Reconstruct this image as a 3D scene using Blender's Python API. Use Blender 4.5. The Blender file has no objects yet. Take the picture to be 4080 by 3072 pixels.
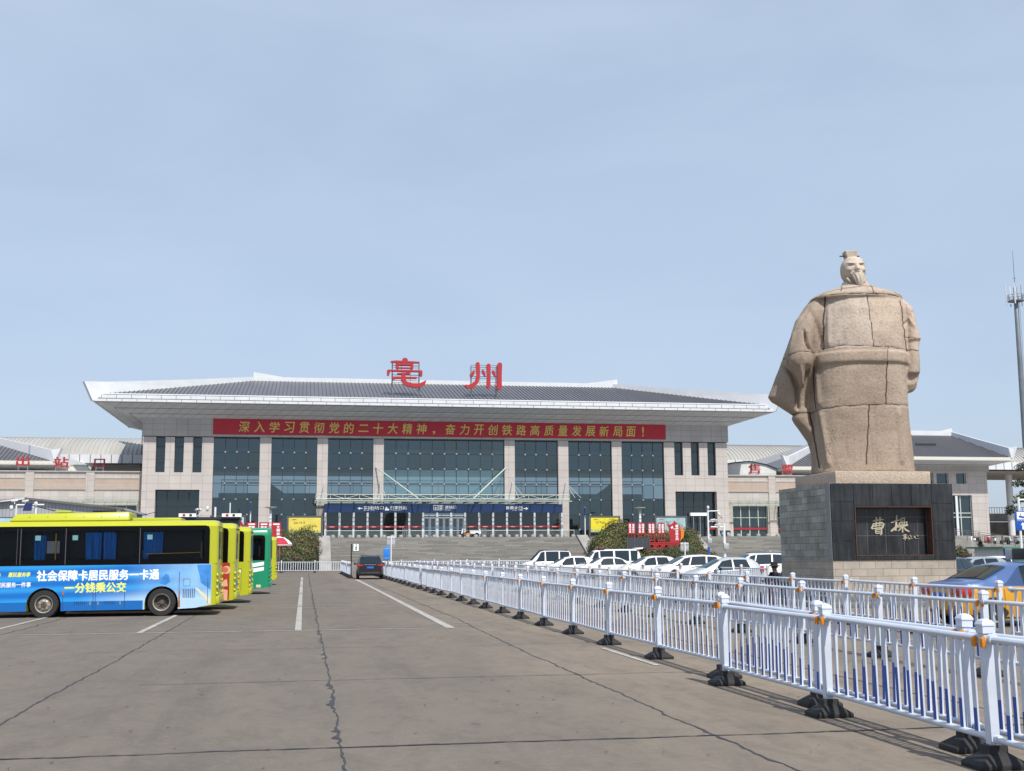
import bpy, bmesh, math, random
from mathutils import Vector, Matrix, noise
import numpy as np
rnd = random.Random(7)
S = bpy.context.scene
COL = S.collection
PI = math.pi
R = math.radians

# ------------------------------------------------------------------ camera, sky, sun, exposure
def setup():
    cam = bpy.data.cameras.new('camera'); co = bpy.data.objects.new('camera', cam); COL.objects.link(co)
    cam.sensor_width = 36; cam.sensor_fit = 'HORIZONTAL'; cam.lens = 36*4666/4080
    cam.clip_start = .1; cam.clip_end = 6000
    y, p, r = R(10.03), R(8.15), R(-.33)
    F = Vector((math.sin(y)*math.cos(p), math.cos(y)*math.cos(p), math.sin(p)))
    rt = Vector((math.cos(y), -math.sin(y), 0)); up = rt.cross(F)
    r2 = rt*math.cos(r) + up*math.sin(r); u2 = -rt*math.sin(r) + up*math.cos(r)
    co.matrix_world = Matrix(((r2.x, u2.x, -F.x, 0), (r2.y, u2.y, -F.y, 0), (r2.z, u2.z, -F.z, 1.75), (0, 0, 0, 1)))
    S.camera = co
    d = Vector((.20, -.73, 1.0)).normalized()          # towards the sun
    el = math.asin(d.z); az = math.atan2(d.x, d.y)
    sun = bpy.data.lights.new('sun', 'SUN'); so = bpy.data.objects.new('sun', sun); COL.objects.link(so)
    sun.energy = 3.9; sun.angle = R(.53); sun.color = (1, .95, .87)
    so.rotation_euler = d.to_track_quat('Z', 'Y').to_euler()
    w = bpy.data.worlds.new('World'); S.world = w; w.use_nodes = True
    nt = w.node_tree; n = nt.nodes; n.clear()
    out = n.new('ShaderNodeOutputWorld'); bg = n.new('ShaderNodeBackground')
    sky = n.new('ShaderNodeTexSky'); sky.sky_type = 'NISHITA'; sky.sun_disc = False
    sky.sun_elevation = el; sky.sun_rotation = az; sky.altitude = 0
    sky.air_density = 1.0; sky.dust_density = 1.6; sky.ozone_density = 1.6
    # thin, streaky high cloud veil mixed into the sky
    tc = n.new('ShaderNodeTexCoord'); mp = n.new('ShaderNodeMapping'); mp.inputs['Scale'].default_value = (1.6, 1.6, 5.0)
    mp.inputs['Rotation'].default_value = (.25, .2, .5)
    nz = n.new('ShaderNodeTexNoise'); nz.inputs['Scale'].default_value = 1.7; nz.inputs['Detail'].default_value = 7; nz.inputs['Roughness'].default_value = .5; nz.inputs['Distortion'].default_value = .35
    rp = n.new('ShaderNodeMapRange'); rp.inputs[1].default_value = .36; rp.inputs[2].default_value = .74; rp.inputs[3].default_value = .60; rp.inputs[4].default_value = .80
    mx = n.new('ShaderNodeMix'); mx.data_type = 'RGBA'
    mx.inputs['B'].default_value = (4.85, 5.85, 7.4, 1)
    L = nt.links.new
    L(tc.outputs['Generated'], mp.inputs['Vector']); L(mp.outputs['Vector'], nz.inputs['Vector'])
    L(nz.outputs['Fac'], rp.inputs[0]); L(rp.outputs[0], mx.inputs['Factor'])
    L(sky.outputs['Color'], mx.inputs['A'])
    L(mx.outputs['Result'], bg.inputs['Color']); bg.inputs['Strength'].default_value = .1
    L(bg.outputs['Background'], out.inputs['Surface'])
    vs = S.view_settings; vs.view_transform = 'Standard'; vs.look = 'None'; vs.gamma = 1; vs.exposure = 0.30
    S.render.engine = 'CYCLES'
    S.cycles.max_bounces = 6; S.cycles.transparent_max_bounces = 12
setup()

# ------------------------------------------------------------------ materials
MATS = {}
def nmat(name):
    m = bpy.data.materials.new(name); m.use_nodes = True; MATS[name] = m
    return m, m.node_tree.nodes, m.node_tree.links.new, m.node_tree.nodes['Principled BSDF']
def mat(name, col, rough=.6, metal=0., var=.12, scale=6., bump=0., bscale=None, spec=.5, coat=0., stretch=None, rvar=0., detail=5):
    m, n, L, b = nmat(name)
    b.inputs['Roughness'].default_value = rough; b.inputs['Metallic'].default_value = metal
    b.inputs['Specular IOR Level'].default_value = spec; b.inputs['Coat Weight'].default_value = coat
    b.inputs['Coat Roughness'].default_value = .05
    tc = n.new('ShaderNodeTexCoord'); src = tc.outputs['Object']
    if stretch:
        mp = n.new('ShaderNodeMapping'); mp.inputs['Scale'].default_value = stretch; L(src, mp.inputs['Vector']); src = mp.outputs['Vector']
    nz = n.new('ShaderNodeTexNoise'); nz.inputs['Scale'].default_value = scale; nz.inputs['Detail'].default_value = detail; nz.inputs['Roughness'].default_value = .6
    L(src, nz.inputs['Vector'])
    mr = n.new('ShaderNodeMapRange'); mr.inputs[1].default_value = .25; mr.inputs[2].default_value = .75
    mr.inputs[3].default_value = 1-var; mr.inputs[4].default_value = 1+var; L(nz.outputs['Fac'], mr.inputs[0])
    vm = n.new('ShaderNodeVectorMath'); vm.operation = 'SCALE'; vm.inputs[0].default_value = col[:3]; L(mr.outputs[0], vm.inputs['Scale'])
    L(vm.outputs['Vector'], b.inputs['Base Color'])
    if rvar:
        m2 = n.new('ShaderNodeMapRange'); m2.inputs[1].default_value = .3; m2.inputs[2].default_value = .7
        m2.inputs[3].default_value = max(.02, rough-rvar); m2.inputs[4].default_value = min(1, rough+rvar); L(nz.outputs['Fac'], m2.inputs[0]); L(m2.outputs[0], b.inputs['Roughness'])
    if bump:
        bz = n.new('ShaderNodeTexNoise'); bz.inputs['Scale'].default_value = bscale or scale*4; bz.inputs['Detail'].default_value = 4; L(src, bz.inputs['Vector'])
        bp = n.new('ShaderNodeBump'); bp.inputs['Strength'].default_value = 1; bp.inputs['Distance'].default_value = bump; L(bz.outputs['Fac'], bp.inputs['Height']); L(bp.outputs['Normal'], b.inputs['Normal'])
    return m
def tile(name, col, bw, rh, mortar=.02, mcol=(.1, .09, .085), offset=0., rough=.6, var=.1, shift=(0, 0), nscale=.8, nvar=.12, bump=0., tint=None, spec=.4, streak=0.):
    """square or running-bond cladding: joints in the (x+y, z) plane of the object"""
    m, n, L, b = nmat(name)
    tc = n.new('ShaderNodeTexCoord'); sp = n.new('ShaderNodeSeparateXYZ'); L(tc.outputs['Object'], sp.inputs[0])
    ad = n.new('ShaderNodeMath'); ad.operation = 'ADD'; L(sp.outputs['X'], ad.inputs[0]); L(sp.outputs['Y'], ad.inputs[1])
    a2 = n.new('ShaderNodeMath'); a2.inputs[1].default_value = shift[0]; L(ad.outputs[0], a2.inputs[0])
    a3 = n.new('ShaderNodeMath'); a3.inputs[1].default_value = shift[1]; L(sp.outputs['Z'], a3.inputs[0])
    cb = n.new('ShaderNodeCombineXYZ'); L(a2.outputs[0], cb.inputs[0]); L(a3.outputs[0], cb.inputs[1])
    br = n.new('ShaderNodeTexBrick'); br.offset = offset; br.squash = 1
    br.inputs['Scale'].default_value = 1; br.inputs['Brick Width'].default_value = bw; br.inputs['Row Height'].default_value = rh
    br.inputs['Mortar Size'].default_value = mortar/2; br.inputs['Mortar Smooth'].default_value = .3; br.inputs['Bias'].default_value = 0
    c2 = tint or tuple(min(1, c*(1-var)) for c in col); c1 = tuple(min(1, c*(1+var)) for c in col)
    br.inputs['Color1'].default_value = (*c1, 1); br.inputs['Color2'].default_value = (*c2, 1); br.inputs['Mortar'].default_value = (*mcol, 1)
    L(cb.outputs[0], br.inputs['Vector'])
    nz = n.new('ShaderNodeTexNoise'); nz.inputs['Scale'].default_value = nscale; nz.inputs['Detail'].default_value = 7; nz.inputs['Roughness'].default_value = .62
    src = tc.outputs['Object']
    if streak:
        mp = n.new('ShaderNodeMapping'); mp.inputs['Scale'].default_value = (1, 1, streak); L(src, mp.inputs['Vector']); src = mp.outputs['Vector']
    L(src, nz.inputs['Vector'])
    mr = n.new('ShaderNodeMapRange'); mr.inputs[1].default_value = .3; mr.inputs[2].default_value = .7; mr.inputs[3].default_value = 1-nvar; mr.inputs[4].default_value = 1+nvar*.6
    L(nz.outputs['Fac'], mr.inputs[0])
    vm = n.new('ShaderNodeVectorMath'); vm.operation = 'SCALE'; L(br.outputs['Color'], vm.inputs[0]); L(mr.outputs[0], vm.inputs['Scale'])
    L(vm.outputs['Vector'], b.inputs['Base Color']); b.inputs['Roughness'].default_value = rough; b.inputs['Specular IOR Level'].default_value = spec
    if bump:
        ma = n.new('ShaderNodeMath'); ma.operation = 'MULTIPLY_ADD'; ma.inputs[1].default_value = -1; L(br.outputs['Fac'], ma.inputs[0])
        n2 = n.new('ShaderNodeTexNoise'); n2.inputs['Scale'].default_value = 14; n2.inputs['Detail'].default_value = 5; L(tc.outputs['Object'], n2.inputs['Vector']); L(n2.outputs['Fac'], ma.inputs[2])
        bp = n.new('ShaderNodeBump'); bp.inputs['Distance'].default_value = bump; L(ma.outputs[0], bp.inputs['Height']); L(bp.outputs['Normal'], b.inputs['Normal'])
    return m
def glass(name, tint, refl=.3, opac=.0, rough=.02, body=(.02, .03, .035), cell=None):
    """tinted architectural or car glass: a see-through tint plus a reflecting coat; cell varies the tint pane by pane"""
    m, n, L, b = nmat(name); n.remove(b); out = n['Material Output']
    tr = n.new('ShaderNodeBsdfTransparent'); tr.inputs['Color'].default_value = (*tint, 1)
    gl = n.new('ShaderNodeBsdfGlossy'); gl.inputs['Roughness'].default_value = rough; gl.inputs['Color'].default_value = (.70, .88, .95, 1)
    df = n.new('ShaderNodeBsdfDiffuse'); df.inputs['Color'].default_value = (*body, 1)
    m0 = n.new('ShaderNodeMixShader'); m0.inputs[0].default_value = opac; L(tr.outputs[0], m0.inputs[1]); L(df.outputs[0], m0.inputs[2])
    lw = n.new('ShaderNodeFresnel'); lw.inputs['IOR'].default_value = 1.5
    mr = n.new('ShaderNodeMapRange'); mr.inputs[1].default_value = 0; mr.inputs[2].default_value = 1; mr.inputs[3].default_value = refl; mr.inputs[4].default_value = 1; L(lw.outputs[0], mr.inputs[0])
    m1 = n.new('ShaderNodeMixShader'); L(mr.outputs[0], m1.inputs[0]); L(m0.outputs[0], m1.inputs[1]); L(gl.outputs[0], m1.inputs[2])
    L(m1.outputs[0], out.inputs['Surface'])
    if cell:
        tc = n.new('ShaderNodeTexCoord'); sp = n.new('ShaderNodeSeparateXYZ'); L(tc.outputs['Object'], sp.inputs[0])
        vs = []
        for ax, w, o in (('X', cell[0], cell[2]), ('Z', cell[1], cell[3])):
            q = n.new('ShaderNodeMath'); q.operation = 'SUBTRACT'; q.inputs[1].default_value = o; L(sp.outputs[ax], q.inputs[0])
            d = n.new('ShaderNodeMath'); d.operation = 'DIVIDE'; d.inputs[1].default_value = w; L(q.outputs[0], d.inputs[0])
            f = n.new('ShaderNodeMath'); f.operation = 'FLOOR'; L(d.outputs[0], f.inputs[0]); vs.append(f)
        cb = n.new('ShaderNodeCombineXYZ'); L(vs[0].outputs[0], cb.inputs[0]); L(vs[1].outputs[0], cb.inputs[1])
        wn = n.new('ShaderNodeTexWhiteNoise'); wn.noise_dimensions = '3D'; L(cb.outputs[0], wn.inputs['Vector'])
        sc = n.new('ShaderNodeMapRange'); sc.inputs[3].default_value = max(0, opac-.14); sc.inputs[4].default_value = min(1, opac+.14); L(wn.outputs['Value'], sc.inputs[0]); L(sc.outputs[0], m0.inputs[0])
        # each pane is mounted at its own tiny angle, so each mirrors another bit of sky
        v2 = n.new('ShaderNodeVectorMath'); v2.operation = 'SUBTRACT'; v2.inputs[1].default_value = (.5, .5, .5); L(wn.outputs['Color'], v2.inputs[0])
        v3 = n.new('ShaderNodeVectorMath'); v3.operation = 'SCALE'; v3.inputs['Scale'].default_value = .05; L(v2.outputs[0], v3.inputs[0])
        ge = n.new('ShaderNodeNewGeometry'); v4 = n.new('ShaderNodeVectorMath'); L(ge.outputs['Normal'], v4.inputs[0]); L(v3.outputs[0], v4.inputs[1])
        v5 = n.new('ShaderNodeVectorMath'); v5.operation = 'NORMALIZE'; L(v4.outputs[0], v5.inputs[0]); L(v5.outputs[0], gl.inputs['Normal'])
    return m

# ------------------------------------------------------------------ mesh helpers
class MB:
    def __init__(s): s.v = []; s.f = []; s.m = []
    def add(s, vs, fs, mi=0):
        o = len(s.v); s.v += [tuple(v) for v in vs]; s.f += [tuple(i+o for i in f) for f in fs]; s.m += [mi]*len(fs); return s
    def box(s, x0, x1, y0, y1, z0, z1, mi=0):
        return s.add([(x0, y0, z0), (x1, y0, z0), (x1, y1, z0), (x0, y1, z0), (x0, y0, z1), (x1, y0, z1), (x1, y1, z1), (x0, y1, z1)],
                     [(0, 3, 2, 1), (4, 5, 6, 7), (0, 1, 5, 4), (1, 2, 6, 5), (2, 3, 7, 6), (3, 0, 4, 7)], mi)
    def hexa(s, p, mi=0):      # 8 points: bottom ring 0-3 (ccw), top ring 4-7
        return s.add(p, [(0, 3, 2, 1), (4, 5, 6, 7), (0, 1, 5, 4), (1, 2, 6, 5), (2, 3, 7, 6), (3, 0, 4, 7)], mi)
    def bar(s, a, b, w, h=None, mi=0, up=(0, 0, 1)):
        a, b = Vector(a), Vector(b); d = (b-a).normalized(); h = h or w; u = Vector(up)
        if abs(d.dot(u)) > .98: u = Vector((0, 1, 0))
        r = d.cross(u).normalized(); u = r.cross(d).normalized(); r *= w/2; u *= h/2
        return s.hexa([a-r-u, a+r-u, b+r-u, b-r-u, a-r+u, a+r+u, b+r+u, b-r+u], mi)
    def prism(s, poly, axis, a, b, mi=0):
        n = len(poly); f = {'y': lambda p, t: (p[0], t, p[1]), 'x': lambda p, t: (t, p[0], p[1]), 'z': lambda p, t: (p[0], p[1], t)}[axis]
        vs = [f(p, a) for p in poly]+[f(p, b) for p in poly]
        return s.add(vs, [tuple(range(n)), tuple(range(2*n-1, n-1, -1))]+[(i, i+n, (i+1) % n+n, (i+1) % n) for i in range(n)], mi)
    def loft(s, rings, mi=0, cap=True, closed=True):
        n = len(rings[0]); vs = [p for r in rings for p in r]; fs = []
        for i in range(len(rings)-1):
            for j in range(n if closed else n-1):
                fs.append((i*n+j, i*n+(j+1) % n, (i+1)*n+(j+1) % n, (i+1)*n+j))
        if cap: fs += [tuple(range(n-1, -1, -1)), tuple((len(rings)-1)*n+j for j in range(n))]
        return s.add(vs, fs, mi)
    def tube(s, pts, r, n=8, mi=0, cap=True, flat=1.):
        pts = [Vector(p) for p in pts]; rings = []; u0 = None
        for i, p in enumerate(pts):
            d = (pts[min(i+1, len(pts)-1)]-pts[max(i-1, 0)]).normalized()
            if u0 is None: u0 = Vector((0, 0, 1)) if abs(d.z) < .9 else Vector((0, 1, 0))
            a = d.cross(u0).normalized(); u0 = a.cross(d).normalized(); rr = r[i] if isinstance(r, (list, tuple)) else r
            rings.append([p+a*math.cos(2*PI*k/n)*rr+u0*math.sin(2*PI*k/n)*rr*flat for k in range(n)])
        return s.loft(rings, mi, cap)
    def lathe(s, prof, c=(0, 0, 0), n=16, axis='z', mi=0, cap=True):
        rings = []
        for r, h in prof:
            ring = []
            for k in range(n):
                x, y = r*math.cos(2*PI*k/n), r*math.sin(2*PI*k/n)
                p = {'z': (x, y, h), 'y': (x, -h, y), 'x': (h, x, y)}[axis]
                ring.append((p[0]+c[0], p[1]+c[1], p[2]+c[2]))
            rings.append(ring)
        return s.loft(rings, mi, cap)
    def grid(s, fn, nu, nv, mi=0, flip=False):
        vs = [fn(i/nu, j/nv) for i in range(nu+1) for j in range(nv+1)]; w = nv+1
        fs = [(i*w+j, (i+1)*w+j, (i+1)*w+j+1, i*w+j+1) for i in range(nu) for j in range(nv)]
        if flip: fs = [f[::-1] for f in fs]
        return s.add(vs, fs, mi)
    def build(s, name, mats, parent=None, world=False, smooth=None, bevel=0, seg=2, recalc=True, rot=None):
        me = bpy.data.meshes.new(name)
        vs = s.v
        if world and parent:
            rt_ = parent
            while rt_.parent: rt_ = rt_.parent
            o = rt_.location; c, sn = math.cos(-rt_.rotation_euler.z), math.sin(-rt_.rotation_euler.z)
            vs = [((x-o.x)*c-(y-o.y)*sn, (x-o.x)*sn+(y-o.y)*c, z-o.z) for x, y, z in vs]
        me.from_pydata(vs, [], s.f)
        for m in (mats if isinstance(mats, (list, tuple)) else [mats]): me.materials.append(m)
        me.polygons.foreach_set('material_index', s.m)
        if recalc or bevel:
            bm = bmesh.new(); bm.from_mesh(me)
            if recalc: bmesh.ops.recalc_face_normals(bm, faces=bm.faces)
            if bevel:
                ed = [e for e in bm.edges if len(e.link_faces) == 2 and e.calc_face_angle(0) > R(40)]
                bmesh.ops.bevel(bm, geom=ed, offset=bevel, segments=seg, profile=.5, affect='EDGES', clamp_overlap=True)
            bm.to_mesh(me); bm.free()
        if smooth is None: smooth = bool(bevel)
        if smooth:
            me.polygons.foreach_set('use_smooth', [True]*len(me.polygons)); me.set_sharp_from_angle(angle=R(smooth if smooth is not True else 38))
        me.update()
        o = bpy.data.objects.new(name, me); COL.objects.link(o)
        if parent: o.parent = parent
        return o
def tag(o, label, cat, group=None):
    o['label'] = label; o['category'] = cat
    if group: o['group'] = group
    return o
def thing(name, label, cat, loc=(0, 0, 0), rz=0, group=None):
    o = bpy.data.objects.new(name, None); COL.objects.link(o); o.empty_display_size = .2
    o.location = loc; o.rotation_euler = (0, 0, rz)
    return tag(o, label, cat, group)
def struct(o): o['kind'] = 'structure'; return o
def kids(o): return [c for c in bpy.data.objects if c.parent == o]
KID = {}
def dup(root, loc, rz=None, label=None, group=None):
    def cp(o, par):
        c = o.copy(); COL.objects.link(c)
        if par: c.parent = par
        if o not in KID: KID[o] = kids(o)
        for k in KID[o]: cp(k, c)
        return c
    r = cp(root, None); r.location = loc
    if rz is not None: r.rotation_euler[2] = rz
    if label: r['label'] = label
    if group: r['group'] = group
    return r
TEXTS = []
def lettering(name, s, m, parent, x0, x1, z0, z1, y, facing=0., ext=.01, bold=0., world=True, shear=0., spacing=1., squeeze=True):
    """writing on an upright face looking to -Y (facing turns it about z), fitted into x0..x1, z0..z1 at depth y"""
    cu = bpy.data.curves.new(name, 'FONT'); cu.body = s; cu.align_x = 'LEFT'; cu.size = 1; cu.extrude = 0; cu.offset = 0; cu.shear = shear; cu.space_character = spacing; cu.resolution_u = 3
    ob = bpy.data.objects.new('tmp_text', cu); COL.objects.link(ob)
    dg = bpy.context.evaluated_depsgraph_get(); me = bpy.data.meshes.new_from_object(ob.evaluated_get(dg))
    bpy.data.objects.remove(ob); bpy.data.curves.remove(cu)
    nv = len(me.vertices); co = np.zeros(nv*3); me.vertices.foreach_get('co', co); co = co.reshape(-1, 3)
    mn, mxx = co.min(0), co.max(0); w, h = mxx[0]-mn[0], mxx[1]-mn[1]
    sx, sz = (x1-x0)/w, (z1-z0)/max(h, 1e-6)
    if not squeeze: sx = sz = min(sx, sz)
    cx, cz = (x0+x1)/2, (z0+z1)/2
    X = cx+(co[:, 0]-(mn[0]+mxx[0])/2)*sx; Z = cz+(co[:, 1]-(mn[1]+mxx[1])/2)*sz
    mb = MB(); fs = [tuple(p.vertices) for p in me.polygons]
    # give the flat outline a thickness: front, and a rim from boundary edges
    vs = [(X[i], 0, Z[i]) for i in range(nv)]+[(X[i], ext, Z[i]) for i in range(nv)]
    ec = {}
    for f in fs:
        for a, b in zip(f, f[1:]+f[:1]): ec[(a, b)] = 1
    rim = [(b, a, a+nv, b+nv) for (a, b) in ec if (b, a) not in ec]
    c, sn = math.cos(facing), math.sin(facing)
    FS = fs+rim
    if bold:
        b0, base_v, base_f, k_ = bold*(z1-z0)*1.1, list(vs), list(FS), 0
        for dx, dz in ((1, 0), (-1, 0), (0, 1), (0, -1), (.7, .7), (-.7, -.7), (.7, -.7), (-.7, .7)):
            k_ += 1; o_ = len(vs); vs += [(p[0]+dx*b0, p[1]+.0006*k_, p[2]+dz*b0) for p in base_v]; FS += [tuple(i+o_ for i in f) for f in base_f]
    if facing: vs = [((px-cx)*c-(py)*sn+cx, (px-cx)*sn+py*c, pz) for px, py, pz in vs]
    mb.add([(a, y+b, cc) for a, b, cc in vs], FS)
    bpy.data.meshes.remove(me)
    return mb.build(name, m, parent, world=world, recalc=False)
# ------------------------------------------------------------------ palette
WHITE = mat('white_metal', (.64, .66, .69), .45, var=.08, scale=.6)
FINP = tile('fin_sheet', (.62, .64, .67), 2.6, 40, .05, (.40, .42, .45), 0, .45, .02, nvar=.05)
WHITE2 = mat('white_panel', (.62, .64, .66), .5, var=.08, scale=.7)
SOFFIT = tile('soffit_panel', (.55, .575, .60), 1.35, .55, .06, (.20, .205, .21), 0, .5, .03, nvar=.06)
STONE = tile('cladding_stone', (.485, .445, .422), 1.33, .98, .03, (.20, .165, .15), 0, .55, .045, nvar=.08, nscale=.5)
STONE_G = tile('frieze_stone', (.43, .41, .39), 1.42, .75, .03, (.17, .15, .14), 0, .55, .05, nvar=.16, nscale=.35, streak=.35)
STONE_B = tile('relief_stone', (.45, .36, .30), 9, .09, .012, (.34, .27, .225), 0, .6, .05, nvar=.1)
STONE_W = tile('wing_stone', (.50, .455, .42), 1.05, .66, .025, (.22, .185, .165), 0, .55, .06, nvar=.12, nscale=.4, streak=.5)
ROOFM = mat('roof_sheet', (.135, .13, .145), .42, .25, var=.16, scale=.5, stretch=(1, .2, .2))
ROOFRIB = mat('roof_seam', (.075, .072, .085), .45, .2, var=.1)
BARREL = mat('barrel_sheet', (.40, .385, .355), .5, .15, var=.2, scale=.35, stretch=(1, .25, .25))
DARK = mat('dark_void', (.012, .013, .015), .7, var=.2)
FRAME = mat('dark_frame', (.028, .034, .038), .4, var=.1)
STEEL = mat('brushed_steel', (.55, .56, .57), .28, .9, var=.08)
PALEG = mat('pale_green_steel', (.50, .53, .48), .5, var=.1)
NAVY = mat('navy_panel', (.018, .045, .14), .38, var=.08, scale=.6)
RED = mat('red_paint', (.40, .02, .03), .5, var=.08, scale=1.5)
REDB = mat('red_banner', (.44, .018, .035), .62, var=.08, scale=.35)
GOLD = mat('gold_letter', (.66, .47, .12), .5, var=.06)
WLET = mat('white_letter', (.85, .86, .88), .5, var=.02)
CONC = mat('raw_concrete', (.30, .29, .275), .85, var=.25, scale=.9, bump=.01, bscale=20, stretch=(1, 1, .3))
TREAD = tile('step_stone', (.255, .245, .225), 2.3, 3.65/24, .034, (.10, .096, .09), .37, .8, .22, nvar=.13, nscale=1.1, streak=16)
PAVER = tile('terrace_paving', (.34, .325, .30), .8, .8, .01, (.2, .19, .18), 0, .8, .06)
ASPH = mat('black_rubber', (.018, .018, .02), .75, var=.25, scale=30, bump=.002, bscale=200)
YELL = mat('yellow_board', (.70, .58, .10), .6, var=.16, scale=.9)
TEAL = mat('teal_board', (.32, .48, .50), .6, var=.3, scale=.7)
SKYB = mat('pale_blue_board', (.38, .56, .66), .6, var=.25, scale=.8)
def facade_glass(x0, z0, cw, ch, name, tint, op, body): return glass(name, tint, .12, op, .03, body, (cw, ch, x0, z0))

# ------------------------------------------------------------------ ground
def ground():
    m, n, L, b = nmat('concrete_pavement')
    tc = n.new('ShaderNodeTexCoord')
    def nz(sc, det, stretch=None, rough=.6, dist=0):
        src = tc.outputs['Object']
        if stretch:
            mp = n.new('ShaderNodeMapping'); mp.inputs['Scale'].default_value = stretch; L(src, mp.inputs['Vector']); src = mp.outputs['Vector']
        t = n.new('ShaderNodeTexNoise'); t.inputs['Scale'].default_value = sc; t.inputs['Detail'].default_value = det; t.inputs['Roughness'].default_value = rough; t.inputs['Distortion'].default_value = dist
        L(src, t.inputs['Vector']); return t.outputs['Fac']
    def rng(src, a, c, lo, hi):
        r = n.new('ShaderNodeMapRange'); r.inputs[1].default_value = a; r.inputs[2].default_value = c; r.inputs[3].default_value = lo; r.inputs[4].default_value = hi; L(src, r.inputs[0]); return r.outputs[0]
    def mix(f, A, B):
        x = n.new('ShaderNodeMix'); x.data_type = 'RGBA'
        if isinstance(f, float): x.inputs['Factor'].default_value = f
        else: L(f, x.inputs['Factor'])
        for k, v in (('A', A), ('B', B)):
            if isinstance(v, tuple): x.inputs[k].default_value = (*v, 1)
            else: L(v, x.inputs[k])
        return x.outputs['Result']
    sx = n.new('ShaderNodeSeparateXYZ'); L(tc.outputs['Object'], sx.inputs[0])
    wn = n.new('ShaderNodeMath'); wn.operation = 'MULTIPLY_ADD'; wn.inputs[1].default_value = 5; L(nz(.16, 4, (1, .4, 1)), wn.inputs[0]); L(sx.outputs['X'], wn.inputs[2])
    lane = rng(wn.outputs[0], 4.2, 8.2, 0, 1)          # traffic-greyed driving lane at left, clean tan concrete by the barriers
    base = mix(lane, (.165, .143, .120), (.250, .204, .157))
    base = mix(rng(nz(.12, 6, None, .55, .4), .40, .62, 0, .6), base, (.180, .153, .127))
    base = mix(rng(nz(.55, 8, (1, .35, 1), .65, .6), .45, .72, 0, .5), base, (.105, .095, .085))
    # dark worn wheel paths and scrubbed pale arcs
    base = mix(rng(nz(.8, 5, (.9, .05, 1), .6, .2), .54, .72, 0, .45), base, (.070, .066, .063))
    base = mix(rng(nz(2.6, 6, None, .7), .58, .78, 0, .4), base, (.215, .175, .135))
    base = mix(rng(nz(7, 6, (.18, 1, 1), .75), .56, .76, 0, .35), base, (.085, .075, .066))
    # fine exposed grit
    base = mix(rng(nz(55, 2, None, .7), .5, .75, 0, .4), base, (.05, .045, .04))
    base = mix(rng(nz(75, 2, None, .7), .6, .78, 0, .3), base, (.30, .255, .205))
    base = mix(rng(nz(2.2, 12, (1, .5, 1), .78, .5), .47, .70, 0, .5), base, (.078, .071, .064))
    base = mix(rng(nz(9, 10, None, .8, .3), .5, .72, 0, .42), base, (.255, .212, .168))
    # oil drips
    vo = n.new('ShaderNodeTexVoronoi'); vo.inputs['Scale'].default_value = .75; L(tc.outputs['Object'], vo.inputs['Vector'])
    base = mix(rng(vo.outputs['Distance'], .03, .06, .3, 0), base, (.04, .037, .035))
    L(base, b.inputs['Base Color']); b.inputs['Roughness'].default_value = .9; b.inputs['Specular IOR Level'].default_value = .25
    bp = n.new('ShaderNodeBump'); bp.inputs['Distance'].default_value = .004; L(nz(38, 4), bp.inputs['Height']); L(bp.outputs['Normal'], b.inputs['Normal'])
    g = MB().add([(-2500, -600, 0), (2500, -600, 0), (2500, 4000, 0), (-2500, 4000, 0)], [(0, 1, 2, 3)]).build('ground', m); struct(g)
    tar = mat('tar_seal', (.032, .032, .036), .6, var=.3, scale=8)
    joint = mat('joint_dirt', (.085, .078, .07), .9, var=.4, scale=3)
    def crack(pts, w, z=.004, m=tar, amp=.035, blot=0., seed=0, gap=0.):
        rr = random.Random(seed); mb = MB(); P = []
        for (a, c) in zip(pts, pts[1:]):
            d = math.dist(a, c); k = max(2, int(d/.09))
            for i in range(k): t = i/k; P.append((a[0]+(c[0]-a[0])*t, a[1]+(c[1]-a[1])*t))
        P.append(pts[-1]); o = 0; bl = 0
        L_, R_ = [], []
        for i, p in enumerate(P):
            q = P[min(i+1, len(P)-1)]; s = P[max(i-1, 0)]; dx, dy = q[0]-s[0], q[1]-s[1]; l = math.hypot(dx, dy); nx, ny = -dy/l, dx/l
            o = o*.8+rr.uniform(-amp, amp)*.6
            near = 1.
            if blot and rr.random() < (.22 if noise.noise((p[1]*.8+seed, 1, 2)) > .0 else .05): bl = rr.uniform(0, blot)
            bl *= .55
            ww = w*rr.uniform(.55, 1.4)/2*near
            L_.append((p[0]+nx*(o-ww), p[1]+ny*(o-ww), z)); R_.append((p[0]+nx*(o+ww+bl), p[1]+ny*(o+ww+bl), z))
        n_ = len(P)
        for i in range(n_-1):
            if gap and noise.noise((P[i][0]*.5+seed, P[i][1]*.5, 3)) > .25: continue
            mb.add([L_[i], L_[i+1], R_[i+1], R_[i]], [(0, 3, 2, 1)])
        return struct(mb.build('pavement_crack', m, recalc=False))
    crack([(.42, 4), (.38, 10), (.40, 24), (.39, 35), (.41, 71), (.5, 112)], .018, amp=.028, blot=.15, seed=1)
    crack([(3.93, 3), (3.94, 11), (3.95, 23), (4.13, 32), (4.1, 74), (4.1, 112)], .022, amp=.028, blot=.07, seed=2)
    crack([(-3.12, 3), (-3.1, 17), (-3.07, 23), (-3.1, 60), (-3.1, 112)], .024, amp=.022, blot=.05, seed=3)
    crack([(-6.65, 8), (-6.65, 60), (-6.65, 112)], .03, amp=.04, seed=4)
    for i, x in enumerate((7.5, 11.05, 14.6, 18.15, 21.7, 25.3)): crack([(x, 3), (x, 60), (x, 112)], .035, m=joint if i % 2 else tar, amp=.03, seed=5+i)
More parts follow.
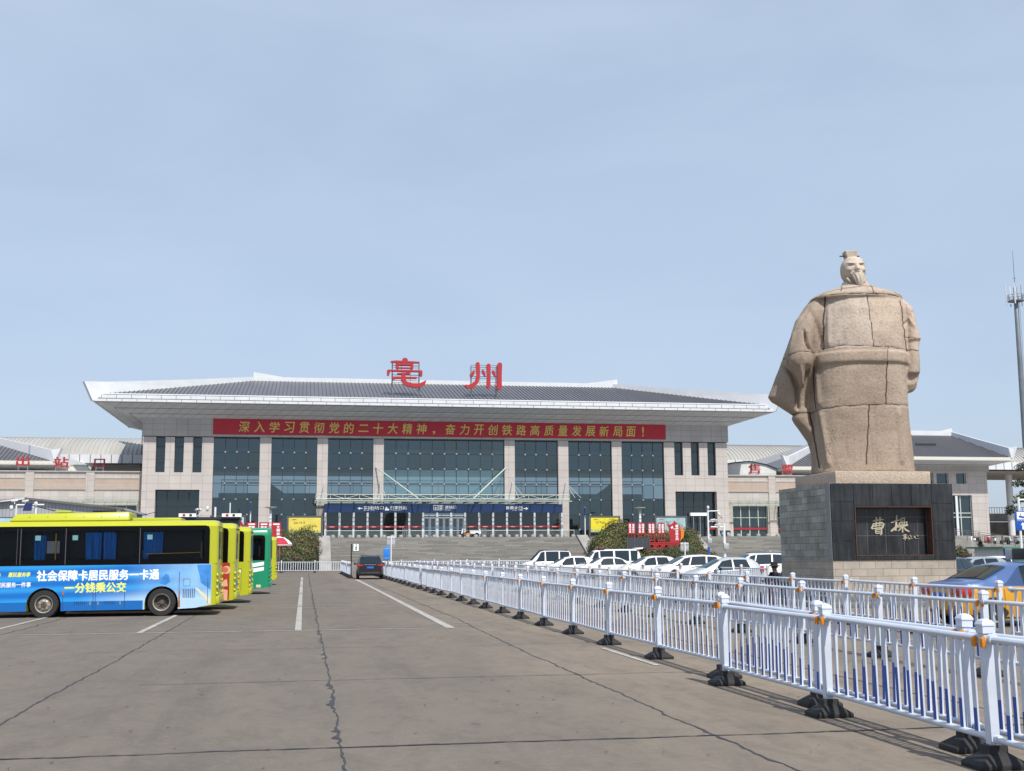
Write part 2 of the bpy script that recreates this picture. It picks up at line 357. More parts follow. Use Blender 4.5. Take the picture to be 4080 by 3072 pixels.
    for i, y in enumerate((5.3, 11.12, 16.97, 22.8, 28.7, 34.5, 40.4, 46.2, 52, 57.9, 63.7, 69.6, 75.5, 81.3, 87, 93, 99, 105)):
        crack([(-30, y-.08), (-3, y), (.4, y+.02), (4, y), (28, y+.1)], .022 if i > 1 else .03, m=joint if i not in (1, 2) else tar, amp=.025, blot=.05 if i == 1 else 0, seed=20+i, gap=1. if i in (2, 3) else 0, z=.0065)
    paint = mat('worn_road_paint', (.36, .345, .32), .8, var=.45, scale=4, rvar=.1, detail=9)
    def line(x0, x1, y0, y1): struct(MB().add([(x0, y0, .009), (x1, y0, .009), (x1, y1, .009), (x0, y1, .009)], [(0, 1, 2, 3)]).build('road_marking', paint))
    for a, b_ in ((28.15, 40.9), (41.3, 54.1), (54.6, 67), (68.2, 80), (81.5, 93)): line(-.17, -.02, a, b_)
    s = struct(MB().add([(3.36, 28.18, .009), (3.57, 28.18, .009), (3.66, 60, .009), (3.74, 83, .009), (3.5, 83, .009), (3.49, 60, .009)], [(0, 1, 2, 3, 4, 5)]).build('road_marking', paint))
    for y, xa, xb in ((28.1, -14, 3.57), (40.0, -14, 3.5), (41.85, -14, 5.5), (54.9, -14, 3.6), (56.1, -14, 3.55), (67.95, -14, 3.5), (69.5, -14, 3.5), (80.5, -14, 3.4), (30.1, 3.74, 5.45)):
        line(xa, xb, y-.045, y+.045)
    for y in (28.3, 31.9, 35.6, 39.2, 43):      # slanted bay lines under the buses
        pass
    line(-7.28, -7.16, 28.3, 39.5); line(-3.72, -3.58, 28.2, 36.4)
    line(-10.9, -10.78, 28.3, 60); line(-7.28, -7.16, 41.9, 66); line(-3.72, -3.58, 41.9, 54)
    for y in (22, 25, 28): line(11.2, 30, y-.05, y+.05)
    line(5.42, 5.52, 18.0, 21.5)
    # a scatter of tiny leaves and grit
    gm = mat('dry_leaf', (.10, .065, .03), .9); mb = MB()
    for i in range(420):
        x, y = rnd.uniform(-8, 9), 7+36*rnd.random()**2; a = rnd.uniform(0, 6.3); l = rnd.uniform(.012, .035)
        c, s_ = math.cos(a)*l, math.sin(a)*l
        mb.add([(x-c, y-s_, .011), (x+s_*.4, y-c*.4, .018), (x+c, y+s_, .012), (x-s_*.4, y+c*.4, .014)], [(0, 1, 2, 3)])
    o = mb.build('leaf_litter', gm, recalc=False); o['kind'] = 'stuff'; o['label'] = 'dry leaf bits scattered over the concrete'
ground()

# ------------------------------------------------------------------ terrace and stairs in front of the station
TZ = 3.65
def terrace():
    struct(MB().box(-70, 130, 138.0, 260, 0, TZ).build('terrace', PAVER))
    def stairs(x0, x1, label, flare=0):
        t = thing('stone_staircase', label, 'staircase', ((x0+x1)/2, 129.4, 0), group='stairs up to the station')
        mb = MB(); n = 24; rh = TZ/n; run = 8.6/n
        for i in range(n):
            mb.box(x0, x1, 129.4+i*run, 138.0-.004, i*rh+(0.002 if i else 0.01), (i+1)*rh-.002)
        mb.build('steps', TREAD, t, world=True)
        for a, b in ((x0-1.3, x0), (x1, x1+1.3)):
            MB().prism([(128.9, 0), (129.3, .35), (137.6, TZ+.22), (138.1, TZ+.22), (138.1, 0)], 'x', a+.003, b-.003).build('cheek_wall', CONC, t, world=True)
        return t
    stairs(2.95, 32.1, 'wide grey stone stairs rising to the main station entrance')
    stairs(47.3, 70, 'grey stone stairs on the right leading up to the ticket hall')
    stairs(-45, -11.5, 'grey stone stairs on the left behind the parked buses')
    ret = mat('retaining_wall', (.27, .26, .24), .85, var=.2)
    for a, b, l in ((-10.1, 1.6, 'low retaining wall behind the left hedge'), (33.5, 45.95, 'low retaining wall behind the right hedge')):
        tag(MB().box(a, b, 136.6, 137.98, 0, TZ-.01).build('retaining_wall', ret), l, 'wall')
    bm_ = mat('granite_sphere', (.27, .26, .24), .6, var=.25, scale=14)
    sp = MB().lathe([(.30, 0), (.30, .04), (.275, .05), (.28, .12), (.255, .20), (.20, .275), (.12, .32), (0.01, .335)], n=16).build('stone_bollard', bm_, smooth=50)
    sp.location = (3.3, 139.1, TZ)
    tag(sp, 'round stone ball bollard along the top of the main stairs', 'bollard', 'stone ball bollards along the main stairs')
    for i in range(1, 30):
        o = sp.copy(); COL.objects.link(o); o.location = (3.3+i*.99, 139.1, TZ)
    for i in range(14):
        o = sp.copy(); COL.objects.link(o); o.location = (46.6+i*1.28, 139.1, TZ)
        o['label'] = 'round stone ball bollard along the top of the ticket hall stairs'; o['group'] = 'stone ball bollards along the ticket hall stairs'
terrace()

# ------------------------------------------------------------------ the main station hall
CX = 18.05
def mirror(x): return 2*CX-x
def wall_open(mb, x0, x1, z0, z1, y0, y1, ops, mi=0):
    xs = sorted({x0, x1, *[o[0] for o in ops], *[o[1] for o in ops]}); 
    for a, b in zip(xs, xs[1:]):
        col = sorted([(o[2], o[3]) for o in ops if o[0] <= a+1e-6 and o[1] >= b-1e-6]); z = z0
        for lo, hi in col:
            if lo > z+1e-4: mb.box(a, b, y0, y1, z, lo, mi)
            z = hi
        if z < z1-1e-4: mb.box(a, b, y0, y1, z, z1, mi)
def hip_roof(t, xl, xr, yf, yb, ze, rl, rr, yr, zr, rib=.5, flare=0., fin_tip=1.6, wall=None, over_z=0, fin=.45):
    """hipped roof with standing seams, white eave fascia, upturned hip fins and ridge"""
    yb2 = 2*yr-yf
    mb = MB(); mb.add([(xl, yf, ze), (xr, yf, ze), (xr, yb2, ze), (xl, yb2, ze), (rl, yr, zr), (rr, yr, zr)], [(0, 1, 5, 4), (1, 2, 5), (2, 3, 4, 5), (3, 0, 4)])
    roof = mb.build('roof', ROOFM, t, world=True)
    rb = MB(); n = int((xr-xl)/rib)
    for i in range(1, n):
        x = xl+i*(xr-xl)/n; k = 1.
        if x < rl: k = (x-xl)/(rl-xl)
        if x > rr: k = (xr-x)/(xr-rr)
        if k < .04: continue
        y2, z2 = yf+(yr-yf)*k, ze+(zr-ze)*k
        rb.hexa([(x-.045, yf, ze-.02), (x+.045, yf, ze-.02), (x+.045, y2, z2-.02), (x-.045, y2, z2-.02), (x-.03, yf, ze+.08), (x+.03, yf, ze+.08), (x+.03, y2, z2+.08), (x-.03, y2, z2+.08)])
    rb.build('roof_seam', ROOFRIB, roof)['label'] = 'dark standing seams of the roof sheets'
    for me_ in [c for c in kids(roof)]:
        me_.location = (-t.location.x, -t.location.y, -t.location.z)
    return roof
STN = thing('station_building', 'wide railway station hall with stone columns, dark glass and upswept white eaves', 'building', (CX, 150, TZ))
def station():
    t = STN; W = True
    bays = [(-11.33, -5.67), (-4.26, 1.45), (2.78, 8.52), (9.84, 25.95), (27.3, 33.2), (34.6, 40.5), (41.8, 47.4)]
    bays = [(-11.33, -5.67), (-4.26, 1.45), (2.78, 8.52), (9.84, 25.49), (26.84, 32.61), (34.0, 39.89), (41.22, 47.07)]
    slL = [(-18.27, -17.14), (-16.03, -14.92), (-13.82, -12.72)]; slR = [(48.49, 49.68), (50.81, 51.97), (53.13, 54.29)]
    # outer walls: two end towers with openings, piers between the bays
    mb = MB()
    for (x0, x1, sl, op) in ((-19.8, -11.33, slL, (-18.16, -12.88)), (47.07, 55.9, slR, (48.51, 54.26))):
        wall_open(mb, x0, x1, TZ, 16.3, 150, 151.0, [(a, b, 11.9, 16.3) for a, b in sl]+[(op[0], op[1], TZ, 9.76)])
    for (a, b), (c, d) in zip(bays, bays[1:]): mb.box(b, c, 150, 150.9, TZ, 16.38)
    mb.box(-19.8, -19.0, 151.003, 174, TZ, 18.3); mb.box(55.1, 55.9, 151.003, 174, TZ, 18.3)
    mb.box(-18.99, 55.09, 173.3, 174, TZ, 9.9); mb.box(-18.99, 55.09, 173.3, 174, 13.6, 18.3)
    mb.build('wall', STONE, t, world=W)
    fz = MB().box(-19.95, 56.05, 149.85, 151.2, 16.38, 18.62); fz.build('frieze', STONE_G, t, world=W)
    # roof deck closing the hall, floors, inner walls
    inn = mat('hall_interior', (.20, .21, .21), .7, var=.1)
    MB().box(-19, 55.1, 151.25, 173.2, 16.5, 17.2).box(-11.3, 47, 160.5, 173.2, 9.2, 9.9).box(-18.99, -18.7, 151.1, 173, TZ, 16).box(54.8, 55.05, 151.1, 173, TZ, 16).build('inner_slab', inn, t, world=W)
    wr = MB()
    for z in (10.9, 11.25, 11.6): wr.box(-11, 47, 160.5, 160.56, z, z+.09)
    x = -11
    while x < 47: wr.box(x, x+.05, 160.57, 160.63, 9.9, 11.75); x += 2.9
    wr.build('gallery_railing', WHITE, t, world=W)
    sh = mat('inner_shop', (.05, .055, .06), .6, var=.5, scale=.5)
    MB().box(-11, 3, 161.5, 162, TZ, 9.2).box(33, 47, 161.5, 162, TZ, 9.2).box(3.2, 32.8, 165, 165.4, TZ, 9.1).build('inner_partition', sh, t, world=W)
    # escalators behind the glass
    eg = mat('escalator_balustrade', (.24, .29, .29), .25, var=.08); es = mat('escalator_truss', (.10, .115, .12), .5)
    for sgn in (0, 1):
        f = (lambda x: x) if not sgn else mirror
        e = MB(); 
        for y in (152.6, 154.3):
            p = [(f(-5.4), 10.2), (f(2.4), 4.6), (f(2.4), 5.9), (f(-5.4), 11.5)]; e.prism(p if not sgn else p[::-1], 'y', y, y+.08, 0)
        p = [(f(-5.4), 9.0), (f(2.4), 3.9), (f(2.4), 4.6), (f(-5.4), 10.2)]; e.prism(p if not sgn else p[::-1], 'y', 152.7, 154.3, 1)
        e.build('escalator', [eg, es], t, world=W)
    # glazing: one window per bay, mullions and the silver point fixings as its sub-parts
    rows = [16.38, 14.5, 12.52, 10.6, 8.6, 6.7, 4.75]
    for i, (a, b) in enumerate(bays):
        nc = 10 if i == 3 else 4; cw = (b-a)/nc
        def bay_glass(nm, tint, op, body, z0, z1):
            m = glass(nm, tint, .085, op, .02, body, (cw, 1.95, a-t.location.x, 12.52-t.location.z))
            return MB().add([(a, 150.42, z0), (b, 150.42, z0), (b, 150.42, z1), (a, 150.42, z1)], [(0, 1, 2, 3)]).build('window', m, t, world=W, recalc=False)
        if i == 3:
            bay_glass('glass_bay_low', (.4, .5, .52), .60, (.085, .165, .195), 6.6, 12.52)
            w = bay_glass('glass_bay', (.4, .5, .55), .32, (.035, .06, .075), 12.52, 16.38)
        else:
            w = bay_glass('glass_bay', (.30, .38, .42), .25, (.012, .032, .042), TZ, 16.38)
        fr = MB(); kn = MB()
        for k in range(nc+1): 
            x = a+k*cw; fr.box(max(a, x-.035), min(b, x+.035), 150.36, 150.41, TZ, 16.37)
        for z in rows[1:]:
            fr.box(a+.002, b-.002, 150.35, 150.405, z-.03, z+.03)
            for k in range(1, nc): kn.lathe([(.02, -.05), (.1, -.03), (.115, 0), (.02, .02)], (a+k*cw, 150.30, z), 8, 'y')
        fr.box(a, b, 150.3, 150.405, 16.2, 16.37)
        f = fr.build('mullion', FRAME, w, recalc=False); f.location = [-q for q in t.location]
        k_ = kn.build('point_fixing', STEEL, w, smooth=True); k_.location = [-q for q in t.location]
    gs = glass('glass_slit', (.4, .46, .5), .05, .5, .02, (.018, .024, .03))
    for a, b in slL+slR:
        w = MB().add([(a, 150.5, 11.9), (b, 150.5, 11.9), (b, 150.5, 16.3), (a, 150.5, 16.3)], [(0, 1, 2, 3)]).build('window', gs, t, world=W, recalc=False)
        fr = MB()
        for z in (11.9, 13.1, 15.1, 16.24): fr.box(a, b, 150.42, 150.48, z, z+.06)
        fr.box(a, a+.06, 150.421, 150.479, 11.97, 16.23).box(b-.06, b, 150.421, 150.479, 11.97, 16.23)
        f = fr.build('window_frame', FRAME, w); f.location = [-q for q in t.location]
    for a, b in ((-18.16, -12.88), (48.51, 54.26)):
        w = MB().add([(a, 150.95, TZ), (b, 150.95, TZ), (b, 150.95, 9.76), (a, 150.95, 9.76)], [(0, 1, 2, 3)]).build('window', gs, t, world=W, recalc=False)
        fr = MB()
        for k in range(5): x = a+(b-a)*k/4; fr.box(max(a, x-.05), min(b, x+.05), 150.85, 150.93, TZ, 9.74)
        for z in (5.8, 7.8, 9.66): fr.box(a, b, 150.84, 150.935, z, z+.08)
        f = fr.build('window_frame', FRAME, w); f.location = [-q for q in t.location]
    w2 = MB().box(-18.9, -12, 151.6, 152, TZ, 16).box(48, 54.9, 151.6, 152, TZ, 16); w2.build('inner_partition', sh, t, world=W)
    # service gate frame and red waist line in the right lower opening
    MB().box(50.6, 53.1, 150.2, 150.8, 6.55, 6.95).build('lit_sign_box', WLET, t, world=W)
    MB().box(51.0, 51.08, 150.3, 150.4, TZ, 6.5).box(52.9, 52.98, 150.3, 150.4, TZ, 6.5).box(51.9, 51.98, 150.3, 150.4, TZ, 6.5).build('side_door', STEEL, t, world=W)
    MB().box(53.0, 54.2, 150.7, 150.76, 4.75, 5.0).build('red_waist_band', RED, t, world=W)
    # ---- roof
    xl, xr, yf, ze = -24.6, 60.7, 147.5, 21.25; rl, rr, yr, zr = -7.2, 44.0, 162.0, 25.3
    hip_roof(t, xl, xr, yf, 0, ze, rl, rr, yr, zr)
    yb = 2*yr
    ev = MB()   # stepped white eave fascia running all round
    def ringbox(x0, x1, y0, y1, z0, z1, w, mi=0):
        ev.box(x0, x1, y0, y0+w, z0, z1, mi); ev.box(x0, x1, y1-w, y1, z0, z1, mi); ev.box(x0, x0+w, y0+w+.001, y1-w-.001, z0, z1, mi); ev.box(x1-w, x1, y0+w+.001, y1-w-.001, z0, z1, mi)
    ringbox(-25.5, 61.6, 146.6, yb-146.6, 20.22, 20.52, .6)
    ringbox(-25.2, 61.3, 146.85, yb-146.85, 20.525, 20.62, .5, 1)
    ringbox(-24.95, 61.05, 147.1, yb-147.1, 20.625, 21.08, .5)
    ringbox(-24.75, 60.85, 147.35, yb-147.35, 21.085, 21.16, .4, 1)
    ringbox(-24.65, 60.75, 147.3, yb-147.3, 21.165, 21.3, .4)
    e = ev.build('eave_fascia', [WHITE, FRAME], t, world=W)
    jt = MB(); x = -24.5
    while x < 60.9:
        jt.box(x-.02, x+.02, 147.08, 147.099, 20.63, 21.07); jt.box(x+.7, x+.74, 146.58, 146.599, 20.24, 20.5); x += 1.75
    j = jt.build('fascia_joint', FRAME, e); j.location = [-q for q in t.location]
    sf = MB(); zi, zo = 18.62, 20.22
    A = [(-25.4, 146.7, zo), (61.5, 146.7, zo), (61.5, yb-146.7, zo), (-25.4, yb-146.7, zo)]
    M_ = [(-22.9, 148.2, 19.55), (59, 148.2, 19.55), (59, yb-148.2, 19.55), (-22.9, yb-148.2, 19.55)]
    B = [(-19.9, 149.86, zi), (56.0, 149.86, zi), (56.0, yb-149.86, zi), (-19.9, yb-149.86, zi)]
    for i in range(4):
        k = (i+1) % 4; sf.add([A[i], A[k], M_[k], M_[i]], [(0, 1, 2, 3)]); sf.add([(p[0], p[1], p[2]-.1) for p in (M_[i], M_[k])]+[B[k], B[i]], [(0, 1, 2, 3)]); sf.add([M_[i], M_[k], (M_[k][0], M_[k][1], M_[k][2]-.1), (M_[i][0], M_[i][1], M_[i][2]-.1)], [(0, 1, 2, 3)])
    sf.build('soffit', SOFFIT, t, world=W)
    # hip fins: white upright blades that sweep out beyond the corners
    for sx in (0, 1):
        for sy in (0, 1):
            f = (lambda p: ((p[0] if not sx else 2*18.05-p[0]), (p[1] if not sy else yb-p[1]), p[2]))
            d = Vector((rl-xl, yr-yf, 0)).normalized(); nrm = Vector((-d.y, d.x, 0))*.22
            line_ = [((-25.5, 146.6, 20.2), (-26.5, 146.2, 22.5)), ((-24.4, 147.6, 21.1), (-24.3, 147.8, 22.72)), ((-16, 154.5, 23.1), (-16, 154.5, 24.12)), ((rl, yr, 25.2), (rl, yr, 25.8))]
            rg = []
            for lo, hi in line_:
                lo, hi = Vector(lo), Vector(hi); rg.append([f(lo-nrm), f(lo+nrm), f(hi+nrm), f(hi-nrm)])
            o = MB().loft(rg).build('hip_fin', WHITE, t, world=W)
    o = MB().box(rl, rr, 161.7, 162.3, 25.2, 25.8).prism([(rl-.001, 25.19), (-3.1, 25.801), (rl-.001, 26.45)], 'y', 161.72, 162.28).prism([(rr+.001, 25.19), (rr+.001, 26.45), (39.6, 25.801)], 'y', 161.72, 162.28).build('ridge', WHITE, t, world=W)
    # ---- glazed entrance lobby with navy fascia
    lob = MB().box(2.35, 31.7, 143.55, 149.98, 6.72, 7.77).build('lobby_fascia', NAVY, t, world=W)
    jt = MB()
    for x in (14.1, 19.35): jt.box(x-.03, x+.03, 143.53, 143.548, 6.74, 7.75)
    j = jt.build('fascia_joint', FRAME, lob); j.location = [-q for q in t.location]
    xs_ = [2.45, 4.32, 6.05, 7.85, 9.6, 11.2, 12.75, 14.2, 16.0, 17.75, 19.45, 21.05, 22.6, 24.15, 25.75, 27.35, 29.05, 30.75]
    xs_ = [2.5+k*1.68 for k in range(8)]+[16.0, 17.72]+[19.45+k*1.74 for k in range(8)]
    pl = MB()
    for x in xs_: pl.box(x-.12, x+.12, 143.56, 143.9, TZ, 6.718)
    pl.build('lobby_post', WHITE, t, world=W)
    lg = glass('lobby_glass', (.25, .28, .3), .05, .35, .02, (.012, .014, .016))
    w = MB().add([(2.4, 143.85, TZ), (14.2, 143.85, TZ), (14.2, 143.85, 6.72), (2.4, 143.85, 6.72)], [(0, 1, 2, 3)]).add([(19.4, 143.85, TZ), (31.65, 143.85, TZ), (31.65, 143.85, 6.72), (19.4, 143.85, 6.72)], [(0, 1, 2, 3)])
    w.build('lobby_window', lg, t, world=W, recalc=False)
    MB().box(2.4, 14.05, 143.75, 143.8, 4.85, 5.12).box(19.6, 31.6, 143.75, 143.8, 4.85, 5.12).build('red_waist_band', RED, t, world=W)
    wl = MB()
    for i in range(7): wl.box(3.0+i*1.68, 3.55+i*1.68, 143.735, 143.748, 4.95, 5.04)
    for i in range(7): wl.box(19.95+i*1.74, 20.5+i*1.74, 143.735, 143.748, 4.95, 5.04)
    wl.build('band_writing', mat('faded_white', (.78, .62, .62), .6), t, world=W)
    gp = MB()
    for x0 in [2.7+k*1.68 for k in range(7)]+[19.65+k*1.74 for k in range(7)]:
        gp.box(x0, x0+1.3, 143.72, 143.745, 3.75, 3.8); gp.box(x0, x0+1.3, 143.72, 143.745, 4.45, 4.52); gp.box(x0, x0+.05, 143.72, 143.745, 3.81, 4.44); gp.box(x0+1.25, x0+1.3, 143.72, 143.745, 3.81, 4.44)
        for k in range(5): gp.box(x0+.3+k*.16, x0+.33+k*.16, 143.725, 143.74, 3.85, 4.2)
    gp.build('grille', mat('grey_grille', (.10, .11, .11), .5), t, world=W)
    dg = glass('door_glass', (.35, .36, .38), .08, .3, .03, (.05, .05, .055))
    for k, (a, b) in enumerate(((14.35, 15.88), (16.12, 17.6), (17.85, 19.3))):
        for q in (0, 1):
            x0, x1 = (a, (a+b)/2-.02) if q == 0 else ((a+b)/2+.02, b)
            d_ = MB().box(x0, x1, 143.8, 143.84, TZ, 6.2).build('door', dg, t, world=W)
            fr = MB().box(x0, x0+.12, 143.76, 143.795, TZ, 6.2).box(x1-.12, x1, 143.76, 143.795, TZ, 6.2).box(x0+.121, x1-.121, 143.76, 143.795, 6.02, 6.2).box(x0+.121, x1-.121, 143.76, 143.795, TZ, 3.9)
            f = fr.build('door_frame', STEEL, d_); f.location = [-q_ for q_ in t.location]
            f = MB().box(x0+.121, x1-.121, 143.77, 143.79, 4.75, 4.95).build('blue_band', mat('blue_band', (.08, .3, .55), .5) if 'blue_band' not in MATS else MATS['blue_band'], d_); f.location = [-q_ for q_ in t.location]
    MB().box(14.3, 19.35, 143.75, 143.9, 6.3, 6.7).build('door_transom', mat('pale_transom', (.42, .5, .55), .4), t, world=W)
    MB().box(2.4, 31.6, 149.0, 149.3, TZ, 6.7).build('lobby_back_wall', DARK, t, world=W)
    for s_, a, b, z0, z1, nm in (('出站口', 7.75, 9.45, 7.1, 7.52, 'sign_lettering'), ('行李托运', 10.25, 12.25, 7.1, 7.52, 'sign_lettering'), ('进站口', 16.95, 18.35, 7.2, 7.58, 'sign_lettering'), ('Entrance', 16.95, 17.7, 7.0, 7.12, 'sign_lettering'), ('售票处', 24.5, 26.05, 7.12, 7.52, 'sign_lettering'), ('Tickets', 25.3, 25.9, 6.98, 7.08, 'sign_lettering'), ('Exit', 7.9, 8.4, 6.98, 7.07, 'sign_lettering'), ('Baggage', 10.3, 11.6, 6.98, 7.07, 'sign_lettering')):
        lettering(nm, s_, WLET, t, a, b, z0, z1, 143.52, ext=.02, bold=.012)
    ic = MB()
    def arrow(x, z, sgn): ic.prism([(x, z), (x+sgn*.3, z+.18), (x+sgn*.3, z+.05), (x+sgn*.6, z+.05), (x+sgn*.6, z-.05), (x+sgn*.3, z-.05), (x+sgn*.3, z-.18)][::sgn], 'y', 143.52, 143.54)
    arrow(6.3, 7.23, 1); arrow(27.35, 7.23, -1)
    def frame(x0, x1, z0, z1, w=.05):
        ic.box(x0, x1, 143.52, 143.54, z0, z0+w); ic.box(x0, x1, 143.52, 143.54, z1-w, z1); ic.box(x0, x0+w, 143.52, 143.54, z0+w, z1-w); ic.box(x1-w, x1, 143.52, 143.54, z0+w, z1-w)
    frame(7.1, 7.65, 6.98, 7.48); ic.prism([(7.2, 7.23), (7.38, 7.36), (7.38, 7.1)], 'y', 143.52, 143.54); ic.box(7.38, 7.55, 143.521, 143.539, 7.2, 7.26)
    ic.box(9.62, 10.12, 143.52, 143.54, 6.98, 7.2); ic.box(9.7, 9.9, 143.521, 143.539, 7.22, 7.4)
    frame(15.55, 16.1, 7.02, 7.62); ic.prism([(15.82, 7.42), (15.95, 7.25), (15.69, 7.25)], 'y', 143.52, 143.54); ic.box(15.79, 15.85, 143.521, 143.539, 7.1, 7.25)
    frame(16.18, 16.75, 7.02, 7.62); ic.lathe([(.17, 143.52), (.17, 143.54)], (0, 0, 0), 4, 'y') if False else None
    frame(16.33, 16.6, 7.2, 7.5, .06); ic.box(16.43, 16.5, 143.521, 143.539, 7.08, 7.19)
    frame(26.15, 26.62, 6.98, 7.5, .04); frame(26.27, 26.5, 7.1, 7.38, .05)
    ic.build('sign_pictogram', WLET, t, world=W)
    # ---- steel and glass entrance canopy hung from raking struts
    cn = MB(); cn.box(1.2, 32.4, 141.2, 141.45, 7.98, 8.12).box(1.2, 32.4, 149.5, 149.7, 8.1, 8.25); x = 1.4
    while x < 32.4: cn.bar((x, 141.46, 8.06), (x, 149.49, 8.18), .1, .16); x += 1.55
    cp = cn.build('entrance_canopy', PALEG, t, world=W)
    cg = glass('canopy_glass', (.9, .95, .93), .06, .06, .1, (.3, .34, .3))
    c = MB().add([(1.0, 141.0, 8.16), (32.6, 141.0, 8.16), (32.6, 149.6, 8.3), (1.0, 149.6, 8.3)], [(0, 1, 2, 3)]).build('canopy_glass', cg, cp, recalc=False); c.location = [-q for q in t.location]
    tr = MB(); tr.tube([(1.3, 141.6, 8.82), (32.2, 141.6, 8.82)], .05, 8).tube([(1.3, 141.6, 8.3), (32.2, 141.6, 8.3)], .05, 8)
    n = 18
    for i in range(n+1):
        x = 1.3+30.9*i/n; tr.tube([(x, 141.6, 8.3), (x, 141.6, 8.82)], .032, 6)
        if i < n:
            x2 = 1.3+30.9*(i+1)/n; tr.tube([(x, 141.6, 8.3 if i % 2 == 0 else 8.82), (x2, 141.6, 8.82 if i % 2 == 0 else 8.3)], .028, 6)
    o = tr.build('canopy_truss', PALEG, cp, smooth=True); o.location = [-q for q in t.location]
    sts = [((8.84, 149.9, 12.71), (13.5, 142, 8.4), .085), ((25.6, 149.9, 12.71), (20.3, 142, 8.4), .085)]
    for x in (2.1, 9.2, 26.2, 33.3):
        sts += [((x+.25, 149.95, 10.9), (x-.35, 142, 8.5), .035), ((x+.25, 149.95, 10.9), (x+.4, 142, 8.5), .035)]
    for a_, b_, r_ in sts: MB().tube([a_, b_], r_, 8).build('canopy_strut', PALEG, t, world=W, smooth=True)
    # cctv-like floodlights under the canopy
    MB().box(11.5, 12.9, 142.3, 142.6, 7.82, 7.92).box(14.0, 14.5, 142.2, 142.6, 7.8, 7.97).box(20.4, 20.9, 142.2, 142.6, 7.8, 7.97).build('canopy_lamp', FRAME, t, world=W)
station()
# ---- banner along the frieze
bn = thing('slogan_banner', 'long red cloth banner with yellow slogan across the station frieze', 'banner', (18, 149.78, 17.6))
mbn = MB(); mbn.grid(lambda u, v: (-11.45+58.75*u, 149.78+.02*math.sin(u*90)*math.sin(v*9+u*30), 16.66+1.97*v), 140, 6)
mbn.build('cloth', REDB, bn, world=True, recalc=False, smooth=True)
slog = '深入学习贯彻党的二十大精神，奋力开创铁路高质量发展新局面！'
x = -8.3; pit = (44.95+8.3)/(len(slog)-.35)
for i, ch in enumerate(slog):
    if ch == '，': lettering('banner_lettering', ',', GOLD, bn, x+.2, x+.55, 16.95, 17.4, 149.735, ext=.02, bold=.02)
    elif ch == '！': lettering('banner_lettering', '!', GOLD, bn, x+.3, x+.5, 17.05, 18.3, 149.735, ext=.02, bold=.02)
    elif ch == '二': lettering('banner_lettering', ch, GOLD, bn, x, x+1.25, 17.2, 18.1, 149.735, ext=.02, bold=.03, shear=.08)
    else: lettering('banner_lettering', ch, GOLD, bn, x, x+1.28, 16.98, 18.32, 149.735, ext=.02, bold=.013, shear=.1)
    x += pit
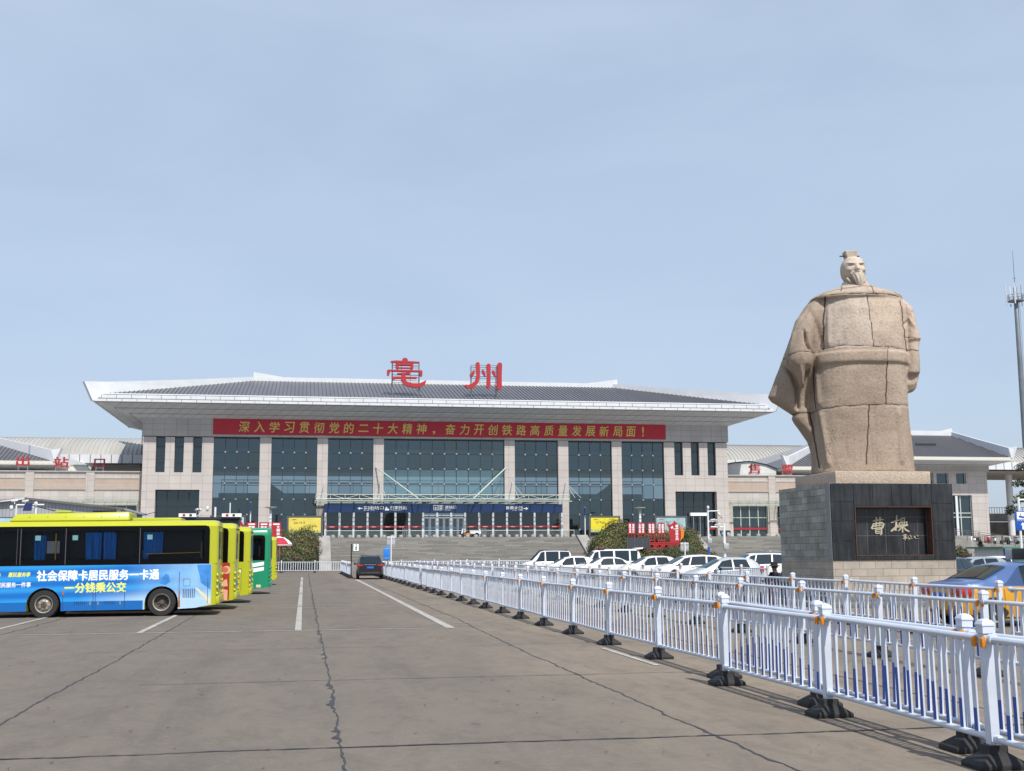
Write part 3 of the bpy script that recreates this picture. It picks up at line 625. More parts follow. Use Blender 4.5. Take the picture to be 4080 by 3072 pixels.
# ------------------------------------------------------------------ big red roof characters on steel frames
def stroke_outline(pts, rad):
    P = [Vector(p) for p in pts]; Lf, Rt = [], []
    for i, p in enumerate(P):
        d = (P[min(i+1, len(P)-1)]-P[max(i-1, 0)]).normalized(); n = Vector((-d.y, d.x)); Lf.append(p+n*rad[i]); Rt.append(p-n*rad[i])
    d0 = (P[1]-P[0]).normalized(); d1 = (P[-1]-P[-2]).normalized()
    def cap(c, d, r, k=6):
        a0 = math.atan2(d.y, d.x)+PI/2; return [c+Vector((math.cos(a0-PI*i/k), math.sin(a0-PI*i/k)))*r for i in range(1, k)]
    return Lf+cap(P[-1], d1, rad[-1])+Rt[::-1]+cap(P[0], -d0, rad[0])
def roof_chars():
    X = lambda zx: 10.05+(zx-160)*.00827
    Zf = lambda zy: 26.75-(zy-190)*.00808
    bo = [([(445, 225), (445, 250)], [46, 48]), ([(235, 250), (300, 244), (480, 247), (660, 250)], [14, 18, 15, 11]),
          ([(322, 292), (326, 345)], [25, 24]), ([(552, 292), (554, 345)], [26, 24]), ([(322, 287), (552, 287)], [12, 12]), ([(330, 346), (550, 346)], [11, 11]),
          ([(192, 402), (184, 462)], [26, 17]), ([(192, 392), (696, 394)], [13, 13]), ([(692, 404), (700, 464)], [27, 17]),
          ([(335, 440), (420, 440), (512, 430)], [11, 12, 20]), ([(262, 515), (320, 505), (480, 504), (620, 502)], [22, 19, 16, 15]),
          ([(424, 450), (420, 530), (452, 592), (555, 625), (675, 626), (738, 592), (768, 548)], [31, 34, 34, 33, 34, 28, 9])]
    zh = [([(1536, 360), (1515, 410), (1497, 440)], [9, 26, 30]), ([(1593, 255), (1602, 430), (1580, 540), (1515, 608), (1440, 630), (1395, 608)], [32, 28, 31, 36, 31, 12]),
          ([(1674, 366), (1692, 405), (1714, 455)], [18, 21, 7]), ([(1765, 277), (1768, 440), (1764, 618)], [33, 29, 30]),
          ([(1838, 370), (1855, 408), (1877, 456)], [18, 21, 7]), ([(1944, 260), (1940, 440), (1938, 636)], [38, 35, 39])]
    edge = mat('letter_side', (.30, .02, .03), .5)
    for nm, st, lab, fx in (('bo', bo, 'red character with a broad curved hook on the station roof, the left one', (255, 675, 230)), ('zh', zh, 'red character of three upright strokes on the station roof, the right one', (1500, 1905, 265))):
        x0, x1 = X(fx[0]), X(fx[1]); c = (x0+x1)/2
        t = thing('roof_character', lab, 'sign letter', (c, 149.5, 21.9), group='red characters on the station roof')
        mb = MB()
        for i, (p, r) in enumerate(st):
            mb.prism([(X(a), Zf(b)) for a, b in stroke_outline(p, r)], 'y', 149.35-.012*i, 149.75-.003*i)
        mb.build('character', RED, t, world=True)
        fr = MB()
        for x in (x0, x1):
            fr.bar((x, 149.95, 21.7), (x, 149.95, Zf(fx[2])), .09); fr.bar((x, 150.9, 22.1), (x, 150.9, Zf(fx[2])), .07); fr.bar((x, 149.95, 22.0), (x-.3, 148.9, 21.6), .06)
        for z in [Zf(q) for q in (fx[2], 300, 370, 450, 540)]:
            fr.bar((x0, 149.95, z), (x1, 149.95, z), .07); fr.bar((x0, 150.9, z-.1), (x1, 150.9, z-.1), .05)
        for k in (1, 2): x = x0+(x1-x0)*k/3; fr.bar((x, 149.96, Zf(570)), (x, 149.96, Zf(fx[2])), .05)
        fr.build('support_frame', mat('galvanised_frame', (.20, .22, .24), .5, .4), t, world=True)
    MB().bar((15.2, 149.2, 21.85), (24.5, 149.2, 21.85), .08)
roof_chars()

# ------------------------------------------------------------------ low link wings either side of the hall
def link(x0, x1, label, pil, wins, right):
    t = thing('link_wing', label, 'building', ((x0+x1)/2, 152, TZ))
    mb = MB(); ops = [(a, b, TZ, 7.9) for a, b in wins]
    wall_open(mb, x0, x1, TZ, 12.0, 152, 152.8, ops); mb.box(x0, x1, 153.0, 166, 11.6, 11.7)
    for p in pil: mb.box(p-.5, p+.5, 151.85, 151.996, TZ, 12.0)
    mb.build('wall', STONE_W, t, world=True)
    cp = MB().box(x0, x1, 151.8, 152.9, 12.004, 12.14); cp.build('coping', STONE_G, t, world=True)
    ed = [x0]+[q for p in pil for q in (p-.5, p+.5)]+[x1]
    for a, b in zip(ed[::2], ed[1::2]):
        if b-a < 1: continue
        r = MB().box(a+.12, b-.12, 151.93, 151.994, 9.95, 11.2).build('relief_panel', STONE_B, t, world=True)
        f = MB()
        for z in (9.83, 11.2): f.box(a+.02, b-.02, 151.88, 151.993, z, z+.11)
        f.box(a+.02, a+.12, 151.88, 151.993, 9.942, 11.198).box(b-.12, b-.02, 151.88, 151.993, 9.942, 11.198)
        f.build('panel_frame', STONE_G, r, world=True)
    g = glass('wing_glass_'+('r' if right else 'l'), (.4, .5, .5), .05, .45, .03, (.05, .085, .09))
    for a, b in wins:
        w = MB().add([(a, 152.5, TZ), (b, 152.5, TZ), (b, 152.5, 7.9), (a, 152.5, 7.9)], [(0, 1, 2, 3)]).build('window', g, t, world=True, recalc=False)
        f = MB(); n = max(2, round((b-a)/1.15))
        for k in range(n+1): x = a+(b-a)*k/n; f.box(max(a, x-.06), min(b, x+.06), 152.4, 152.48, TZ, 7.9)
        f.box(a, b, 152.39, 152.485, 6.3, 6.4)
        f.build('window_frame', PALEG, w, world=True)
        if right: MB().box(a+.1, b-.1, 152.3, 152.37, 4.75, 5.0).build('red_waist_band', RED, t, world=True)
    c = MB(); c.box(x0+.6, x1-.3, 150.2, 150.32, 7.95, 8.08)
    n = int((x1-x0)/1.3)
    for k in range(n): x = x0+.8+k*(x1-x0-1.3)/(n-1); c.bar((x, 150.3, 8.0), (x, 151.84, 8.6), .08, .12)
    c.build('wing_canopy', PALEG, t, world=True)
    MB().add([(x0+.5, 149.9, 8.1), (x1-.2, 149.9, 8.1), (x1-.2, 151.8, 8.72), (x0+.5, 151.8, 8.72)], [(0, 1, 2, 3)]).build('wing_canopy_glass', MATS['canopy_glass'], t, world=True, recalc=False)
    dk = MB().box(x0+.3, x1-.3, 155, 155.3, TZ, 8.6); dk.build('inner_partition', MATS['inner_shop'], t, world=True)
    return t
link(-46, -19.85, 'low pale stone wing left of the station hall, under the exit letters', (-39.5, -33.27, -26.2), ((-45, -40.2), (-38.8, -34), (-32.6, -26.9), (-25.5, -20.6)), False)
LR = link(55.95, 70.5, 'low pale stone wing right of the station hall, under the ticket letters', (62.9, 69.5), ((57.2, 62.2), (63.6, 68.8)), True)
MB().box(63.7, 64.5, 151.2, 151.4, 6.4, 8.0).build('blue_board', NAVY, LR, world=True)
def wing_letter(ch, xa, xb, za, zb, label, stand=12.05):
    t = thing('wing_letter', label, 'sign letter', ((xa+xb)/2, 152.3, 12.14), group='red letters on the wing parapets')
    lettering('character', ch, RED, t, xa, xb, za, zb, 152.1, ext=.25, bold=.011 if ch in '售票' else .018)
    f = MB()
    for x in (xa+.2, xb-.2): f.bar((x, 152.4, 12.14), (x, 152.4, za+.3), .07); f.bar((x, 153.1, 12.14), (x, 152.45, za+.3), .05)
    f.bar((xa+.2, 152.4, za-.1), (xb-.2, 152.4, za-.1), .06)
    f.build('letter_stand', STEEL, t, world=True)
wing_letter('出', -35.0, -33.5, 12.75, 13.9, 'red letter of two stacked forks, leftmost on the left wing parapet')
wing_letter('站', -30.6, -28.9, 12.6, 13.85, 'red letter with the most strokes, between the other two on the left wing parapet')
wing_letter('口', -25.85, -24.6, 12.65, 13.65, 'red square ring letter on the left wing parapet beside the hall')
wing_letter('售', 59.75, 61.4, 12.35, 13.65, 'red letter on the right wing parapet nearest the station hall')
wing_letter('票', 64.55, 66.2, 12.35, 13.6, 'red letter on the right wing parapet beside the big statue')
oc = thing('rooftop_vent', 'small pale vent housing on the left wing roof between two red letters', 'roof vent', (-27.9, 153.8, 11.7))
MB().hexa([(-1.4, -.6, .4), (1.4, -.6, .4), (1.4, .6, .4), (-1.4, .6, .4), (-.95, -.4, 1.2), (.95, -.4, 1.2), (.95, .4, 1.2), (-.95, .4, 1.2)]).box(-1.05, 1.05, -.5, .5, 1.2, 1.32).build('housing', mat('pale_vent', (.55, .55, .48), .6), oc)

# ------------------------------------------------------------------ hip-roofed pavilions at the ends
def pavilion(x0, x1, label, right, dz=0., rlx=None, rrx=None):
    t = thing('pavilion', label, 'building', ((x0+x1)/2, 157, TZ))
    Y = 157; mb = MB()
    zt = 13.5
    ops = [(x1-12.2, x1-10.4, 11.4, 13.0), (x1-10.1, x1-8.5, 11.4, 13.0), (x1-8.0, x1-6.1, 11.4, 13.0), (x1-4.9, x1-3.3, 11.4, 13.0), (x1-12.2, x1-8.6, 3.66, 9.75), (x1-6.0, x1-2.6, 3.66, 9.75)] if right else [(x0+1.5, x0+4.5, 4, 9.5)]
    wall_open(mb, x0, x1, TZ, 13.25, Y, Y+.9, ops); mb.box(x0, x0+.8, Y+.903, Y+16, TZ, 13.25).box(x1-.8, x1, Y+.903, Y+16, TZ, 13.25).box(x0+.81, x1-.81, Y+15, Y+16, TZ, 13.25)
    mb.build('wall', STONE, t, world=True)
    MB().box(x0-.3, x1+.3, Y-.2, Y+16.2, 13.254, 14.0).build('frieze', STONE_G, t, world=True)
    g = glass('pavilion_glass_'+('r' if right else 'l'), (.5, .6, .62), .06, .3, .03, (.05, .08, .09))
    cur = mat('pavilion_curtain', (.03, .10, .26), .8, var=.3, scale=9, stretch=(4, 1, .1)) if 'pavilion_curtain' not in MATS else MATS['pavilion_curtain']
    for a, b, lo, hi in ops:
        w = MB().add([(a, Y+.4, lo), (b, Y+.4, lo), (b, Y+.4, hi), (a, Y+.4, hi)], [(0, 1, 2, 3)]).build('window', g, t, world=True, recalc=False)
        f = MB().box(a, a+.1, Y+.3, Y+.38, lo, hi).box(b-.1, b, Y+.3, Y+.38, lo, hi).box(a, b, Y+.31, Y+.379, hi-.1, hi)
        if hi-lo > 4:
            m_ = (a+b)/2; f.box(m_-.07, m_+.07, Y+.3, Y+.38, lo, hi-.1)
            for z in (6.5, 7.1): f.box(a+.1, b-.1, Y+.31, Y+.379, z, z+.12)
            if right: MB().box(a+.85, a+1.2, Y+.1, Y+.28, lo, hi).build('white_post', WHITE, t, world=True)
        f.build('window_frame', PALEG, w, world=True)
        def fold(u, v, a=a, b=b, lo=lo, hi=hi): return (a+(b-a)*u, Y+.75+.07*math.sin(u*(b-a)*14), lo+(hi-lo)*v)
        MB().grid(fold, 40, 1).build('curtain', cur, w, world=True, recalc=False, smooth=True)
    xl, xr, yf, ze = x0-2.2, x1+2.2, Y-3.0, 15.0; yr = Y+8; rl, rr = x0+9.5, x1-1.2-2.5 if right else x1-11; zr = 19.3
    if right: rl, rr = x0+6.0, x1-.5
    if rlx: rl, rr = rlx, rrx
    hip_roof(t, xl, xr, yf, 0, ze, rl, rr, yr, zr, rib=.5)
    yb = 2*yr
    ev = MB()
    for (a, b, z0, z1, w) in ((-.35, -.35, 14.55, 14.75, .5), (-.15, -.15, 14.754, 15.05, .4)):
        X0, X1, Y0, Y1 = xl+a, xr-a, yf+b, yb-yf-b
        ev.box(X0, X1, Y0, Y0+w, z0, z1).box(X0, X1, Y1-w, Y1, z0, z1).box(X0, X0+w, Y0+w+.001, Y1-w-.001, z0, z1).box(X1-w, X1, Y0+w+.001, Y1-w-.001, z0, z1)
    ev.build('eave_fascia', mat('aged_white', (.58, .57, .52), .5, var=.2) if 'aged_white' not in MATS else MATS['aged_white'], t, world=True)
    A = [(xl-.3, yf-.3, 14.55), (xr+.3, yf-.3, 14.55), (xr+.3, yb-yf+.3, 14.55), (xl-.3, yb-yf+.3, 14.55)]; B = [(x0-.3, Y-.2, 13.98), (x1+.3, Y-.2, 13.98), (x1+.3, Y+16.2, 13.98), (x0-.3, Y+16.2, 13.98)]
    sf = MB()
    for i in range(4): k = (i+1) % 4; sf.add([A[i], A[k], B[k], B[i]], [(0, 1, 2, 3)])
    sf.build('soffit', SOFFIT, t, world=True)
    for sx in (0, 1):
        for sy in (0, 1):
            c0 = (xr if sx else xl, yb-yf if sy else yf); rd = (rr if sx else rl, yr)
            d = Vector((rd[0]-c0[0], rd[1]-c0[1])).normalized(); nr = Vector((-d.y, d.x))*.2; rg = []
            o_ = (1 if sx else -1)
            for (u, lo, hi, out) in ((-.02, 14.9, 16.6, .0), (0.02, 15.1, 16.45, 0), (.5, 17.1, 18.1, 0), (1, 19.2, 19.9, 0)):
                px, py = c0[0]+(rd[0]-c0[0])*u, c0[1]+(rd[1]-c0[1])*u; ext = .7*o_ if u < 0 else 0
                rg.append([(px-nr.x, py-nr.y, lo), (px+nr.x, py+nr.y, lo), (px+nr.x+ext, py+nr.y, hi), (px-nr.x+ext, py-nr.y, hi)])
            MB().loft(rg).build('hip_fin', FINP, t, world=True)
    MB().box(rl, rr, yr-.25, yr+.25, 19.2, 19.95).prism([(rr+.001, 19.19), (rr+.001, 20.4), (rr-1.8, 19.951)], 'y', yr-.23, yr+.23).prism([(rl-.001, 19.19), (rl+1.8, 19.951), (rl-.001, 20.4)], 'y', yr-.23, yr+.23).build('ridge', WHITE, t, world=True)
    if right:
        sg = MB()
        for k, x in enumerate((84.5, 88.5, 92.3)): sg.box(x-3.6, x-.35, yf+5.5, yf+5.62, 15.0+5.5*.39-.05, 15.0+5.5*.39+.33)
        sg.build('snow_guard', FRAME, t, world=True)
    if dz:
        for c in kids(t):
            if not c.name.startswith('wall') and not c.name.startswith('window') and not c.name.startswith('curtain'): c.location.z += dz
            elif c.name.startswith('wall'):
                for v in c.data.vertices:
                    if v.co.z > 9: v.co.z += dz
    return t
pavilion(76.2, 98.3, 'hip-roofed ticket hall pavilion right of the statue with blue curtains in its windows', True)
pavilion(-62.5, -33.2, 'hip-roofed exit pavilion at the left edge behind the low wing', False, -1.55)
pavilion(68.3, 76.0, 'small lower hip roof glimpsed between the red ticket letters and the statue', False, -1.55, 76.5, 76.9)

# ------------------------------------------------------------------ platform canopies: long barrel roof behind
def barrel():
    t = thing('platform_canopy', 'long ribbed barrel-vault platform roof with white fascia behind the station', 'canopy', (30, 180, TZ))
    x0, x1 = -80, 150; n = 20
    prof = [(176+20*(k/n), 16.1+3.25*math.sin(PI*k/n)**.75) for k in range(n+1)]
    mb = MB(); mb.grid(lambda u, v: (x0+(x1-x0)*u, *prof[round(v*n)]), 1, n)
    mb.build('vault', BARREL, t, world=True, smooth=70)
    rb = MB(); x = x0
    while x < x1:
        if x < -15 or x > 50:
            rings = [[(x-.05, y, z-.02), (x+.05, y, z-.02), (x+.035, y-.04, z+.09), (x-.035, y-.04, z+.09)] for y, z in prof[:13]]
            rb.loft(rings)
        x += .62
    rb.build('vault_rib', mat('barrel_rib', (.40, .385, .355), .5, var=.15), t, world=True)
    f = MB().box(x0, x1, 175.6, 176, 14.9, 16.12); f.build('fascia', WHITE, t, world=True)
    j = MB(); x = x0+.3
    while x < x1:
        if x < -15 or x > 50: j.box(x-.06, x+.06, 175.57, 175.598, 14.9, 16.1)
        x += 1.45
    j.build('fascia_joint', mat('fascia_shadow_gap', (.2, .19, .17), .7), t, world=True)
    MB().box(x0, x1, 176.1, 196, 14.5, 14.7).build('soffit', mat('canopy_soffit', (.30, .27, .235), .7, var=.15), t, world=True)
    for x in (-70, -58, -46, -34, -22, 60, 72, 84, 96, 103.2, 106.2, 109.5, 118, 130):
        MB().lathe([(.55, TZ), (.55, 14.5)], (x, 182, 0), 16).build('column', WHITE2, t, world=True, smooth=True)
    tr = MB()
    for a, b in ((98, 103), (103, 106), (106, 112)):
        m_ = (a+b)/2
        tr.bar((a, 184, 14.4), (m_, 184, 11.4), .18).bar((b, 184, 14.4), (m_, 184, 11.4), .18).bar((m_, 184, 14.4), (m_, 184, 11.4), .14).bar((a, 184, 11.3), (b, 184, 11.3), .2)
    tr.build('truss', WHITE2, t, world=True)
    struct(MB().box(60, 150, 186, 186.4, TZ, 6.6).build('platform_wall', mat('platform_wall', (.10, .085, .075), .8, var=.5, scale=.6)))
    r = thing('overbridge', 'pale concrete overbridge with railing seen between the platform columns', 'bridge', (112, 192, TZ))
    MB().box(90, 140, 190, 194, 6.9, 8.2).build('deck', CONC, r, world=True)
    rl = MB().box(90, 140, 190, 190.08, 9.2, 9.3); x = 90
    while x < 140: rl.box(x, x+.08, 190, 190.07, 8.2, 9.2); x += .5
    rl.build('railing', WHITE2, r, world=True)
barrel()
t = thing('white_shed', 'white metal roof shed with a curved top behind the right wing parapet', 'shed', (60, 158, TZ))
MB().prism([(56.2, TZ), (65.5, TZ), (65.5, 13.3), (64, 13.9), (61.5, 14.35), (59, 14.1), (56.2, 13.6)], 'y', 156.5, 160).build('walls', tile('white_sheet', (.60, .62, .62), 1.6, 9, .04, (.4, .42, .43), 0, .5, .02), t, world=True)
tp = MB(); pr_ = [(56.1, 13.62), (59, 14.13), (61.5, 14.38), (64, 13.93), (65.6, 13.32)]
for a, b in zip(pr_, pr_[1:]): tp.bar((a[0], 158, a[1]), (b[0], 158, b[1]), 3.4, .14)
tp.build('roof_edge', FRAME, t, world=True)

# corrugated shed behind the buses
t = thing('corrugated_shed', 'grey corrugated metal shed with a low gable behind the buses at left', 'shed', (-24, 106, 0))
Y0 = 104; ax, az = -23.0, 6.5
gm = tile('corrugated_sheet', (.36, .38, .41), .28, 9, .06, (.22, .235, .26), 0, .45, .06, nvar=.12, spec=.5)
MB().prism([(ax-9, 0), (ax+7.6, 0), (ax+7.6, 5.62), (ax, az-.1), (ax-9, 5.5)], 'y', Y0, 118).build('wall', gm, t, world=True)
rf = MB().hexa([(ax, Y0-.2, az-.08), (ax+8.0, Y0-.2, 5.55), (ax+8.0, 118.4, 5.55), (ax, 118.4, az-.08), (ax, Y0-.5, az+.1), (ax+8.0, Y0-.5, 5.73), (ax+8.0, 118.4, 5.73), (ax, 118.4, az+.1)])
rf.hexa([(ax-9.4, Y0-.2, 5.38), (ax-.002, Y0-.5, az-.08), (ax-.002, 118.4, az-.08), (ax-9.4, 118.4, 5.38), (ax-9.4, Y0-.5, 5.56), (ax-.002, Y0-.5, az+.1), (ax-.002, 118.4, az+.1), (ax-9.4, 118.4, 5.56)])
rf.build('roof', mat('shed_roof', (.62, .64, .66), .45, .1, var=.1), t, world=True)
MB().box(ax+5.4, ax+7.3, Y0-.06, Y0-.004, 4.3, 5.5).build('window', FRAME, t, world=True)
MB().box(ax+7.35, ax+7.65, Y0-.15, Y0-.002, 0, 5.6).build('corner_post', WHITE2, t, world=True)

# ------------------------------------------------------------------ telecom mast far right
t = thing('telecom_mast', 'tall tapered steel telecom mast with an antenna ring and lightning rod at the right edge', 'mast', (153.7, 230, 0))
stl = mat('weathered_galvanised', (.19, .215, .24), .5, .4, var=.2, scale=.4)
mx = MB(); mx.lathe([(.95, 0), (.68, 22), (.66, 24), (.54, 42), (.45, 57), (.38, 57.1), (.4, 59.2), (.1, 59.6)], (0, 0, 0), 16); mx.build('pole', stl, t, smooth=60)
mx = MB(); mx.tube([(0, 0, 59.4), (0, 0, 67.5)], [.09, .05], 6).box(-.45, .45, -.04, .04, 61.3, 61.4); mx.build('lightning_rod', stl, t)
p = MB(); p.lathe([(.7, 56.0), (1.7, 56.1), (1.7, 56.25), (.7, 56.3)], n=20)
for z in (56.9, 57.5):
    for k in range(20):
        a, b = 2*PI*k/20, 2*PI*(k+1)/20; p.bar((1.7*math.cos(a), 1.7*math.sin(a), z), (1.7*math.cos(b), 1.7*math.sin(b), z), .07)
for k in range(10): a = 2*PI*k/10; p.bar((1.7*math.cos(a), 1.7*math.sin(a), 56.2), (1.7*math.cos(a), 1.7*math.sin(a), 57.5), .06)
p.build('platform', stl, t)
for k in range(5):
    a = 2*PI*k/5+.3; q = MB().box(-.13, .13, -.06, .06, 55.3, 60.0); o = q.build('antenna_panel', WHITE2, t); o.location = (2.0*math.cos(a), 2.0*math.sin(a), 0); o.rotation_euler[2] = a+PI/2
l = MB().box(.68, .73, -.24, -.19, 2, 56).box(.68, .73, .19, .24, 2, 56); l.build('ladder_rail', stl, t)

t = thing('lightning_rod', 'thin dark rod rising behind the left end of the station roof', 'rod', (-23.4, 176, TZ)); MB().tube([(0, 0, 10), (0, 0, 19.4)], .06, 6).build('rod', BLKP if 'BLKP' in globals() else FRAME, t)
# ------------------------------------------------------------------ municipal barriers (white posts, rubber feet, bars dipped in blue)
FW = mat('barrier_white', (.57, .62, .71), .45, var=.14, scale=2.2, spec=.4, rvar=.15, detail=8)
FB = mat('barrier_blue', (.014, .085, .40), .4, var=.1, scale=20)
AMB = mat('amber_reflector', (.62, .22, .012), .3, var=.1)
def barrier_parts(near, blue=True):
    """one section: post at the origin, panel running 3.1 m along +y; bars are separate in the near version"""
    P = 3.1
    t = thing('barrier_section', 'proto', 'barrier', (0, 0, 0))
    b = MB(); 
    b.loft([[(-.21, -.16, .0), (.21, -.16, .0), (.21, .16, .0), (-.21, .16, .0)], [(-.21, -.16, .045), (.21, -.16, .045), (.21, .16, .045), (-.21, .16, .045)], [(-.10, -.09, .115), (.10, -.09, .115), (.10, .09, .115), (-.10, .09, .115)], [(-.085, -.075, .12), (.085, -.075, .12), (.085, .075, .12), (-.085, .075, .12)], [(-.085, -.075, .185), (.085, -.075, .185), (.085, .075, .185), (-.085, .075, .185)]])
    b.build('rubber_foot', ASPH, t, bevel=.008)
    p = MB(); h = .042
    p.box(-h, h, -h, h, .17, 1.075); p.build('post', FW, t, bevel=.005, seg=1)
    c = MB(); c.box(-.052, .052, -.052, .052, 1.075, 1.135).loft([[(-.058, -.058, 1.1352), (.058, -.058, 1.1352), (.058, .058, 1.1352), (-.058, .058, 1.1352)], [(-.058, -.058, 1.15), (.058, -.058, 1.15), (.058, .058, 1.15), (-.058, .058, 1.15)], [(-.042, -.042, 1.178), (.042, -.042, 1.178), (.042, .042, 1.178), (-.042, .042, 1.178)], [(-.015, -.015, 1.192), (.015, -.015, 1.192), (.015, .015, 1.192), (-.015, .015, 1.192)]])
    c.build('post_cap', FW, t)
    r = MB(); r.tube([(0, .04, 1.03), (0, P-.04, 1.03)], .033, 10, flat=.9); r.build('top_rail', FW, t, smooth=True)
    r = MB(); r.tube([(0, .04, .235), (0, P-.04, .235)], .027, 10); r.build('bottom_rail', FW, t, smooth=True)
    if near:
        for ya, yb, z_, r_ in ((.035, .085, 1.03, .045), (P-.085, P-.035, 1.03, .045), (.035, .08, .235, .038), (P-.08, P-.035, .235, .038)): MB().tube([(0, ya, z_), (0, yb, z_)], r_, 10).build('rail_socket', FW, t, smooth=True)
    a = MB(); a.prism([(-.085, .965), (-.05, .965), (-.05, 1.055), (-.085, 1.04)], 'y', -.085, -.046); a.build('reflector', AMB, t, bevel=.006)
    a = MB(); a.prism([(-.085, .965), (-.05, .965), (-.05, 1.055), (-.085, 1.04)], 'y', .046, .085); a.build('reflector', AMB, t, bevel=.006)
    n = 13; bars = MB()
    for k in range(n):
        y = P*(k+1)/(n+1); hb = .24+(.22+.30*math.sin(PI*(k+.6)/(n+.2)))*.79
        if near:
            m = MB(); m.loft([[(s*.009, y+q*.027, z) for s, q in ((-1, -1), (1, -1), (1, 1), (-1, 1))] for z in (.24, hb)], 1, cap=False); m.m[0] = m.m[2] = 0
            m.loft([[(s*.009, y+q*.027, z) for s, q in ((-1, -1), (1, -1), (1, 1), (-1, 1))] for z in (hb, 1.01)], 0, cap=False)
            m.build('baluster', [FW, FB], t, recalc=True)
        else:
            bars.loft([[(s*.009, y+q*.027, z) for s, q in ((-1, -1), (1, -1), (1, 1), (-1, 1))] for z in (.24, hb)], 1, cap=False); bars.m[-4] = bars.m[-2] = 0
            if not blue: bars.m[-4:] = [0]*4
            bars.loft([[(s*.009, y+q*.027, z) for s, q in ((-1, -1), (1, -1), (1, 1), (-1, 1))] for z in (hb, 1.01)], 0, cap=False)
    if not near: bars.build('bar_infill', [FW, FB], t)
    return t
BN = barrier_parts(True); BF = barrier_parts(False); BP = barrier_parts(False, False); USED = set()
def barrier(x, y, rz, label, group, near):
    src = BP if near is None else BN if near else BF
    if src not in USED:
        USED.add(src); src.location = (x, y, 0); src.rotation_euler[2] = rz; src['label'] = label; src['group'] = group; return src
    o = dup(src, (x, y, 0), rz, label, group); o.rotation_euler[0] = rnd.gauss(0, .004); o.rotation_euler[1] = rnd.gauss(0, .011); return o
def barriers():
    W_ = lambda a: rnd.uniform(-a, a)
    # nearest doubled run
    for i, y in enumerate((5.9, 9.05, 12.15)):
        barrier(5.575+W_(.015), y, W_(.012), ['white barrier section cut by the right edge of the photo, front layer', 'large white barrier section with blue-dipped bars in front of the doubled layer at lower right', 'last white barrier section at the far end of the doubled front run'][i], 'front layer of barriers at lower right', True)
    e = barrier_end(5.575, 15.25)
    y = 3.6; i = 0
    while y < 100:
        near = y < 36
        lab = ('white barrier section of the main run, one of its nearer sections with separate bars visible' if near else 'white barrier section of the main run, one of its far sections towards the black car')
        barrier(5.83+W_(.03), y, W_(.012), lab, 'main long run of white barriers', near); y += 3.12; i += 1
    y = 12.3
    while y < 104:
        near = y < 34
        barrier(9.53+W_(.04), y, W_(.012), 'white barrier section of the second run, behind the main run and before the parked cars', 'second run of white barriers', near); y += 3.17
    y = 17.3
    while y < 106:
        barrier(13.0+W_(.05), y, W_(.012), 'white barrier section of the third run, in front of the statue plinth and parked cars', 'third run of white barriers', y < 34); y += 3.25
    y = 87.6
    while y < 112:
        barrier(3.45, y, W_(.01), 'white barrier section of the short run left of the black car', 'short run of barriers left of the black car', False); y += 3.12
    # cross runs (panels along x)
    x = -11.5
    while x < 2.6: barrier(x, 115+W_(.03), -PI/2, 'white barrier section of the far cross run before the left hedge and main stairs', 'far cross run of barriers', None); x += 3.14
    x = 6.0
    while x < 42: barrier(x, 112.5+W_(.03), -PI/2, 'white barrier section of the far cross run behind the parked white vans', 'far cross run behind the vans', None); x += 3.14
    for i in range(3): barrier(19.4+i*.03, 52-3.14*i+2, 0, 'white barrier section standing between the silver hatchback and the statue plinth', 'barriers left of the plinth', False)
    for i in range(4): barrier(30+3.14*i, 47.5, -PI/2, 'white barrier section right of the plinth behind the taxi', 'barriers right of the plinth', False)
def barrier_end(x, y):
    t = thing('barrier_post', 'lone end post closing the front layer of barriers', 'barrier', (x, y, 0))
    for nm in ('rubber_foot', 'post', 'post_cap'):
        src = [c for c in kids(BN) if c.name.startswith(nm) and (nm != 'post' or not c.name.startswith('post_cap'))][0]
        c = src.copy(); COL.objects.link(c); c.parent = t
    return t
barriers()

# ------------------------------------------------------------------ vehicles
GLS = glass('car_glass', (.10, .11, .12), .06, .55, .02, (.010, .011, .013))
TYRE = mat('tyre_rubber', (.02, .02, .021), .8, var=.25, scale=20)
RIM = mat('alloy_rim', (.62, .63, .65), .35, .25, var=.08)
RUSTRIM = mat('dusty_steel_rim', (.42, .38, .34), .6, .4, var=.3, scale=14)
HUBD = mat('shaded_hub', (.10, .085, .07), .7, .2, var=.5, scale=12)  # dark inner dish of bus rims: recess shade put into the colour
TAIL = mat('tail_lamp_red', (.42, .008, .012), .15, var=.1, spec=.6, coat=.6)
LAMPW = mat('head_lamp', (.30, .32, .35), .08, var=.05, coat=.8)
PLATE = mat('blue_plate', (.03, .12, .5), .4, var=.1)
BLKP = mat('black_plastic', (.022, .022, .024), .55, var=.15)
CHROME = mat('chrome_trim', (.7, .7, .72), .12, .95, var=.03)
def paint(name, c, metal=.0, rough=.28): return mat(name, c, rough, metal, var=.03, scale=2, spec=.5, coat=.5)
def lerp(pts, x):
    if x <= pts[0][0]: return pts[0][1]
    for (a, b), (c, d) in zip(pts, pts[1:]):
        if x <= c: return b+(d-b)*(x-a)/(c-a)
    return pts[-1][1]
def smo(pts, x, w=.07):
    return (lerp(pts, x-w)+2*lerp(pts, x)+lerp(pts, x+w))/4
WHEELS = {}
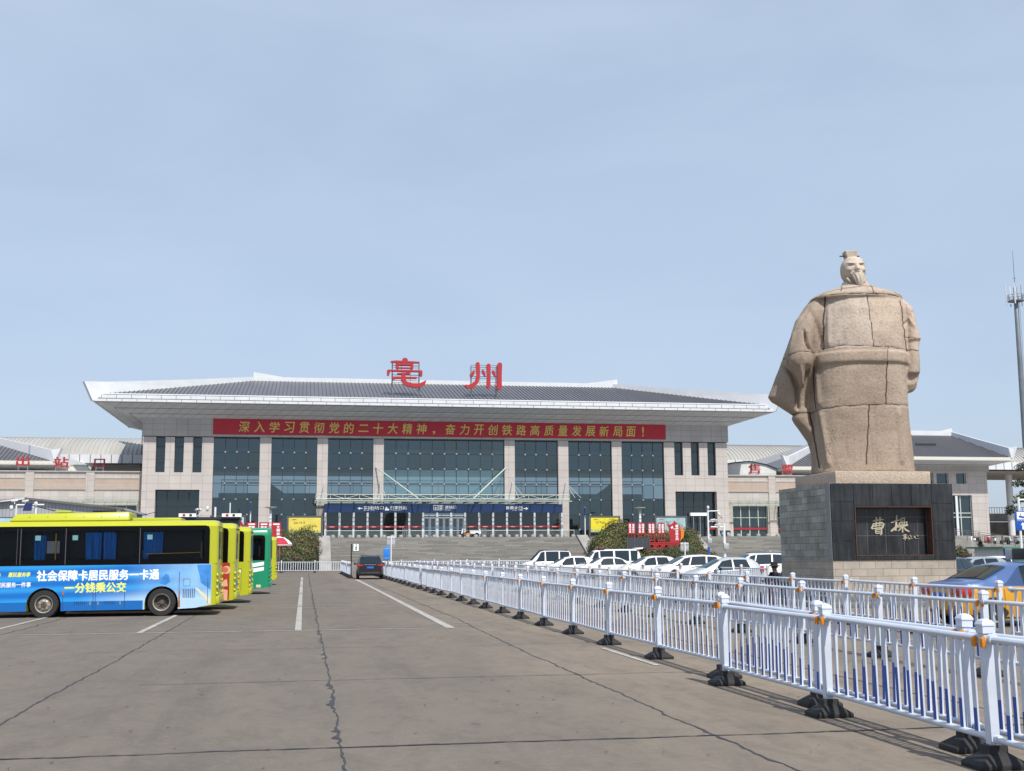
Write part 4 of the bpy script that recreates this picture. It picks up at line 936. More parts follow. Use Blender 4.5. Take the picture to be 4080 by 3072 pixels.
def wheel_on(t, x, y, r, w, style, side):
    key = (r, w, style)
    if key not in WHEELS:
        ty = MB().lathe([(r*.62, -w/2), (r*.93, -w/2), (r*.99, -w*.36), (r, -w*.2), (r, w*.2), (r*.99, w*.36), (r*.93, w/2), (r*.62, w/2), (r*.6, 0)], n=28, axis='y', cap=False)
        rm = MB()
        if style == 'bus':
            rm.lathe([(r*.62, w*.47), (r*.6, w*.52), (r*.55, w*.44), (r*.5, w*.2), (r*.42, w*.16), (r*.24, w*.3), (r*.2, w*.42), (0.01, w*.44)], n=28, axis='y', cap=False)
            for k in range(8):
                a = 2*PI*k/8; rm.lathe([(.02, w*.2), (.02, w*.34)], (math.cos(a)*r*.33, 0, math.sin(a)*r*.33), 6, 'y')
        elif style == 'busrear':
            rm.lathe([(r*.62, w*.47), (r*.6, w*.5), (r*.54, w*.4), (r*.5, -w*.1), (r*.36, -w*.16), (r*.2, -w*.1), (r*.17, w*.1), (0.01, w*.12)], n=28, axis='y', cap=False)
            for k in range(8):
                a = 2*PI*k/8; rm.lathe([(.022, -w*.2), (.022, 0)], (math.cos(a)*r*.3, 0, math.sin(a)*r*.3), 6, 'y')
        else:
            rm.lathe([(r*.66, w*.46), (r*.64, w*.5), (r*.6, w*.42), (r*.58, 0.02), (r*.1, 0.02)], n=28, axis='y', cap=False, mi=0)
            rm.m[-28:] = [1]*28
            n = 5 if style == 'five' else 10
            for k in range(n):
                a = 2*PI*k/n; ca, sa = math.cos(a), math.sin(a); q = r*(.11 if n == 5 else .055)
                rm.hexa([(ca*r*.08-sa*q, -w*.25, sa*r*.08+ca*q), (ca*r*.08+sa*q, -w*.25, sa*r*.08-ca*q), (ca*r*.62+sa*q*.8, -w*.3, sa*r*.62-ca*q*.8), (ca*r*.62-sa*q*.8, -w*.3, sa*r*.62+ca*q*.8),
                         (ca*r*.08-sa*q, -w*.42, sa*r*.08+ca*q), (ca*r*.08+sa*q, -w*.42, sa*r*.08-ca*q), (ca*r*.62+sa*q*.8, -w*.44, sa*r*.62-ca*q*.8), (ca*r*.62-sa*q*.8, -w*.44, sa*r*.62+ca*q*.8)])
            rm.lathe([(r*.14, w*.2), (r*.13, w*.45), (.01, w*.47)], n=14, axis='y')
        a = ty.build('wheel', TYRE, None, smooth=45); 
        if 'bus' in style:
            rr_ = [math.hypot(sum(rm.v[i][0] for i in f)/len(f), sum(rm.v[i][2] for i in f)/len(f)) for f in rm.f]
            rm.m = [0 if (q > r*.535 or (style == 'bus' and r*.19 < q < r*.36)) else 1 for q in rr_]
        b = rm.build('rim', [RUSTRIM, HUBD] if 'bus' in style else [RIM, BLKP], None, smooth=30)
        WHEELS[key] = (a.data, b.data); bpy.data.objects.remove(a); bpy.data.objects.remove(b)
    A, B = WHEELS[key]
    a = bpy.data.objects.new('wheel', A); COL.objects.link(a); a.parent = t; a.location = (x, y, r); a.rotation_euler = (0, rnd.uniform(0, 1), 0)
    if side > 0: a.rotation_euler = (0, 0, PI)
    b = bpy.data.objects.new('rim', B); COL.objects.link(b); b.parent = a
def car(name, label, cat, spec, loc, rz, group=None):
    """car along +x, front at +x. spec keys give the side profile; the skin is lofted through it and the panes follow the skin"""
    t = thing(name, label, cat, loc, rz, group)
    L, W = spec['L'], spec['W']; top, belt = spec['top'], spec['belt']; g0 = spec.get('clear', .2); tumble = spec.get('tumble', .30)
    plan = spec.get('plan', [(0, .80), (.05, .92), (.16, .985), (.35, 1), (.7, 1), (.86, .97), (.95, .88), (1, .74)])
    hw = lambda x: smo(plan, x/L, .02)*W/2
    zt = lambda x: smo(top, x); zb_ = lambda x: smo(belt, x)
    zb = lambda x: min(zb_(x), zt(x)-.012)
    low = spec.get('low', [(0, .42), (.10, .28), (.6, g0), (L-.7, g0), (L-.12, .22), (L, .34)])
    zl = lambda x: smo(low, x)
    def wt(x): h = zt(x)-zb(x); return hw(x)*.955-tumble*h*(1 if h > .15 else h/.15)
    crown = spec.get('crown', .03)
    def half(x):
        w, zl_, b, z = hw(x), zl(x), zb(x), zt(x); k = min(1, (z-b)/.2); h = b-zl_; q = wt(x)
        return [(0, zl_), (w*.80, zl_), (w*.955, zl_+.05), (w*.99, zl_+h*.22), (w, zl_+h*.5), (w*.992, zl_+h*.78), (w*.975, b-.02), (w*.955, b), (q, z-.055*k), (q-.05*k-.002, z-.018*k), (q*.6, z+crown*.55*k), (0, z+crown*k)]
    xs = sorted(set([0, .02, .06, .12]+[L*i/44 for i in range(1, 44)]+[L-.12, L-.06, L-.02, L]))
    rings = []
    for x in xs:
        h = half(x); rings.append([(x-L/2, y, z) for y, z in h]+[(x-L/2, -y, z) for y, z in h[-2:0:-1]])
    mb = MB(); mb.loft(rings)
    two = spec.get('two'); op = spec.get('open')
    n = len(rings[0])
    if two:
        for i in range(len(mb.f)):
            if len(mb.f[i]) == 4:
                j = i % n; jj = j if j < n//2 else n-1-j
                if jj <= 5: mb.m[i] = 1
            else: mb.m[i] = 1
    if op:
        keep = [i for i, f in enumerate(mb.f) if not (len(f) == 4 and i % n in (7, 14) and op[0] < sum(mb.v[q][0] for q in f)/4+L/2 < op[1])]
        mb.f = [mb.f[i] for i in keep]; mb.m = [mb.m[i] for i in keep]
    P = spec['paint']; body = mb.build('body', [P, two or P], t, smooth=32)
    OFF = .012
    def side_pt(x, v, sg, off=OFF):
        A = (hw(x)*.955, zb(x)); q = wt(x); k = min(1, (zt(x)-zb(x))/.2); B = (q, zt(x)-.055*k)
        return (x-L/2, sg*(A[0]+(B[0]-A[0])*v+off), A[1]+(B[1]-A[1])*v)
    def side_win(nm, xb0, xb1, xt0, xt1, v0=.03, v1=.97, m=GLS, sides=(-1, 1), off=OFF):
        for sg in sides:
            MB().grid(lambda u, v: side_pt((xb0+(xb1-xb0)*u)*(1-v)+(xt0+(xt1-xt0)*u)*v, v0+(v1-v0)*v, sg, off), 8, 5, flip=sg > 0).build(nm, m, t, recalc=False, smooth=True)
    def top_pane(nm, xa, xb, m=GLS, fr=.93, off=.012, ya=None):
        def f(u, v):
            x = xa+(xb-xa)*u; s = (v*2-1)*fr; q = wt(x); z = zt(x)+crown*(1-s*s)-.03*abs(s)**6
            dz = (zt(x+.02)-zt(x-.02))/.04; l = math.hypot(1, dz); return (x-L/2-dz/l*off, s*q, z+off/l)
        MB().grid(f, 8, 10).build(nm, m, t, recalc=True, smooth=True)
    for w in spec['side']: side_win('side_window', *w)
    top_pane('windscreen', *spec['wind']); top_pane('rear_window', *spec['rear'])
    for xw in spec['wheels']:
        for sg in (-1, 1):
            r = spec['wr']; yw = hw(xw)
            ar = MB(); a_ = [(xw-L/2+(r+.065)*math.cos(PI*k/14), r+(r+.065)*math.sin(PI*k/14)) for k in range(15)]
            ar.prism([(xw-L/2+r*.8, zl(xw)+.02)]+a_+[(xw-L/2-r*.8, zl(xw)+.02)], 'y', sg*(yw-.12), sg*(yw+.004)); ar.build('wheel_arch', BLKP, t)
            wheel_on(t, xw-L/2, sg*(yw-.085), r, .2, spec.get('rim', 'five'), -sg if False else sg)
    for sg in (-1, 1):
        x = spec['mirror']; y = hw(x)*.955
        m = MB(); m.lathe([(.02, -.09), (.075, -.07), (.09, 0), (.075, .07), (.02, .09)], (x-L/2, sg*(y+.13), zb(x)+.08), 10, 'y'); m.bar((x-L/2+.02, sg*(y-.04), zb(x)+.03), (x-L/2, sg*(y+.1), zb(x)+.06), .05); m.build('wing_mirror', spec.get('mirror_paint', P), t, smooth=True)
    for lampname, m, x0, x1, f0, f1, z0, z1 in spec['lamps']:
        for sg in (-1, 1):
            def f(u, v):
                # wraps round the corner of the body: u runs along the plan outline
                if f0 < 0:   # side wrap
                    x = x0+(x1-x0)*u; return (x-L/2, sg*(hw(x)+.008), z0+(z1-z0)*v)
                y = (f0+(f1-f0)*u)
                xe = 0 if x0 < L/2 else L
                # solve plan outline for this y
                xx = x0
                return (xx-L/2, sg*y, z0+(z1-z0)*v)
            MB().hexa([(x0-L/2, sg*f0, z0), (x1-L/2, sg*f0, z0), (x1-L/2, sg*f1, z0), (x0-L/2, sg*f1, z0), (x0-L/2, sg*f0, z1), (x1-L/2, sg*f0, z1), (x1-L/2, sg*f1, z1), (x0-L/2, sg*f1, z1)]).build(lampname, m, t, bevel=.02)
    for nm, m, b in spec.get('boxes', []):
        MB().box(b[0]-L/2, b[1]-L/2, *b[2:]).build(nm, m, t, bevel=min(.02, (b[1]-b[0])/3, (b[5]-b[4])/3))
    for xh in spec.get('handles', []):
        for sg in (-1, 1): y = hw(xh); MB().box(xh-L/2-.09, xh-L/2+.09, sg*y-.02, sg*y+.02, zb(xh)-.12, zb(xh)-.09).build('door_handle', spec.get('handle_mat', P), t)
    sm = MB()
    for xsm in spec.get('seams', []):
        for sg in (-1, 1):
            zs = [zl(xsm)+.08+(zb(xsm)-zl(xsm)-.08)*k/6 for k in range(7)]
            for a, b in zip(zs, zs[1:]):
                def yy(z): 
                    h = zb(xsm)-zl(xsm); f = (z-zl(xsm))/h; return hw(xsm)*lerp([(0, .955), (.22, .99), (.5, 1), (.78, .992), (.97, .975), (1, .955)], f)
                sm.add([(xsm-L/2-.006, sg*(yy(a)+.004), a), (xsm-L/2+.006, sg*(yy(a)+.004), a), (xsm-L/2+.006, sg*(yy(b)+.004), b), (xsm-L/2-.006, sg*(yy(b)+.004), b)], [(0, 1, 2, 3)])
    if sm.v: sm.build('door_gap', BLKP, t, recalc=False)
    return t, dict(hw=hw, zt=zt, zb=zb, wt=wt, side_pt=side_pt, L=L)
PW = paint('white_paint', (.74, .75, .76)); PS = paint('silver_paint', (.50, .53, .55), .25); PB = paint('black_paint', (.012, .012, .014), 0, .2)
PGY = paint('grey_paint', (.36, .38, .40), .3); PDK = paint('dark_blue_paint', (.02, .024, .035)); 
def suv(paint_, **k):
    s = dict(L=4.7, W=1.88, paint=paint_, clear=.24, tumble=.33,
      top=[(0, .95), (.05, 1.05), (.55, 1.52), (.9, 1.64), (1.6, 1.68), (2.6, 1.66), (3.0, 1.58), (3.75, 1.10), (4.3, 1.0), (4.6, .86), (4.7, .72)],
      belt=[(0, .98), (.5, 1.07), (2.5, 1.02), (3.75, .99), (4.3, .93), (4.6, .8), (4.7, .66)],
      side=[(1.75, 2.75, 1.7, 2.55), (2.83, 3.62, 2.63, 2.95), (.62, 1.66, .95, 1.6)], wind=(3.68, 2.98), rear=(.06, .58), wheels=(.88, 3.66), wr=.345, mirror=3.35,
      lamps=[('tail_lamp', TAIL, -.02, .30, .52, .90, .90, 1.02), ('head_lamp', LAMPW, 4.4, 4.66, .45, .80, .68, .80)], handles=(1.5, 2.55), seams=(1.7, 2.78, 3.55),
      boxes=[('grille', BLKP, (4.62, 4.72, -.45, .45, .42, .62)), ('number_plate', PLATE, (-.04, .0, -.24, .24, .74, .88)), ('lower_bumper', BLKP, (-.03, .1, -.7, .7, .34, .5))])
    s.update(k); return s
def hatch(paint_, L=3.6, H=1.46, **k):
    f = L/3.6; h = H/1.46
    s = dict(L=L, W=1.58, paint=paint_, clear=.2, tumble=.30,
      top=[(0, .8), (.03, .95*h), (.22*f, 1.25*h), (.45*f, 1.39*h), (.9*f, 1.46*h), (1.6*f, 1.46*h), (2.1*f, 1.36*h), (2.85*f, .96*h), (3.3*f, .84*h), (3.52*f, .72*h), (L, .6*h)],
      belt=[(0, .9*h), (.3*f, .96*h), (1.5*f, .89*h), (2.85*f, .84*h), (3.3*f, .76*h), (3.52*f, .66*h), (L, .55*h)],
      side=[(.62*f, 1.42*f, .8*f, 1.45*f), (1.5*f, 2.55*f, 1.53*f, 2.0*f)], wind=(2.78*f, 2.1*f), rear=(.06, .38*f), wheels=(.62*f, 2.95*f), wr=.285, mirror=2.35*f,
      lamps=[('tail_lamp', TAIL, -.01, .16, .44, .755, .78, 1.08), ('head_lamp', LAMPW, L-.42, L-.08, .38, .66, .56, .68)], handles=(.95*f, 1.72*f), seams=(.58*f, 1.46*f, 2.5*f), boxes=[('grille', BLKP, (L-.1, L+.01, -.4, .4, .3, .46)), ('number_plate', PLATE, (-.035, .01, -.22, .22, .5, .63))])
    s.update(k); return s
def sedan(paint_, **k):
    s = dict(L=4.55, W=1.76, paint=paint_, clear=.19, tumble=.36,
      top=[(0, .78), (.04, .98), (.75, 1.04), (1.45, 1.38), (1.8, 1.44), (2.5, 1.44), (2.95, 1.33), (3.6, .98), (4.2, .86), (4.45, .74), (4.55, .6)],
      belt=[(0, .84), (.3, .93), (1.2, .95), (2.5, .92), (3.6, .88), (4.2, .8), (4.45, .68), (4.55, .55)],
      side=[(1.02, 1.92, 1.35, 1.95), (2.0, 3.18, 2.02, 2.72)], wind=(3.5, 2.86), rear=(.82, 1.5), wheels=(.95, 3.6), wr=.31, mirror=3.0,
      lamps=[('tail_lamp', TAIL, -.015, .3, .42, .83, .72, .9), ('head_lamp', LAMPW, 4.15, 4.47, .42, .72, .6, .73)], handles=(1.35, 2.3), seams=(1.1, 1.96, 3.0), boxes=[('grille', BLKP, (4.46, 4.565, -.42, .42, .3, .46)), ('number_plate', PLATE, (-.035, .01, -.22, .22, .62, .74))])
    s.update(k); return s
def minivan(paint_, L=3.95, H=1.92, nose=.75, **k):
    s = dict(L=L, W=1.66, paint=paint_, clear=.22, tumble=.17, crown=.04,
      top=[(0, 1.0), (.03, 1.45), (.12, H-.16), (.3, H-.03), (1.2, H), (L-1.75, H-.01), (L-1.45, H-.10), (L-nose, 1.12), (L-.25, 1.0), (L-.06, .84), (L, .62)],
      belt=[(0, 1.08), (L-1.2, 1.08), (L-nose, 1.05), (L-.25, .92), (L-.06, .76), (L, .55)],
      side=[(.22, 1.0, .26, 1.0), (1.1, 2.1, 1.1, 2.1), (2.2, L-.98, 2.2, L-1.5)], wind=(L-nose-.05, L-1.48), rear=(.035, .12), wheels=(.72, L-.72), wr=.30, mirror=L-1.0,
      lamps=[('tail_lamp', TAIL, -.01, .1, .6, .78, .85, 1.35), ('head_lamp', LAMPW, L-.36, L-.06, .4, .7, .66, .84)], handles=(1.2, L-1.65), seams=(1.05, 2.15, L-.95), boxes=[('grille', BLKP, (L-.1, L+.01, -.42, .42, .34, .52)), ('number_plate', PLATE, (-.035, .01, -.22, .22, .6, .73))])
    s.update(k); return s
def vehicles():
    az = lambda d: R(90-d)     # compass-like heading from +Y to blender z-rotation of +x
    # black car leaving through the lane of barriers
    P = paint('black_suv_paint', (.02, .016, .022), .2, .22)
    t, q = car('parked_car', 'black car seen from behind in the barrier lane left of centre', 'car', suv(P), (4.68, 85.6, 0), az(2))
    MB().box(-2.34, -2.1, -.62, .62, .44, .5).build('bumper_trim', CHROME, t); MB().box(-1.9, .6, -.62, -.57, 1.70, 1.74).build('roof_rail', CHROME, t); MB().box(-1.9, .6, .57, .62, 1.70, 1.74).build('roof_rail', CHROME, t)
    for y in (-.55, .55): MB().box(-2.36, -2.2, y-.14, y+.14, .42, .49).build('exhaust_tip', CHROME, t, bevel=.02)
    MB().box(-2.35, -2.25, -.42, .42, 1.0, 1.03).build('boot_trim', CHROME, t)
    # white van
    t, q = car('parked_van', 'white minivan at the left end of the parked vehicles before the main stairs', 'van', minivan(PW, 4.0, 1.95), (18.6, 90.5, 0), az(272))
    MB().box(-1.7, .55, -.62, .62, 1.955, 1.99).build('roof_cover', BLKP, t, bevel=.015)
    # white police van with red light bar
    t, q = car('police_van', 'white van with a red light bar on its roof and a rear spoiler', 'van', minivan(PW, 5.1, 1.98, 1.05, side=[(.35, .85, .28, .85), (.98, 2.05, .98, 2.05), (2.2, 3.2, 2.2, 3.2), (3.32, 4.05, 3.32, 3.62)], wind=(4.0, 3.62), wheels=(.95, 4.05), wr=.33, top=[(0, 1.0), (.03, 1.45), (.12, 1.85), (.3, 1.97), (1.2, 1.98), (3.2, 1.96), (3.6, 1.84), (4.1, 1.3), (4.75, 1.08), (5.02, .88), (5.1, .6)], belt=[(0, 1.12), (3.4, 1.1), (4.1, 1.07), (4.75, 1.0), (5.02, .8), (5.1, .55)]), (22.15, 85.5, 0), az(268))
    MB().box(.35, .7, -.6, -.05, 2.0, 2.15).build('light_bar', mat('red_lens', (.5, .01, .02), .15, coat=.5), t, bevel=.04); MB().box(.35, .7, .05, .6, 2.0, 2.15).build('light_bar', mat('smoke_lens', (.12, .05, .06), .15, coat=.5), t, bevel=.04); MB().box(.3, .75, -.62, .62, 1.95, 1.999).build('light_bar_base', BLKP, t)
    MB().hexa([(-2.65, -.7, 2.0), (-2.2, -.7, 1.96), (-2.2, .7, 1.96), (-2.65, .7, 2.0), (-2.7, -.7, 2.13), (-2.3, -.7, 2.08), (-2.3, .7, 2.08), (-2.7, .7, 2.13)]).build('spoiler', PW, t, bevel=.02)
    # row of parked cars, noses to the left
    car('parked_car', 'white hatchback half hidden between the white minivan and the police van', 'car', hatch(PW, 3.9, 1.5, W=1.7), (18.2, 81, 0), az(272))
    car('parked_car', 'white saloon with tinted windows in front of the police van', 'car', sedan(PW), (20.4, 78.5, 0), az(270))
    car('parked_car', 'white car with a dark roof between the white saloon and the white estate', 'car', hatch(paint('pearl_paint', (.7, .7, .72)), 4.0, 1.5, W=1.72), (22.7, 76.5, 0), az(268))
    t, q = car('parked_car', 'long white crossover with dark windows left of the silver hatchback', 'car', suv(PW, L=4.75, side=[(1.75, 2.75, 1.7, 2.55), (2.83, 3.9, 2.63, 3.05), (.72, 1.66, 1.05, 1.6)], top=[(0, .95), (.05, 1.05), (.5, 1.38), (1.0, 1.53), (1.8, 1.58), (2.6, 1.55), (3.1, 1.44), (3.9, 1.02), (4.4, .9), (4.66, .78), (4.75, .66)], belt=[(0, .96), (.5, 1.02), (2.5, .97), (3.9, .93), (4.4, .84), (4.66, .72), (4.75, .6)], wind=(3.85, 3.08), rear=(.06, .52)), (23.2, 69, 0), az(270))
    car('parked_car', 'silver hatchback with a red tail lamp nearest the statue plinth', 'car', hatch(PS, 3.65, 1.47), (19.75, 54.2, 0), az(271))
    t, q = car('parked_car', 'white car with roof rails behind the silver hatchback', 'car', suv(PW, W=1.82), (26.2, 66, 0), az(272))
    for y in (-.6, .6): MB().box(-1.6, .4, y-.03, y+.03, 1.69, 1.74).build('roof_rail', BLKP, t)
    car('parked_car', 'white car with dark windows left of the grey pickup', 'car', hatch(PW, 4.0, 1.55, W=1.75), (32.2, 78, 0), az(80))
    # grey pickup: cab plus open bed
    t, q = car('pickup_truck', 'pale grey double-cab pickup with a roll bar left of the plinth', 'pickup', dict(L=5.2, W=1.75, paint=PGY, clear=.3, tumble=.25,
      top=[(0, 1.02), (1.7, 1.03), (1.78, 1.08), (1.95, 1.68), (2.2, 1.74), (3.1, 1.74), (3.4, 1.62), (4.0, 1.1), (4.9, 1.0), (5.1, .85), (5.2, .65)], belt=[(0, .98), (1.7, 1.0), (4.0, 1.02), (4.9, .94), (5.1, .8), (5.2, .6)],
      side=[(2.05, 2.7, 2.05, 2.68), (2.78, 3.65, 2.76, 3.3)], wind=(3.92, 3.42), rear=(1.8, 1.95), wheels=(1.0, 4.2), wr=.35, mirror=3.6, lamps=[('tail_lamp', TAIL, -.01, .1, .65, .82, .7, .98), ('head_lamp', LAMPW, 4.9, 5.12, .45, .76, .72, .9)], handles=(2.3, 3.0), seams=(1.8, 2.74, 3.7), boxes=[('number_plate', PLATE, (-.035, .01, -.22, .22, .6, .73))]), (31.9, 76, 0), az(95))
    rb = MB(); 
    for y in (-.75, .75): rb.tube([(-1.0, y, 1.0), (-1.0, y, 1.7), (-.85, y*.9, 1.82)], .04, 8)
    rb.tube([(-.85, -.68, 1.82), (-.85, .68, 1.82)], .04, 8); rb.build('roll_bar', PGY, t, smooth=True)
    # right of the plinth
    car('parked_car', 'black saloon parked just right of the plinth behind the taxi', 'car', sedan(PDK), (29.6, 50.8, 0), az(55))
    car('parked_car', 'silver hatchback at the right behind the black saloon', 'car', hatch(PGY, 3.9, 1.4, W=1.7), (35.4, 58.5, 0), az(268))
    car('parked_car', 'white car at the right edge behind the taxi roof', 'car', hatch(PW, 4.0, 1.42, W=1.72), (38.4, 60, 0), az(75))
    car('parked_car', 'dark car right of the black saloon under the small pine', 'car', sedan(paint('graphite_paint', (.06, .065, .075), .3)), (37.0, 68, 0), az(85))
    # taxi
    PBL = paint('taxi_blue', (.085, .15, .34), .3, .26); PYE = paint('taxi_yellow', (.62, .30, .012), 0, .3)
    t, q = car('taxi', 'blue and yellow taxi with a black roof sign cut by the right edge', 'taxi', sedan(PBL, two=PYE, rim='ten', side=[(1.08, 2.0, 1.6, 2.03), (2.1, 3.22, 2.12, 2.74)], wheels=(.80, 3.6), rear=(.68, 1.34), open=(1.62, 2.62), plan=[(0, .70), (.04, .86), (.12, .97), (.3, 1), (.7, 1), (.86, .97), (.95, .88), (1, .74)], boxes=[('number_plate', PLATE, (-.035, .01, -.22, .22, .66, .79))], top=[(0, .82), (.04, 1.0), (.62, 1.06), (1.36, 1.39), (1.8, 1.46), (2.5, 1.46), (2.95, 1.35), (3.6, .98), (4.2, .86), (4.45, .74), (4.55, .6)], wr=.315), (16.97, 25.85, 0), az(86))
    gl = glass('taxi_side_glass', (.75, .78, .8), .05, .05, .02, (.1, .1, .1))
    for c in kids(t):
        if c.name.startswith('side_window'): c.data.materials[0] = gl
    for xb in (2.05,):
        for sg in (-1, 1): MB().bar(q['side_pt'](xb, 0, sg, 0), q['side_pt'](xb+.01, 1, sg, 0), .09, .03).build('door_pillar', PBL, t)
    MB().box(-1.3, .9, -.7, .7, .28, .62).build('cabin_floor', BLKP, t)
    seat = mat('taxi_seat_cover', (.55, .53, .50), .9)
    for y in (-.36, .36):
        for xx in (-.75, .25):
            s_ = MB().loft([[(xx+.1-.1*k-.07, y-.2+abs(k-.5)*.04, .55+.62*k), (xx+.1-.1*k+.07, y-.2+abs(k-.5)*.04, .55+.62*k), (xx+.1-.1*k+.07, y+.2-abs(k-.5)*.04, .55+.62*k), (xx+.1-.1*k-.07, y+.2-abs(k-.5)*.04, .55+.62*k)] for k in (0, .5, .8, 1)]).build('seat', seat, t, bevel=.03)
    sg = MB().box(-.05, .22, -.62, .30, 1.53, 1.80).build('roof_sign', mat('sign_black', (.012, .012, .014), .35), t, bevel=.02)
    MB().box(-.02, .19, .31, .6, 1.53, 1.79).build('sign_end', mat('sign_grey', (.4, .4, .42), .4), t, bevel=.02); MB().box(0, .16, -.3, .3, 1.47, 1.528).build('sign_mount', CHROME, t)
    for z, w_ in ((.98, .5), (.92, .55)):
        MB().box(-1.30, -1.30+w_, -.846, -.842, z, z+.035)
    return t
vehicles()
# ------------------------------------------------------------------ buses (rear at local x = 0, nose at -L, camera side at y = 0)
BUSY = paint('bus_yellow', (.43, .45, .010), 0, .3); BUSG = paint('bus_green', (.004, .24, .115), 0, .3)
BANDB = mat('bus_black_band', (.003, .003, .004), .12, var=.1, spec=.16)
BGL = glass('bus_glass', (.9, .92, .94), -.03, .02, .015, (.004, .004, .005))
CURT = mat('bus_curtain', (.03, .22, .62), .85, var=.25, scale=5, stretch=(3, 1, .3))
SEATB = mat('bus_interior', (.004, .005, .006), .7, var=.4, scale=3)
GRABY = mat('grab_rail_yellow', (.75, .42, .02), .35)
RUST = mat('rust_streak', (.30, .13, .045), .9, var=.4, scale=14)
def advert_material():
    m, n, L, b = nmat('blue_advert')
    tc = n.new('ShaderNodeTexCoord'); sp = n.new('ShaderNodeSeparateXYZ'); L(tc.outputs['Object'], sp.inputs[0])
    mp = n.new('ShaderNodeMapping'); mp.inputs['Scale'].default_value = (.35, 1, 1.6); mp.inputs['Rotation'].default_value = (0, .12, 0); L(tc.outputs['Object'], mp.inputs['Vector'])
    wv = n.new('ShaderNodeTexWave'); wv.wave_type = 'BANDS'; wv.bands_direction = 'Z'; wv.inputs['Scale'].default_value = .55; wv.inputs['Distortion'].default_value = 5; wv.inputs['Detail'].default_value = 1.5; wv.inputs['Detail Scale'].default_value = .5; L(mp.outputs['Vector'], wv.inputs['Vector'])
    rp = n.new('ShaderNodeValToRGB'); e = rp.color_ramp.elements
    e[0].position = .12; e[0].color = (.005, .15, .53, 1); e[1].position = .98; e[1].color = (.022, .30, .72, 1); L(wv.outputs['Fac'], rp.inputs[0])
    # the artwork pales towards its right end and turns deep blue along the skirt
    mr = n.new('ShaderNodeMapRange'); mr.inputs[1].default_value = -2.6; mr.inputs[2].default_value = -.9; L(sp.outputs['X'], mr.inputs[0])
    nz = n.new('ShaderNodeTexNoise'); nz.inputs['Scale'].default_value = 1.3; nz.inputs['Detail'].default_value = 2; L(tc.outputs['Object'], nz.inputs['Vector'])
    mu = n.new('ShaderNodeMath'); mu.operation = 'MULTIPLY'; L(mr.outputs[0], mu.inputs[0]); L(nz.outputs['Fac'], mu.inputs[1])
    m2 = n.new('ShaderNodeMath'); m2.operation = 'MULTIPLY'; m2.inputs[1].default_value = 1.35; m2.use_clamp = True; L(mu.outputs[0], m2.inputs[0])
    x = n.new('ShaderNodeMix'); x.data_type = 'RGBA'; x.inputs['B'].default_value = (.32, .57, .82, 1); L(m2.outputs[0], x.inputs['Factor']); L(rp.outputs[0], x.inputs['A'])
    # pale swoosh above the skirt between the wheels
    z1 = n.new('ShaderNodeMapRange'); z1.inputs[1].default_value = .50; z1.inputs[2].default_value = .78; z1.inputs[3].default_value = 1; z1.inputs[4].default_value = 0; L(sp.outputs['Z'], z1.inputs[0])
    x1 = n.new('ShaderNodeMapRange'); x1.inputs[1].default_value = -3.9; x1.inputs[2].default_value = -2.2; x1.inputs[3].default_value = 0; x1.inputs[4].default_value = .6; L(sp.outputs['X'], x1.inputs[0])
    mm = n.new('ShaderNodeMath'); mm.operation = 'MULTIPLY'; L(z1.outputs[0], mm.inputs[0]); L(x1.outputs[0], mm.inputs[1])
    y = n.new('ShaderNodeMix'); y.data_type = 'RGBA'; y.inputs['B'].default_value = (.60, .76, .88, 1); L(mm.outputs[0], y.inputs['Factor']); L(x.outputs['Result'], y.inputs['A'])
    sk = n.new('ShaderNodeMath'); sk.operation = 'LESS_THAN'; sk.inputs[1].default_value = .47; L(sp.outputs['Z'], sk.inputs[0])
    sx = n.new('ShaderNodeMath'); sx.operation = 'LESS_THAN'; sx.inputs[1].default_value = -2.12; L(sp.outputs['X'], sx.inputs[0])
    sm = n.new('ShaderNodeMath'); sm.operation = 'MULTIPLY'; L(sk.outputs[0], sm.inputs[0]); L(sx.outputs[0], sm.inputs[1])
    w = n.new('ShaderNodeMix'); w.data_type = 'RGBA'; w.inputs['B'].default_value = (.004, .13, .44, 1); L(sm.outputs[0], w.inputs['Factor']); L(y.outputs['Result'], w.inputs['A'])
    L(w.outputs['Result'], b.inputs['Base Color']); b.inputs['Roughness'].default_value = .3; b.inputs['Coat Weight'].default_value = .3
    return m
ADV = advert_material()
